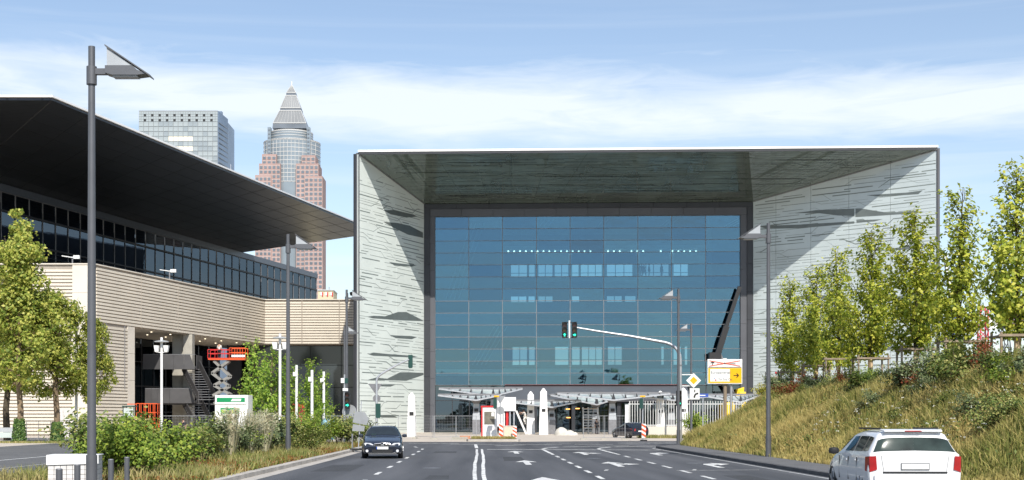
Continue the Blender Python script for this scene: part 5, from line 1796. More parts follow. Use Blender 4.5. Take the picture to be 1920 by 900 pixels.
lj = empty('lattice_jib', (gx(1897, 380), 380, 0))
lattice(lj, (1, 0, 0), (gx(1884, 380) - lj.location.x, 0, gz(620, 380)), 1.6, M['frame'], 8)
lattice(lj, (gx(1884, 380) - lj.location.x, 0, gz(620, 380)), (gx(1862, 380) - lj.location.x, 0, gz(574, 380)), 1.1, M['frame'], 8)
tag(lj, 'distant dark lattice crane jib slanting behind the rightmost tree', 'crane')
bb = empty('blue_boom', (gx(1800, 200), 200, 0))
MB().bar((gx(1796, 200) - bb.location.x + .5, 0, 0), (gx(1797, 200) - bb.location.x, 0, gz(650, 200)), 1.3, 1.3).build('lower_section', M['blue'], bb)
MB().bar((gx(1797, 200) - bb.location.x, 0, gz(652, 200)), (gx(1782, 200) - bb.location.x, 0, gz(565, 200)), .9, .9).build('upper_section', M['blue'], bb)
MB().bar((gx(1784, 200) - bb.location.x, 0, gz(575, 200)), (gx(1772, 200) - bb.location.x, 0, gz(475, 200)), .5, .5).build('tip_section', M['white'], bb)
tag(bb, 'blue telescopic crane boom behind the trees beside the portal edge', 'crane')
# work platform at the foot of the right portal wall
wp = empty('work_platform', (gx(1462, 148), 148, .012))
zp = gz(720, 148)
MB().box(-1.8, 2.2, -.6, .6, zp - .15, zp).build('deck', M['frame'], wp)
for x in (-1.6, 2.0):
    for y in (-.5, .5):
        MB().tube([(x, y, 0), (x, y, zp - .1)], .06, 6).build('leg', M['steel'], wp)
MB().bar((-1.7, -.55, zp), (-1.7, -.55, zp + 1.3), .08).build('guard_post', M['frame_dark'], wp)
MB().box(-1.2, -.2, -.65, -.6, zp - .5, zp - .2).build('toe_board', M['white'], wp)
tag(wp, 'grey work platform at the foot of the right portal wall', 'platform')
# ================================================================== VEGETATION
LEAF = dict(
    linden=leaf_mat('linden_leaves', [(0.120, 0.190, 0.022), (0.330, 0.400, 0.045), (0.540, 0.570, 0.075), (0.700, 0.660, 0.110)], .45),
    plane=leaf_mat('plane_leaves', [(0.120, 0.190, 0.027), (0.280, 0.350, 0.060), (0.480, 0.500, 0.100), (0.660, 0.620, 0.160)], .44),
    fresh=leaf_mat('fresh_leaves', [(0.117, 0.234, 0.029), (0.273, 0.429, 0.058), (0.468, 0.585, 0.098)], .40),
    shrub=leaf_mat('shrub_leaves', [(0.060, 0.102, 0.024), (0.145, 0.204, 0.043), (0.289, 0.323, 0.085), (0.425, 0.374, 0.136)], .25),
    shrub_b=leaf_mat('bright_shrub_leaves', [(0.080, 0.144, 0.019), (0.208, 0.304, 0.040), (0.384, 0.432, 0.064)], .3),
    shrub_g=leaf_mat('grey_shrub_leaves', [(0.080, 0.120, 0.048), (0.176, 0.224, 0.096), (0.304, 0.320, 0.160)], .25),
    red=leaf_mat('red_leaves', [(0.168, 0.042, 0.021), (0.280, 0.070, 0.028), (0.140, 0.112, 0.028)], .3),
    yellow=leaf_mat('yellow_green_leaves', [(0.216, 0.228, 0.024), (0.384, 0.360, 0.036), (0.504, 0.432, 0.072)], .35),
    ivy=leaf_mat('ivy_leaves', [(0.030, 0.075, 0.018), (0.075, 0.150, 0.030), (0.150, 0.225, 0.045)], .2),
    plume=leaf_mat('plume_grass', [(0.520, 0.442, 0.299), (0.620, 0.620, 0.442), (0.390, 0.351, 0.182)], .35),
    dry=leaf_mat('dry_grass', [(0.270, 0.220, 0.070), (0.520, 0.400, 0.140), (0.680, 0.560, 0.230), (0.330, 0.300, 0.090)], .35, .7, (.30, [(0.110, 0.140, 0.030), (0.210, 0.225, 0.050), (0.370, 0.340, 0.100), (0.540, 0.440, 0.170)])),
    bedgrass=leaf_mat('bed_grass', [(0.075, 0.128, 0.022), (0.180, 0.225, 0.045), (0.360, 0.330, 0.105)], .3, .7, (.5, [(0.540, 0.450, 0.210), (0.420, 0.360, 0.150), (0.225, 0.240, 0.060)])),
    weeds=leaf_mat('weed_leaves', [(0.048, 0.088, 0.019), (0.112, 0.160, 0.035), (0.224, 0.256, 0.056)], .3),
    cover=leaf_mat('ground_cover', [(0.084, 0.140, 0.021), (0.210, 0.098, 0.028), (0.336, 0.126, 0.042), (0.168, 0.224, 0.028)], .3),
    flowers=leaf_mat('white_flowers', [(.6, .6, .52), (.75, .74, .66)], .2),
    far=leaf_mat('far_leaves', [(.03, .05, .015), (.06, .085, .025)], .2),
)
def leaves(P, size, rng, droop=.35, aspect=.62, out=None, jit=.35):
    """leaf blades (folded quads) at points P; out: preferred facing"""
    n = len(P)
    nrm = rng.normal(size=(n, 3)) * .75
    nrm += np.array(SUN_DIR) * .75          # leaves turn towards the light
    nrm[:, 2] += .2
    if out is not None:
        nrm += out * 1.0
    nrm /= np.linalg.norm(nrm, axis=1, keepdims=True) + 1e-9
    t = rng.normal(size=(n, 3))
    t[:, 2] -= droop
    t -= nrm * np.sum(t * nrm, 1, keepdims=True)
    t /= np.linalg.norm(t, axis=1, keepdims=True) + 1e-9
    b = np.cross(nrm, t)
    s = size * (1 + jit * rng.uniform(-1, 1, size=(n, 1)))
    p0 = P - t * s * .5
    p2 = P + t * s * .5
    lift = nrm * s * .12
    p1 = P - t * s * .05 + b * s * aspect * .5 + lift
    p3 = P - t * s * .05 - b * s * aspect * .5 + lift
    V = np.stack([p0, p1, p2, p3], 1).reshape(-1, 3)
    F = np.arange(4 * n).reshape(n, 4)
    return V, F
def grow(mb, p, d, L, r, rng, n=4, bend=.12):
    """a limb: returns its points"""
    pts, rad = [Vector(p)], [r]
    d = Vector(d).normalized()
    for i in range(n):
        d = (d + Vector(rng.normal(size=3)) * bend + Vector((0, 0, .06))).normalized()
        pts.append(pts[-1] + d * (L / n))
        rad.append(r * (1 - .75 * (i + 1) / n))
    mb.tube(pts, rad, 5, False)
    return pts
def young_tree(seed, H=7.6, clear=1.6, R0=1.45, nb=46, lpb=120, leaf=.135, profile=None, low=.0):
    """upright young tree: leader with rising branches, leaves along them"""
    rng = np.random.default_rng(seed)
    wood = MB()
    top = Vector((rng.normal() * .1, rng.normal() * .1, H))
    tp = [Vector((0, 0, -.3)), Vector((.03, .02, clear)), Vector((-.04, .05, H * .55)), top]
    wood.tube(tp, [.105, .085, .05, .012], 8)
    P, O = [], []
    for i in range(nb):
        f = (i + rng.uniform(0, .8)) / nb
        z = clear + (H - clear) * (f ** 1.08) * .97
        ff = (z - clear) / (H - clear)
        rad = R0 * (profile(ff) if profile else (min(1, .55 + ff * 2.0) * (1 - ff) ** .72 + .07))
        rad *= rng.uniform(.72, 1.22)
        az = i * 2.39996 + rng.normal() * .3
        el = R(32 + 28 * ff + rng.normal() * 7)
        d = Vector((math.cos(az) * math.cos(el), math.sin(az) * math.cos(el), math.sin(el)))
        L = rad / max(.35, math.cos(el))
        base = tp[1].lerp(top, max(0, (z - clear - L * .25) / (H - clear)))
        base.z = z - L * .28
        if base.z < clear * .75: base.z = clear * .75
        pts = grow(wood, base, d, L, .028 * (1 - .6 * ff) + .006, rng)
        A = np.array([tuple(p) for p in pts])
        m = int(lpb * (.35 + .9 * (1 - ff)) * (rad / R0 + .35) / 1.1)
        t = rng.uniform(.22, 1.06, m) * (len(A) - 1)
        t = np.clip(t, 0, len(A) - 1.001)
        k = t.astype(int)
        c = A[k] + (A[k + 1] - A[k]) * (t - k)[:, None]
        # leaves sit in twig tufts
        tw = rng.normal(size=(max(3, m // 12), 3)) * (.15 + .07 * (1 - ff))
        c = c + tw[rng.integers(0, len(tw), m)] + rng.normal(size=(m, 3)) * .075
        P.append(c)
        o = c - np.array(tp[2])
        o[:, 2] *= .3
        O.append(o / (np.linalg.norm(o, axis=1, keepdims=True) + 1e-6))
    P, O = np.concatenate(P), np.concatenate(O)
    V, F = leaves(P, leaf, rng, out=O)
    return wood.mesh('trunk'), npmesh('crown', V, F)
def big_tree(seed, H=16, clear=4.5, R0=3.8, nlimb=16, leaf=.26, nleaf=15000, shape=None):
    """older tree: forked limbs carrying many foliage clumps"""
    rng = np.random.default_rng(seed)
    wood = MB()
    tp = [Vector((0, 0, -.3)), Vector((.1, .05, clear * .5)), Vector((-.1, .1, clear)), Vector((.1, -.1, H * .6)), Vector((0, 0, H * .93))]
    wood.tube(tp, [.27, .22, .19, .11, .02], 9)
    cl = []
    for i in range(nlimb):
        f = (i + .5) / nlimb
        z0 = clear * .8 + (H * .85 - clear) * f
        az = i * 2.39996 + rng.normal() * .4
        ff = (z0 - clear) / (H - clear)
        prof = (shape(ff) if shape else (.62 + .8 * ff - 1.25 * max(0, ff) ** 2))
        L = max(.8, R0 * prof * rng.uniform(.8, 1.2))
        el = R(28 + 30 * ff + rng.normal() * 8)
        d = Vector((math.cos(az) * math.cos(el), math.sin(az) * math.cos(el), math.sin(el)))
        s = Vector((tp[2].x, tp[2].y, z0)) if z0 > clear else Vector((0, 0, clear * .9))
        pts = grow(wood, s, d, L, .10 * (1 - .5 * ff), rng, 5, .16)
        for j in range(9):
            q = pts[rng.integers(2, len(pts))] + Vector(rng.normal(size=3)) * .55 * R0 / 3.8
            cl.append((q, rng.uniform(.45, 1.0) * R0 / 3.8))
            if j < 3:
                grow(wood, pts[2 + j % 3], (q - pts[2]).normalized(), (q - pts[2]).length * .9, .03, rng, 3, .1)
    for j in range(10):
        cl.append((Vector((rng.normal() * .5, rng.normal() * .5, H - rng.uniform(.2, 2.4))), rng.uniform(.35, .8)))
    per = nleaf // len(cl)
    P, O = [], []
    for q, r_ in cl:
        u = rng.normal(size=(per, 3))
        u /= np.linalg.norm(u, axis=1, keepdims=True)
        rr = r_ * rng.uniform(.35, 1.12, size=(per, 1))
        P.append(np.array(tuple(q)) + u * rr * np.array([1, 1, .72]))
        O.append(u)
    V, F = leaves(np.concatenate(P), leaf, rng, out=np.concatenate(O))
    return wood.mesh('trunk'), npmesh('crown', V, F)
def bush(seed, H=1.8, W=1.1, n=1500, leaf=.10, stems=9, up=.5, open_=.35):
    """multi-stemmed shrub"""
    rng = np.random.default_rng(seed)
    wood = MB()
    P, O = [], []
    per = n // (stems * 3)
    for i in range(stems):
        az = i * 2.39996 + rng.normal() * .3
        sp = W * rng.uniform(.25, 1.0)
        h = H * rng.uniform(.55, 1.05) * (1 - .25 * sp / W)
        pts = [Vector((math.cos(az) * .08, math.sin(az) * .08, -.1))]
        for k in range(1, 5):
            f = k / 4
            pts.append(Vector((math.cos(az) * sp * f ** .8 + rng.normal() * .05, math.sin(az) * sp * f ** .8 + rng.normal() * .05, h * f ** up if up < 1 else h * f)))
        wood.tube(pts, [.022, .018, .014, .01, .004], 5, False)
        A = np.array([tuple(p) for p in pts])
        for j in range(3):
            t = np.clip(rng.uniform(open_, 1.02, per) * 4, 0, 3.999)
            k = t.astype(int)
            c = A[k] + (A[k + 1] - A[k]) * (t - k)[:, None]
            c = c + rng.normal(size=3) * .16 * W + rng.normal(size=(per, 3)) * np.array([.15, .15, .12]) * W
            c[:, 2] = np.maximum(c[:, 2], .02)
            P.append(c)
            o = c * np.array([1, 1, .4])
            O.append(o / (np.linalg.norm(o, axis=1, keepdims=True) + 1e-6))
    V, F = leaves(np.concatenate(P), leaf, rng, out=np.concatenate(O))
    return wood.mesh('stems'), npmesh('foliage', V, F)
def plant(name, meshes, woodm, leafm, loc, label, cat, group, rz=0, sc=1.0, parts=('trunk', 'crown')):
    e = empty(name, loc, rz)
    for m, mm, nm in zip(meshes, (woodm, leafm), parts):
        o = link(nm, m, None, e)
        if len(m.materials) == 0:
            m.materials.append(mm)
        elif m.materials[0] != mm:
            o.material_slots[0].link = 'OBJECT'
            o.material_slots[0].material = mm
    e.scale = sc if not isinstance(sc, (int, float)) else (sc,) * 3
    return tag(e, label, cat, group)

# ---- row of young trees on the bank, each in its frame of stakes
PRF = lambda f: min(1, .55 + f * 2.2) * (1 - f) ** .7 + .08
YT = [young_tree(21, clear=1.9, R0=1.5, nb=40, lpb=180, leaf=.165, profile=PRF), young_tree(22, clear=1.7, R0=1.3, nb=36, lpb=180, leaf=.165, profile=PRF), young_tree(23, clear=2.0, R0=1.65, nb=44, lpb=175, leaf=.17, profile=PRF)]
row = [(1908, 308, 48.5), (1800, 350, 55.6), (1718, 398, 61.0), (1632, 430, 68.2), (1572, 464, 75.0), (1530, 500, 79.8), (1484, 522, 85.0)]
rowlab = ['tallest young tree on the bank, at the right edge of the picture', 'young tree on the bank just right of the portal edge, second from the right edge',
          'young tree on the bank overlapping the portal edge, third from the right edge', 'young tree on the bank, fourth from the right edge', 'young tree on the bank, fifth from the right edge',
          'young tree on the bank, sixth from the right edge', 'farthest young tree on the bank, next to the dark street lamp']
def stakes(x, y, label, w=.75, h=2.0):
    z = float(emb_z(x, y))
    e = empty('tree_stake', (x, y, z), R(random.uniform(-12, 12)))
    for sx in (-1, 1):
        for sy in (-1, 1):
            MB().tube([(sx * w, sy * w * .8, -.4), (sx * w, sy * w * .8, h + random.uniform(-.03, .05))], .05, 8).build('stake', M['wood'], e, True)
        MB().bar((sx * w, -w * .8, h - .15), (sx * w, w * .8, h - .15), .07, .09).build('cross_bar', M['wood'], e)
    for sy in (-1, 1):
        MB().bar((-w - .1, sy * w * .86, h - .13), (w + .1, sy * w * .86, h - .13), .07, .09).build('cross_bar', M['wood'], e)
    MB().tube([(0, 0, h - .75), (0, 0, h - .05)], .13, 8).build('trunk_wrap', M['wood_new'], e, True)
    return tag(e, label, 'tree stake', 'stake frames on the bank')
for i, ((px, pt, Y), lab) in enumerate(zip(row, rowlab)):
    x = gx(px, Y)
    z0 = float(emb_z(x, Y))
    H = gz(pt, Y) - z0
    plant('young_tree', YT[i % 3], M['bark_dark'], LEAF['linden'], (x, Y, z0 - .05), lab, 'tree', 'young trees on the bank', R(i * 67), H / 7.6)
    stakes(x, Y, 'wooden stake frame round the ' + ['tree at the right picture edge', 'second tree from the right edge', 'third tree from the right edge', 'fourth tree from the right edge', 'fifth tree from the right edge', 'sixth tree from the right edge', 'tree next to the dark lamp'][i])

# ---- big trees at far left, ivy round two trunks
BT = [big_tree(41, 17, 4.6, 4.1, 19, .27, 17000, lambda f: .95 - .80 * max(0, f)), big_tree(42, 11.6, 4.2, 3.5, 15, .25, 12000)]
plant('plane_tree', BT[0], M['bark'], LEAF['plane'], (gx(36, 97), 97, 0), 'tallest leafy tree at the far left edge, its trunk clad in ivy', 'tree', 'trees before the louvred hall', 0, 1.0)
plant('plane_tree', BT[1], M['bark'], LEAF['plane'], (gx(107, 99), 99, 0), 'leafy tree with ivy trunk foot before the beige hall corner', 'tree', 'trees before the louvred hall', R(80), 1.0)
plant('plane_tree', BT[1], M['bark_dark'], LEAF['plane'], (gx(14, 108), 108, 0), 'dark-trunked tree behind the ivy-clad pair at the left edge', 'tree', 'trees before the louvred hall', R(200), (1.15, 1.15, 1.2))
plant('plane_tree', BT[1], M['bark_dark'], LEAF['plane'], (gx(176, 101), 101, 0), 'smaller leafy tree half hidden by the tall lamp post', 'tree', 'trees before the louvred hall', R(140), (.62, .62, .86))
def ivy(px, Y, h, label, seed):
    rng = np.random.default_rng(seed)
    n = 1500
    a = rng.uniform(0, 2 * math.pi, n); z = h * rng.uniform(0, 1, n) ** .9
    r_ = (.50 - .16 * z / h) * rng.uniform(.75, 1.12, n)
    P = np.stack([np.cos(a) * r_, np.sin(a) * r_, z], 1)
    V, F = leaves(P, .15, rng, out=np.stack([np.cos(a), np.sin(a), 0 * a], 1) * 1.6)
    e = empty('ivy', (gx(px, Y), Y, .01))
    link('foliage', npmesh('foliage', V, F), LEAF['ivy'], e)
    MB().tube([(0, 0, 0), (0, 0, h * .9)], [.38, .2], 8).build('stems', M['bark_dark'], e)
    tag(e, label, 'ivy', 'ivy on the trunks')
ivy(36, 97, 1.75, 'ivy cladding the trunk foot nearer the left edge', 3)
ivy(107, 99, 1.5, 'ivy cladding the trunk foot before the beige corner', 4)
# ---- young trees in the yard
CT = [young_tree(31, H=6.6, clear=1.4, R0=1.25, nb=36, lpb=100, leaf=.19, profile=lambda f: min(1, .6 + f * 2) * (1 - f) ** .5 + .1), young_tree(32, H=6.6, clear=1.4, R0=1.1, nb=34, lpb=100, leaf=.19, profile=lambda f: min(1, .6 + f * 2) * (1 - f) ** .5 + .08)]
for i, (px, pt, Y, lab) in enumerate(((478, 645, 116, 'young tree beside the site container, left of the white mast'), (510, 655, 113, 'young tree at the white mast with twin floodlights'), (542, 672, 116, 'young tree behind the dark street lamp in the yard'), (586, 676, 111, 'young tree right of the street lamp among plain white posts'), (604, 702, 115, 'small young tree at the farthest right white post'))):
    H = gz(pt, Y)
    plant('yard_tree', CT[i % 2], M['bark'], LEAF['fresh'], (gx(px, Y), Y, 0), lab, 'tree', 'young trees in the yard', R(50 * i), (H / 6.6 * .95, H / 6.6 * .95, H / 6.6))

# ---- shrubs in the planting bed
SB = [bush(51, 1.9, 1.1, 2800, .12), bush(52, 1.7, 1.0, 2600, .11, 8), bush(53, 1.5, 1.2, 2800, .10, 10), bush(54, 2.0, .8, 2200, .11, 7, .8)]
bed_shrubs = [(178, 40.0, 772, 0, 'shrub'), (215, 37.0, 790, 2, 'shrub_b'), (248, 41.0, 778, 1, 'shrub'), (285, 44.0, 778, 3, 'shrub_b'), (262, 36.5, 800, 2, 'shrub_b'), (318, 42.0, 796, 0, 'shrub_b'),
              (338, 48.0, 808, 2, 'shrub'), (376, 50.0, 798, 1, 'shrub'), (402, 54.0, 776, 3, 'shrub_g'), (430, 60.0, 790, 2, 'shrub_b'), (396, 62.0, 792, 0, 'shrub'), (455, 58.0, 796, 1, 'shrub_g'), (482, 63.0, 778, 3, 'shrub'), (508, 66.0, 780, 0, 'shrub_g'),
              (536, 70.0, 776, 1, 'shrub'), (562, 72.0, 782, 2, 'shrub_b'), (590, 75.0, 780, 3, 'shrub'), (612, 78.0, 784, 0, 'shrub_b'), (634, 80.0, 780, 1, 'shrub'), (660, 85.0, 784, 2, 'shrub'), (684, 87.0, 776, 3, 'shrub_g'), (576, 66.0, 806, 2, 'shrub')]
bed_sorted = sorted(range(len(bed_shrubs)), key=lambda i: bed_shrubs[i][0])
ORD = ['first', 'second', 'third', 'fourth', 'fifth', 'sixth', 'seventh', 'eighth', 'ninth', 'tenth', 'eleventh', 'twelfth', 'thirteenth', 'fourteenth', 'fifteenth', 'sixteenth', 'seventeenth', 'eighteenth', 'nineteenth', 'twentieth', 'twenty-first', 'twenty-second']
TONE = dict(shrub='dark green', shrub_b='bright green', shrub_g='grey green')
for rank, i in enumerate(bed_sorted):
    px, Y, pt, k, lm_ = bed_shrubs[i]
    h = gz(pt, Y)
    base = (1.9, 1.7, 1.5, 2.0)[k]
    where = 'in the near bed' if px < 345 else ('in the middle of the bed' if px < 470 else 'at the far end of the bed')
    plant('shrub', SB[k], M['bark_dark'], LEAF[lm_], (gx(px, Y), Y, .10), f'{TONE[lm_]} shrub {where}, {ORD[rank]} from the left', 'shrub', 'shrubs in the planting bed', R(i * 77), (h / base * random.uniform(.95, 1.25), h / base * random.uniform(.95, 1.2), h / base), ('stems', 'foliage'))
# feathery plume grasses
def plume(seed, H=1.9):
    rng = np.random.default_rng(seed)
    V, F = [], []
    n = 130
    o = 0
    for i in range(n):
        a = rng.uniform(0, 6.28); sp = rng.uniform(0, .55); h = H * rng.uniform(.6, 1.0)
        b = np.array([math.cos(a) * .1, math.sin(a) * .1, 0]); t = np.array([math.cos(a) * sp, math.sin(a) * sp, h])
        w = np.array([-math.sin(a), math.cos(a), 0]) * .012
        V += [b - w, b + w, t + w * .5, t - w * .5]; F.append([o, o + 1, o + 2, o + 3]); o += 4
        if i % 3 == 0:
            for k in range(9):
                c = t * (1 - .03 * k) + rng.normal(size=3) * .025
                d = rng.normal(size=3) * .05; w2 = np.array([.02, .02, .012])
                V += [c - d, c + w2, c + d, c - w2]; F.append([o, o + 1, o + 2, o + 3]); o += 4
    return npmesh('blades', np.array(V), np.array(F))
PL = [plume(61), plume(62)]
for i, (px, Y, pt, lab) in enumerate(((432, 55, 768, 'pale plume grass clump below the site container, left of three'), (470, 60, 770, 'pale plume grass clump left of the lamp in the bed, middle of three'), (497, 62, 772, 'pale plume grass clump nearest the lamp in the bed'))):
    e = empty('plume_grass', (gx(px, Y), Y, .1), i)
    link('blades', PL[i % 2], LEAF['plume'], e)
    s_ = gz(pt, Y) / 1.9
    e.scale = (s_ * 1.2, s_ * 1.2, s_)
    tag(e, lab, 'grass clump', 'plume grasses in the bed')

# ---- grass: blades as one mass
def blades(X, Y, Z, H, rng, w=.02, lean=.35):
    n = len(X)
    a = rng.uniform(0, 2 * math.pi, n)
    l = np.abs(rng.normal(size=n)) * lean
    b = np.stack([X, Y, Z], 1)
    d = np.stack([np.cos(a), np.sin(a), 0 * a], 1)
    h = H[:, None]
    side = np.stack([-np.sin(a * 1.7), np.cos(a * 1.7), 0 * a], 1) * (w * (.6 + .8 * rng.uniform(size=n)))[:, None]
    mid = b + d * l[:, None] * h * .35 + np.array([0, 0, 1]) * h * .6
    tip = b + d * l[:, None] * h + np.array([0, 0, 1]) * h * (1 - .25 * np.clip(l, 0, 1.2))[:, None]
    V = np.stack([b - side, b + side, mid + side * .8, mid - side * .8, tip], 1).reshape(-1, 3)
    o = np.arange(n)[:, None] * 5
    q = o + np.array([[0, 1, 2, 3]])
    t = o + np.array([[3, 2, 4, 4]])
    return V, q, t
def grass_obj(name, X, Y, Z, H, mat, rng, w, lean, label=None):
    V, q, t = blades(X, Y, Z, H, rng, w, lean)
    m = bpy.data.meshes.new(name)
    F3 = np.concatenate([q[:, [0, 1, 2]], q[:, [0, 2, 3]], t[:, :3]])
    m = npmesh(name, V, F3)
    o = link(name, m, mat)
    return tag(o, label or None, 'grass' if label else None, None, 'stuff')
rg = np.random.default_rng(71)
n = 130000
# more blades where the bank lies nearer
Yb = 30 + 72 * rg.uniform(size=n) ** 1.25
Xb = 12.35 + 9.5 * rg.uniform(size=n) ** 1.15
clump = np.sin(Xb * 2.1 + Yb * 1.3) + np.sin(Yb * 2.9 - Xb * 1.7) + rg.normal(size=n) * .9
kp = (clump > -1.0) & (Xb > 12.35 + .27 * np.maximum(0, Yb - 82))
Xb, Yb = Xb[kp], Yb[kp]
big_ = .5 + .5 * np.sin(Xb * .55 + Yb * .31) * np.sin(Yb * .23 + 1)
Hb = (.38 + .58 * big_ + .22 * rg.uniform(size=len(Xb))) * np.clip((Xb - 12.1) / 1.2, .35, 1)
grass_obj('dry_grass', Xb, Yb, emb_z(Xb, Yb) - .03, Hb, LEAF['dry'], rg, .022, .36, 'long dry yellow grass covering the right bank')
# low leafy weeds among the grass
n = 36000
Yw_ = 30 + 70 * rg.uniform(size=n) ** 1.2
Xw_ = 13.0 + 9.5 * rg.uniform(size=n) ** .9
kp = (np.sin(Xw_ * 1.1 + 1.7) * np.sin(Yw_ * .45 + Xw_ * .3) + .5 * rg.normal(size=n)) > .02
kp &= Xw_ > 12.8 + .27 * np.maximum(0, Yw_ - 82)
Xw_, Yw_ = Xw_[kp], Yw_[kp]
Pw = np.stack([Xw_, Yw_, emb_z(Xw_, Yw_) + rg.uniform(size=len(Xw_)) ** 1.2 * (.75 + .3 * np.clip((Xw_ - 15) / 4, 0, 1))], 1)
V, F = leaves(Pw, .15, rg, aspect=.38)
tag(link('weeds', npmesh('weeds', V, F), LEAF['weeds']), 'green leafy weeds growing through the dry grass of the bank', 'weeds', None, 'stuff')
n = 160
Xf_, Yf_ = 13.5 + 6 * rg.uniform(size=n), 38 + 20 * rg.uniform(size=n)
Pf = np.stack([Xf_, Yf_, emb_z(Xf_, Yf_) + .75 + .2 * rg.uniform(size=n)], 1)
Pf = (Pf[:, None, :] + rg.normal(size=(n, 5, 3)) * np.array([.05, .05, .012])).reshape(-1, 3)
V, F = leaves(Pf, .055, rg)
tag(link('wild_flowers', npmesh('wild_flowers', V, F), LEAF['flowers']), 'tiny white flower heads scattered over the right bank', 'flowers', None, 'stuff')
# shrubs along the crest of the bank
rc = random.Random(5)
crest = []
tones = ['yellow', 'shrub_g', 'red', 'shrub', 'shrub_g', 'shrub_b', 'shrub', 'red', 'shrub_g', 'weeds', 'shrub_b', 'shrub_g']
pxs = [1436, 1462, 1496, 1508, 1530, 1548, 1566, 1584, 1604, 1622, 1642, 1660, 1680, 1702, 1722, 1744, 1764, 1788, 1812, 1836, 1858, 1876, 1898, 1918]
for i, px in enumerate(pxs):
    X_ = 17.6 + rc.uniform(-.5, .7)
    crest.append((px, min(90, X_ * FPX / (px - VX)), 1.0 + .4 * (px - 1436) / 480 + rc.uniform(-.25, .6), i % 4, tones[i % 12]))
for i, (px, X_) in enumerate(((1560, 15.8), (1640, 16.0), (1705, 15.6), (1775, 16.2), (1830, 15.7), (1893, 16.3), (1600, 16.6), (1740, 16.8), (1868, 15.0), (1915, 15.4))):
    crest.append((px, X_ * FPX / (px - VX), rc.uniform(.8, 1.3), i % 3, ('weeds', 'shrub_g', 'shrub')[i % 3]))
TONE.update(yellow='yellow green', red='reddish', weeds='deep green')
ORD += ['twenty-third', 'twenty-fourth', 'twenty-fifth', 'twenty-sixth', 'twenty-seventh', 'twenty-eighth', 'twenty-ninth', 'thirtieth', 'thirty-first', 'thirty-second', 'thirty-third', 'thirty-fourth', 'thirty-fifth']
for rank, (px, Y, h, k, lm_) in enumerate(sorted(crest)):
    x = gx(px, Y)
    z0 = float(emb_z(x, Y))
    base = (1.9, 1.7, 1.5, 2.0)[k]
    plant('bank_shrub', SB[k], M['bark_dark'], LEAF[lm_], (x, Y, z0 - .05), f'{TONE[lm_]} shrub on the right bank, {ORD[rank]} counting from its left end', 'shrub', 'shrubs along the bank', R(rank * 53), (h / base * 1.05, h / base * 1.05, h / base), ('stems', 'foliage'))
# small plants at the fence foot
for i, (px, Y, h, lab) in enumerate(((1302, 118, 2.4, 'loose green bush growing through the picket fence'), (1330, 119, 1.6, 'green bush at the picket fence behind the sign posts'))):
    plant('fence_bush', SB[i], M['bark_dark'], LEAF['shrub_b'], (gx(px, Y), Y, .01), lab, 'shrub', None, i, h / 1.9, ('stems', 'foliage'))
# bed: grass, ground cover
n = 26000
Xg, Yg_ = -13 + 5.95 * rg.uniform(size=n), 34.5 + 52 * rg.uniform(size=n) ** 1.3
kp = (np.sin(Xg * 1.2 + Yg_ * .5) + np.sin(Yg_ * .37) + .6 * rg.normal(size=n)) > -.2
Xg, Yg_ = Xg[kp], Yg_[kp]
grass_obj('bed_grass', Xg, Yg_, 0 * Xg + .09, .15 + .35 * rg.uniform(size=len(Xg)) ** 1.5, LEAF['bedgrass'], rg, .014, .5, 'short mixed grass in the planting bed beside the road')
n = 24000
Xc, Yc_ = -11.5 + 4.4 * rg.uniform(size=n) ** .7, 34.5 + 52 * rg.uniform(size=n) ** 1.2
V, F = leaves(np.stack([Xc, Yc_, .10 + .16 * rg.uniform(size=n)], 1), .075, rg)
tag(link('ground_cover', npmesh('ground_cover', V, F), LEAF['cover']), 'low red and green ground cover along the bed kerb', 'ground cover', None, 'stuff')
n = 2600
Xi = gx(925, 103.5) + rg.uniform(-1.7, 1.7, n); Yi = 103.5 + rg.uniform(-.75, .95, n)
grass_obj('island_grass', Xi, Yi, 0 * Xi + .2, .10 + .16 * rg.uniform(size=n), LEAF['dry'], rg, .014, .4, 'dry grass on the booth island')
n = 3500
Xi = gx(1200, 119) + rg.uniform(0, 6.0, n); Yi = 120.5 + rg.uniform(-2.0, 1.3, n)
grass_obj('fence_grass', Xi, Yi, 0 * Xi + .01, .10 + .3 * rg.uniform(size=n), LEAF['bedgrass'], rg, .016, .4, 'grass strip at the foot of the picket fence')
n = 2500
Xi = gx(20, 95) + rg.uniform(-3, 6, n); Yi = 95.5 + rg.uniform(-.8, 1.6, n)
grass_obj('verge_grass', Xi, Yi, 0 * Xi + .01, .06 + .15 * rg.uniform(size=n), LEAF['bedgrass'], rg, .016, .4, 'scrubby grass strip under the left trees')
# distant row of trees behind the camera, mirrored in the glass
n = 9000
Xt = rg.uniform(-170, 170, n)
top_ = 6 + 4 * np.sin(Xt * .11) * np.sin(Xt * .043 + 1) + 2 * np.sin(Xt * .31)
V, F = leaves(np.stack([Xt, -190 + rg.uniform(-5, 5, n), np.maximum(.2, top_) * rg.uniform(size=n) ** .7], 1), 1.5, rg)
tag(link('treeline', npmesh('treeline', V, F), LEAF['far']), 'far row of trees mirrored low in the blue glass', 'treeline', None, 'stuff')
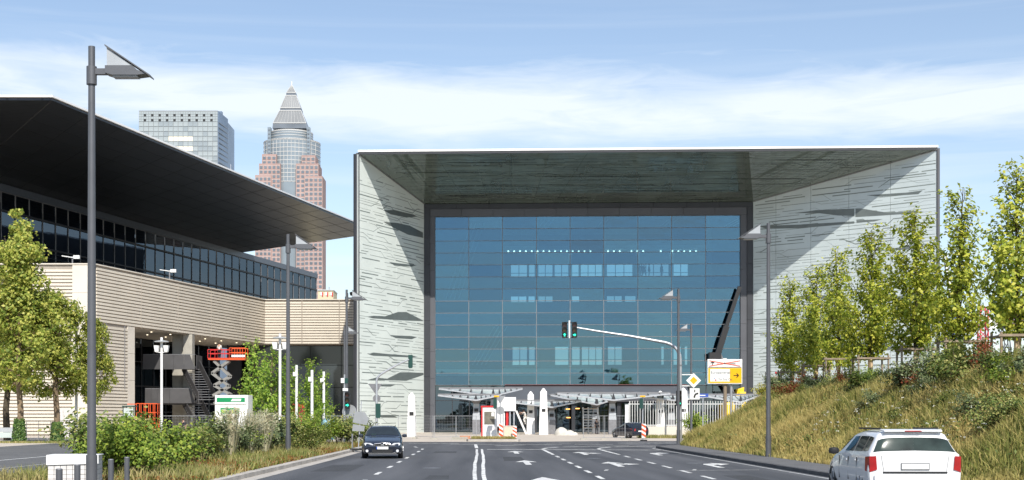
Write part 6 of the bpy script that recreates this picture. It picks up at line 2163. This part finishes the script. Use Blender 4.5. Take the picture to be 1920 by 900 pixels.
# ================================================================== VEHICLES
def cr(p0, p1, p2, p3, t):
    return .5 * ((2 * p1) + (-p0 + p2) * t + (2 * p0 - 5 * p1 + 4 * p2 - p3) * t * t + (-p0 + 3 * p1 - 3 * p2 + p3) * t ** 3)
class CarBody:
    """lofted shell: stations (y, w1, w2, zb, zbelt, w3, zr) from the nose to the tail"""
    def __init__(s, st):
        rows = []
        for (y, w1, w2, zb, zbl, w3, zr) in st:
            rows.append([(0, y, zb), (w1 * .9, y, zb), (w1, y, zb + .16), (w1 + .015, y, (zb + zbl) / 2 + .06), (w2, y, zbl), (w3 + (w2 - w3) * .12, y, zr - (zr - zbl) * .16), (w3 * .72, y, zr), (0, y, zr + .012)])
        s.g = np.array(rows)
    def at(s, u, v):
        g = s.g
        nu, nv = g.shape[:2]
        sgn = 1
        if v < 0:
            v, sgn = -v, -1
        i, j = min(int(u), nu - 2), min(int(v), nv - 2)
        tu, tv = u - i, v - j
        # ease: mostly linear along the length (keeps creases), smoother round the ring
        def row(k):
            k = min(max(k, 0), nu - 1)
            pts = [g[k, min(max(j + d, 0), nv - 1)].copy() for d in (-1, 0, 1, 2)]
            if j + 2 > nv - 1: pts[3][0] *= -1; pts[3] = g[k, nv - 2] * np.array([-1, 1, 1])
            if j - 1 < 0: pts[0] = g[k, 1] * np.array([-1, 1, 1])
            a = cr(*pts, tv); b = pts[1] * (1 - tv) + pts[2] * tv
            return a * .55 + b * .45
        r_ = [row(i + d) for d in (-1, 0, 1, 2)]
        a = cr(*r_, tu); b = r_[1] * (1 - tu) + r_[2] * tu
        p = a * .45 + b * .55
        return np.array([p[0] * sgn, p[1], p[2]])
    def nrm(s, u, v):
        e = .02
        du = s.at(min(u + e, s.g.shape[0] - 1), v) - s.at(max(u - e, 0), v)
        va, vb = v + e, v - e
        mx = s.g.shape[1] - 1
        if va > mx: va = mx
        if vb < -mx: vb = -mx
        dv = s.at(u, va) - s.at(u, vb)
        n = np.cross(dv, du)
        n /= np.linalg.norm(n) + 1e-9
        c = s.at(u, v) - np.array([0, s.g[:, 0, 1].mean(), .7])
        return n if n.dot(c) > 0 else -n
    def shell(s, nu=5, nv=4):
        U = np.linspace(0, s.g.shape[0] - 1, (s.g.shape[0] - 1) * nu + 1)
        K = s.g.shape[1] - 1
        Vv = np.linspace(0, K, K * nv + 1)
        ring = list(Vv) + [-x for x in Vv[::-1][1:-1]]
        mb = MB()
        for u in U:
            for v in ring:
                mb.v.append(tuple(s.at(u, v)))
        n = len(ring)
        for i in range(len(U) - 1):
            for k in range(n):
                mb.f.append((i * n + k, i * n + (k + 1) % n, (i + 1) * n + (k + 1) % n, (i + 1) * n + k))
        mb.f.append(tuple(range(n)))
        mb.f.append(tuple((len(U) - 1) * n + k for k in range(n)))
        return mb
    def patch(s, pts, off=.012, n=7):
        """four (u, v) corners on the shell, lifted off it"""
        (a, b, c, d) = [np.array(p, float) for p in pts]
        mb = MB()
        for i in range(n):
            for j in range(n):
                f, h = i / (n - 1), j / (n - 1)
                q = (a * (1 - f) + b * f) * (1 - h) + (d * (1 - f) + c * f) * h
                mb.v.append(tuple(s.at(*q) + s.nrm(*q) * off))
        for i in range(n - 1):
            for j in range(n - 1):
                mb.f.append((i * n + j, i * n + j + 1, (i + 1) * n + j + 1, (i + 1) * n + j))
        return mb
M['car_black'] = pm('dark_blue_black_paint', (.012, .016, .028), .25, var=.05, coat=.9)
M['car_white'] = pm('white_car_paint', (.78, .78, .78), .28, var=.02, coat=.7)
M['car_glass'] = pm('dark_car_glass', (.018, .024, .028), .04, var=.2, spec=.9)
M['car_glass_green'] = pm('green_car_glass', (.03, .045, .04), .06, var=.5, scale=2, spec=.35)
M['chrome'] = pm('chrome', (.72, .72, .74), .12, metal=1.0, var=.03)
M['headlight'] = pm('headlight_glass', (.70, .72, .75), .08, var=.15, scale=8, spec=.9)
M['tail_red'] = pm('tail_lamp_red', (.35, .008, .01), .12, var=.15, scale=6, spec=.8)
M['rim'] = pm('alloy_rim', (.50, .51, .53), .3, metal=.8, var=.06)
M['plate_white'] = pm('number_plate', (.78, .78, .75), .5, var=.05)
def wheels(e, y_list, w, r=.32):
    for y in y_list:
        for s in (-1, 1):
            wh = empty('wheel', (s * (w - .10), y, r))
            wh.parent = e
            tyre = MB()
            prof = [(r * .62, -.10), (r * .93, -.11), (r, -.07), (r, .07), (r * .93, .11), (r * .62, .10)]
            n = 24
            for rr, x in prof:
                for k in range(n):
                    a = 2 * math.pi * k / n
                    tyre.v.append((x, rr * math.cos(a), rr * math.sin(a)))
            for i in range(len(prof) - 1):
                for k in range(n):
                    tyre.f.append((i * n + k, i * n + (k + 1) % n, (i + 1) * n + (k + 1) % n, (i + 1) * n + k))
            tyre.build('tyre', M['rubber'], wh, True)
            rim = MB().disc((s * .06, 0, 0), (s, 0, 0), r * .63, .02, 20)
            for k in range(5):
                a = 2 * math.pi * k / 5
                rim.bar((s * .09, 0, 0), (s * .09, r * .6 * math.cos(a), r * .6 * math.sin(a)), .03, .07, up=(1, 0, 0))
            rim.build('rim', M['rim'], wh)
            MB().disc((s * (w - .10) + s * -.02, y, r + .02), (s, 0, 0), r * 1.17, .105, 24).build('wheel_arch', M['black'], e)
def mirror(e, y, z, w, mat):
    for s in (-1, 1):
        mb = MB().lathe((0, 0, 0), [(.02, -.075), (.09, -.06), (.105, 0), (.09, .055), (.03, .075)], 12)
        o = mb.build('wing_mirror', mat, e, True)
        o.location = (s * (w + .09), y, z); o.scale = (1.1, .75, 1)
# dark estate car coming towards the camera
BM = CarBody([(0.00, .60, .58, .34, .52, .52, .60), (.07, .76, .74, .24, .56, .64, .68), (.30, .85, .80, .20, .66, .70, .77), (.9, .885, .84, .20, .80, .74, .90), (1.42, .89, .85, .20, .88, .74, .975),
              (2.12, .89, .85, .20, .93, .57, 1.37), (2.8, .89, .85, .20, .94, .59, 1.425), (3.5, .89, .85, .20, .96, .58, 1.40), (4.12, .885, .84, .22, .98, .55, 1.32), (4.40, .86, .80, .26, .95, .60, 1.02), (4.5, .78, .74, .32, .80, .58, .86)])
e = empty('estate_car', (-4.25, 58, .02), R(3.5))
BM.shell().build('body', M['car_black'], e, True)
BM.patch([(4.08, -7), (4.94, -7), (4.94, -5.05), (4.08, -4.75)], .01).build('windscreen', M['car_glass'], e, True)
BM.patch([(4.08, 7), (4.94, 7), (4.94, 5.05), (4.08, 4.75)], .01).build('windscreen', M['car_glass'], e, True)
for s in (-1, 1):
    BM.patch([(4.75, s * 4.12), (5.9, s * 4.12), (5.9, s * 4.85), (5.05, s * 4.85)], .01).build('side_window', M['car_glass'], e, True)
    BM.patch([(6.0, s * 4.12), (7.0, s * 4.12), (7.0, s * 4.85), (6.0, s * 4.85)], .01).build('side_window', M['car_glass'], e, True)
    BM.patch([(7.08, s * 4.2), (7.9, s * 4.3), (7.8, s * 4.8), (7.08, s * 4.85)], .01).build('side_window', M['car_glass'], e, True)
    hl = MB().prism([(s * .38, -.005, .60), (s * .48, .0, .54), (s * .72, .05, .555), (s * .80, .12, .64), (s * .74, .09, .69), (s * .50, .0, .675)], (0, .10, 0)).build('headlight', M['headlight'], e, bevel=.015)
    MB().prism([(s * .03, -.03, .53), (s * .33, -.03, .53), (s * .36, -.03, .66), (s * .05, -.03, .68)], (0, .08, 0)).build('grille', M['chrome'], e, bevel=.015)
    MB().prism([(s * .055, -.04, .55), (s * .31, -.04, .55), (s * .335, -.04, .645), (s * .07, -.04, .66)], (0, .02, 0)).build('grille_slats', M['black'], e)
    MB().disc((s * .66, .0, .34), (0, 1, 0), .06, .1, 12).build('fog_lamp', M['headlight'], e)
    MB().bar((s * .56, 2.2, 1.43), (s * .54, 4.1, 1.38), .03, .03).build('roof_rail', M['black'], e)
MB().box(-.45, .45, -.02, .1, .27, .40).build('air_intake', M['black'], e)
MB().box(-.62, .62, -.01, .05, .225, .25).build('chin_trim', M['chrome'], e)
MB().box(-.26, .26, -.06, -.045, .41, .52).build('number_plate', M['plate_white'], e)
MB().box(-.26, -.215, -.063, -.0601, .41, .52).build('plate_band', M['blue'], e)
MB().disc((0, .0, .72), (0, .8, .6), .045, -.02, 14).build('bonnet_badge', M['chrome'], e)
MB().box(-.50, -.30, 1.52, 1.53, .995, 1.06).build('green_sticker', M['green_dark'], e)
wheels(e, (.82, 3.62), .89)
mirror(e, 1.62, .98, .88, M['car_black'])
tag(e, 'dark estate car driving towards the viewer in the left lane', 'car')
# white compact off-roader driving away
SV = CarBody([(0, .66, .64, .36, .62, .58, .74), (.10, .82, .80, .28, .68, .70, .84), (.8, .88, .85, .27, .88, .76, .96), (1.2, .885, .855, .27, .94, .76, 1.02),
              (1.85, .89, .86, .27, .97, .60, 1.44), (2.6, .89, .86, .27, .98, .62, 1.50), (3.5, .89, .86, .27, .99, .62, 1.50), (3.98, .89, .86, .27, .99, .62, 1.475), (4.20, .885, .86, .29, 1.0, .70, 1.05), (4.26, .86, .84, .32, .95, .68, 1.0)])
e = empty('off_road_car', (9.1, 31.5, .02), R(180 - 2))
SV.shell().build('body', M['car_white'], e, True)
for s in (-1, 1):
    SV.patch([(7.34, s * 7), (7.95, s * 7), (7.95, s * 4.5), (7.34, s * 5.0)], .012).build('rear_window', M['car_glass_green'], e, True)
    SV.patch([(4.05, s * 4.15), (5.1, s * 4.15), (5.1, s * 4.85), (4.45, s * 4.85)], .012).build('side_window', M['car_glass'], e, True)
    SV.patch([(5.2, s * 4.15), (6.0, s * 4.15), (6.0, s * 4.85), (5.2, s * 4.85)], .012).build('side_window', M['car_glass'], e, True)
    SV.patch([(6.08, s * 4.15), (6.85, s * 4.2), (6.8, s * 4.8), (6.08, s * 4.85)], .012).build('side_window', M['car_glass'], e, True)
    SV.patch([(3.1, s * 7), (3.93, s * 7), (3.93, s * 5.05), (3.1, s * 4.75)], .012).build('windscreen', M['car_glass'], e, True)
    MB().add([(s * .755, 4.288, .97), (s * .735, 4.288, .69), (s * .875, 4.272, .64), (s * .922, 4.05, .66), (s * .915, 4.05, .95), (s * .882, 4.27, .965)], [(0, 1, 2, 5), (5, 2, 3, 4)]).build('tail_lamp', M['tail_red'], e)
    MB().bar((s * .56, 1.95, 1.53), (s * .56, 3.8, 1.53), .035, .035).build('roof_rail', M['black'], e)
MB().prism([(-.60, 3.93, 1.49), (.60, 3.93, 1.49), (.56, 4.12, 1.465), (-.56, 4.12, 1.465)], (0, 0, .035)).build('roof_spoiler', M['car_white'], e, bevel=.01)
MB().box(-.16, .16, 4.10, 4.135, 1.472, 1.495).build('brake_lamp', M['tail_red'], e)
MB().box(-.80, .80, 4.18, 4.34, .36, .60).build('bumper', M['car_white'], e, bevel=.04)
MB().box(-.62, .62, 4.262, 4.275, .61, .65).build('bumper_shadow_gap', M['black'], e)
MB().box(-.275, .275, 4.268, 4.28, .685, .825).build('plate_frame', M['frame'], e)
MB().box(-.26, .26, 4.281, 4.289, .70, .81).build('number_plate', M['plate_white'], e)
MB().bar((.05, 4.10, 1.13), (-.42, 4.17, 1.07), .012, .02).build('rear_wiper', M['black'], e)
for s in (-1, 1):
    MB().add([(s * .60, 4.268, .66), (s * .606, 4.268, .66), (s * .656, 4.266, .985), (s * .65, 4.266, .985)], [(0, 1, 2, 3)]).build('shut_line', M['black'], e)
    for yy in (1.55, 2.42, 3.2):
        MB().box(min(s * .885, s * .9045), max(s * .885, s * .9045), yy, yy + .006, .42, .92).build('shut_line', M['black'], e)
    MB().box(min(s * .9, s * .925), max(s * .9, s * .925), 2.22, 2.38, .84, .87).build('door_handle', M['car_white'], e)
    MB().box(min(s * .9, s * .925), max(s * .9, s * .925), 3.02, 3.18, .85, .88).build('door_handle', M['car_white'], e)
e.scale = (1.06, .95, 1.0)
wheels(e, (.8, 3.45), .89, .34)
mirror(e, 1.45, 1.02, .90, M['black'])
tag(e, 'white compact off-road car driving away at lower right', 'car')
# black hatchback parked at the gate
HB = CarBody([(0, .60, .58, .34, .52, .52, .62), (.10, .76, .74, .24, .60, .64, .72), (.8, .85, .81, .2, .80, .72, .90), (1.15, .855, .82, .2, .88, .72, .98), (1.85, .855, .82, .2, .92, .56, 1.36), (2.5, .855, .82, .2, .93, .58, 1.42), (3.2, .855, .82, .2, .95, .57, 1.39), (3.6, .85, .81, .22, .96, .55, 1.32), (3.88, .84, .80, .26, .95, .66, .99), (3.95, .80, .76, .3, .9, .62, .93)])
e = empty('hatchback_car', (gx(1160, 122), 122.2, .012), R(180 + 24))
HB.shell().build('body', M['car_black'], e, True)
for s in (-1, 1):
    HB.patch([(7.1, s * 7), (7.93, s * 7), (7.93, s * 4.5), (7.1, s * 5.2)], .012).build('rear_window', M['car_glass'], e, True)
    HB.patch([(4.1, s * 4.15), (5.2, s * 4.15), (5.2, s * 4.85), (4.45, s * 4.85)], .012).build('side_window', M['car_glass'], e, True)
    HB.patch([(5.3, s * 4.15), (6.6, s * 4.15), (6.5, s * 4.85), (5.3, s * 4.85)], .012).build('side_window', M['car_glass'], e, True)
    MB().add([(s * .52, 3.965, .86), (s * .52, 3.975, .66), (s * .80, 3.93, .64), (s * .86, 3.70, .66), (s * .85, 3.70, .86), (s * .79, 3.92, .87)], [(0, 1, 2, 5), (5, 2, 3, 4)]).build('tail_lamp', M['tail_red'], e)
MB().box(-.26, .26, 3.97, 3.98, .58, .69).build('number_plate', M['plate_white'], e)
MB().box(-.76, .76, 3.9, 4.02, .32, .52).build('bumper', M['car_black'], e, bevel=.04)
wheels(e, (.75, 3.2), .855, .30)
tag(e, 'black hatchback parked at the gate post of the picket fence', 'car')

# ================================================================== PEOPLE
import bmesh as _bm
def skin_mesh(name, joints, edges, mat, parent, root=0, sub=1):
    m = bpy.data.meshes.new(name)
    b = _bm.new()
    lay = b.verts.layers.skin.verify()
    vs = []
    for (p, r_) in joints:
        v = b.verts.new(p)
        v[lay].radius = (r_, r_)
        vs.append(v)
    vs[root][lay].use_root = True
    for i, j in edges:
        b.edges.new((vs[i], vs[j]))
    b.to_mesh(m); b.free()
    o = link(name, m, mat, parent)
    o.modifiers.new('skin', 'SKIN').use_smooth_shade = True
    sd_ = o.modifiers.new('subdivision', 'SUBSURF')
    sd_.levels = sd_.render_levels = sub
    return o
def person(loc, rz, label, shirt, legs, pose='stand', hairm=None, group=None, s=1.0):
    """one continuous body with clothes as children; the figure faces -y"""
    e = empty('person', loc, rz)
    e.scale = (s,) * 3
    J = dict(pel=(0, 0, .95), spine=(0, .01, 1.15), chest=(0, 0, 1.35), neck=(0, 0, 1.50), head=(0, -.02, 1.60), crown=(0, -.01, 1.72), nose=(0, -.115, 1.625),
             shl=(.19, 0, 1.42), ell=(.25, .03, 1.14), wrl=(.25, -.08, .90), hal=(.25, -.11, .81), shr=(-.19, 0, 1.42), elr=(-.25, .03, 1.14), wrr=(-.25, -.08, .90), har=(-.25, -.11, .81),
             hil=(.10, 0, .90), knl=(.11, -.02, .50), anl=(.11, .03, .09), tol=(.12, -.14, .04), hir=(-.10, 0, .90), knr=(-.11, -.02, .50), anr=(-.11, .03, .09), tor=(-.12, -.14, .04))
    if pose == 'walk':
        J.update(knl=(.10, -.16, .52), anl=(.10, -.30, .11), tol=(.10, -.45, .07), knr=(-.10, .06, .50), anr=(-.10, .36, .14), tor=(-.10, .26, .04), ell=(.25, .14, 1.16), wrl=(.24, .12, .92), hal=(.24, .08, .84), elr=(-.25, -.06, 1.15), wrr=(-.23, -.24, 1.0), har=(-.23, -.31, .96))
    if pose == 'reach':
        J.update(spine=(0, -.03, 1.16), chest=(0, -.10, 1.34), neck=(0, -.16, 1.49), head=(0, -.22, 1.57), crown=(0, -.22, 1.69), nose=(0, -.32, 1.59), shl=(.19, -.12, 1.40), shr=(-.19, -.12, 1.40), ell=(.24, -.38, 1.38), wrl=(.20, -.62, 1.42), hal=(.19, -.71, 1.44), elr=(-.25, -.34, 1.22), wrr=(-.22, -.56, 1.26), har=(-.22, -.65, 1.28), knl=(.12, -.24, .62), anl=(.12, -.10, .30), tol=(.12, -.26, .26))
    if pose == 'bend':
        J.update(spine=(0, -.12, 1.10), chest=(0, -.30, 1.16), neck=(0, -.46, 1.18), head=(0, -.54, 1.20), crown=(0, -.62, 1.27), nose=(0, -.63, 1.14), shl=(.19, -.36, 1.18), shr=(-.19, -.36, 1.18), ell=(.22, -.42, .90), wrl=(.18, -.50, .68), hal=(.17, -.52, .60), elr=(-.22, -.42, .90), wrr=(-.18, -.50, .68), har=(-.17, -.52, .60))
    Rr = dict(pel=.145, spine=.125, chest=.15, neck=.055, head=.095, crown=.06, nose=.02, shl=.075, ell=.045, wrl=.032, hal=.038, shr=.075, elr=.045, wrr=.032, har=.038, hil=.09, knl=.06, anl=.042, tol=.04, hir=.09, knr=.06, anr=.042, tor=.04)
    E = [('pel', 'spine'), ('spine', 'chest'), ('chest', 'neck'), ('neck', 'head'), ('head', 'crown'), ('head', 'nose'), ('chest', 'shl'), ('shl', 'ell'), ('ell', 'wrl'), ('wrl', 'hal'), ('chest', 'shr'), ('shr', 'elr'), ('elr', 'wrr'), ('wrr', 'har'),
         ('pel', 'hil'), ('hil', 'knl'), ('knl', 'anl'), ('anl', 'tol'), ('pel', 'hir'), ('hir', 'knr'), ('knr', 'anr'), ('anr', 'tor')]
    def sub(keys, grow_, name, mat, root, par):
        idx = {k: i for i, k in enumerate(keys)}
        return skin_mesh(name, [(J[k], Rr[k] * grow_[k] if isinstance(grow_, dict) and k in grow_ else Rr[k] * (grow_ if not isinstance(grow_, dict) else 1.14)) for k in keys], [(idx[a], idx[b]) for a, b in E if a in idx and b in idx], mat, par, idx[root])
    body = sub(list(J), 1.0, 'body', M['skin'], 'pel', e)
    # fingers: five short chains rooted in each palm
    for hk, wk, sg_ in (('hal', 'wrl', 1), ('har', 'wrr', -1)):
        h, w = Vector(J[hk]), Vector(J[wk])
        d = (h - w).normalized()
        sd_ = d.cross(Vector((0, 0, 1)))
        if sd_.length < .2: sd_ = Vector((0, 1, 0))
        sd_.normalize()
        mb = MB()
        for k, (o_, ln) in enumerate(((-.03, .065), (-.01, .075), (.01, .07), (.03, .055))):
            p = h + sd_ * o_
            mb.tube([p, p + d * ln * .6, p + d * ln + Vector((0, 0, -.012))], [.0095, .009, .006], 5)
        p = h - d * .03 + sd_ * -.035
        mb.tube([p, p + sd_ * -.03 + d * .03, p + sd_ * -.035 + d * .06], [.011, .010, .007], 5)
        mb.build('hand_fingers', M['skin'], e)
    sub(['pel', 'spine', 'chest', 'shl', 'shr', 'ell', 'elr'], dict(ell=1.3, elr=1.3), 'shirt', shirt, 'spine', e)
    sub(['pel', 'hil', 'knl', 'anl', 'hir', 'knr', 'anr'], dict(anl=1.35, anr=1.35, knl=1.25, knr=1.25), 'trousers', legs, 'pel', e)
    hd, cw_ = Vector(J['head']), Vector(J['crown'])
    hb_ = MB().lathe((0, 0, 0), [(.098, -.03), (.112, .03), (.095, .09), (.04, .125)], 12).build('helmet' if hairm is not None and hairm != M['hair'] else 'hair', hairm or M['hair'], e, True)
    hb_.location = hd + (cw_ - hd).normalized() * .035 + Vector((0, .015, 0))
    hb_.rotation_euler = (cw_ - hd).to_track_quat('Z', 'Y').to_euler()
    for k in ('tol', 'tor'):
        a = Vector(J['anl' if k == 'tol' else 'anr']); t = Vector(J[k])
        MB().tube([a + Vector((0, .05, -.03)), (a + t) / 2 + Vector((0, 0, -.015)), t + Vector((0, -.04, 0))], [.05, .055, .035], 8).build('shoe', M['black'], e, True)
    return tag(e, label, 'person', group)
navy = pm('navy_cloth', (.022, .022, .035), .9, var=.2)
pale = pm('pale_cloth', (.70, .68, .64), .9, var=.06)
khaki = pm('khaki_cloth', (.14, .12, .08), .9, var=.1)
darkc = pm('dark_cloth', (.02, .022, .03), .9, var=.2)
Yp = 121.0
person((gx(344, Yp), Yp, .012), R(-55), 'person in a dark T-shirt walking past the stair', navy, khaki, 'walk')
person((gx(985, 149), 149.2, 1.05), R(-75), 'person in white clothes standing on the ladder right of the board', pale, pale, 'reach')
person((gx(1463, 148), 148, gz(720, 148)), R(-70), 'person in a red helmet bending on the work platform', pm('green_cloth', (.03, .16, .08), .9), darkc, 'bend', M['red'])
person((gx(411, 147), 147.1, gz(672, 147)), R(160), 'person in a pale shirt standing on the raised orange lift', pale, darkc, 'stand', M['hair'])
rot_ = Matrix.Rotation(-PA, 3, 'Z')
fl = lz(1100, 519.5, 10.6)
for i, (px, lab) in enumerate(((1203, 'dark figure behind the upper glass, leftmost of the group'), (1208, 'dark figure walking behind the upper glass, second of the group'), (1217, 'dark figure behind the upper glass, third of the group'), (1241, 'dark figure behind the upper glass, standing apart to the right'))):
    p = PO + rot_ @ Vector((lx(px, 10.6), 10.6 + .5 * (i % 2), fl))
    person(p, R(40 * i), lab, darkc, darkc, 'walk' if i == 1 else 'stand', None, 'people behind the upper glass')
person((gx(1118, 150), 149.6, .012), R(30), 'person in dark clothes standing under the middle canopy', navy, darkc, 'stand')
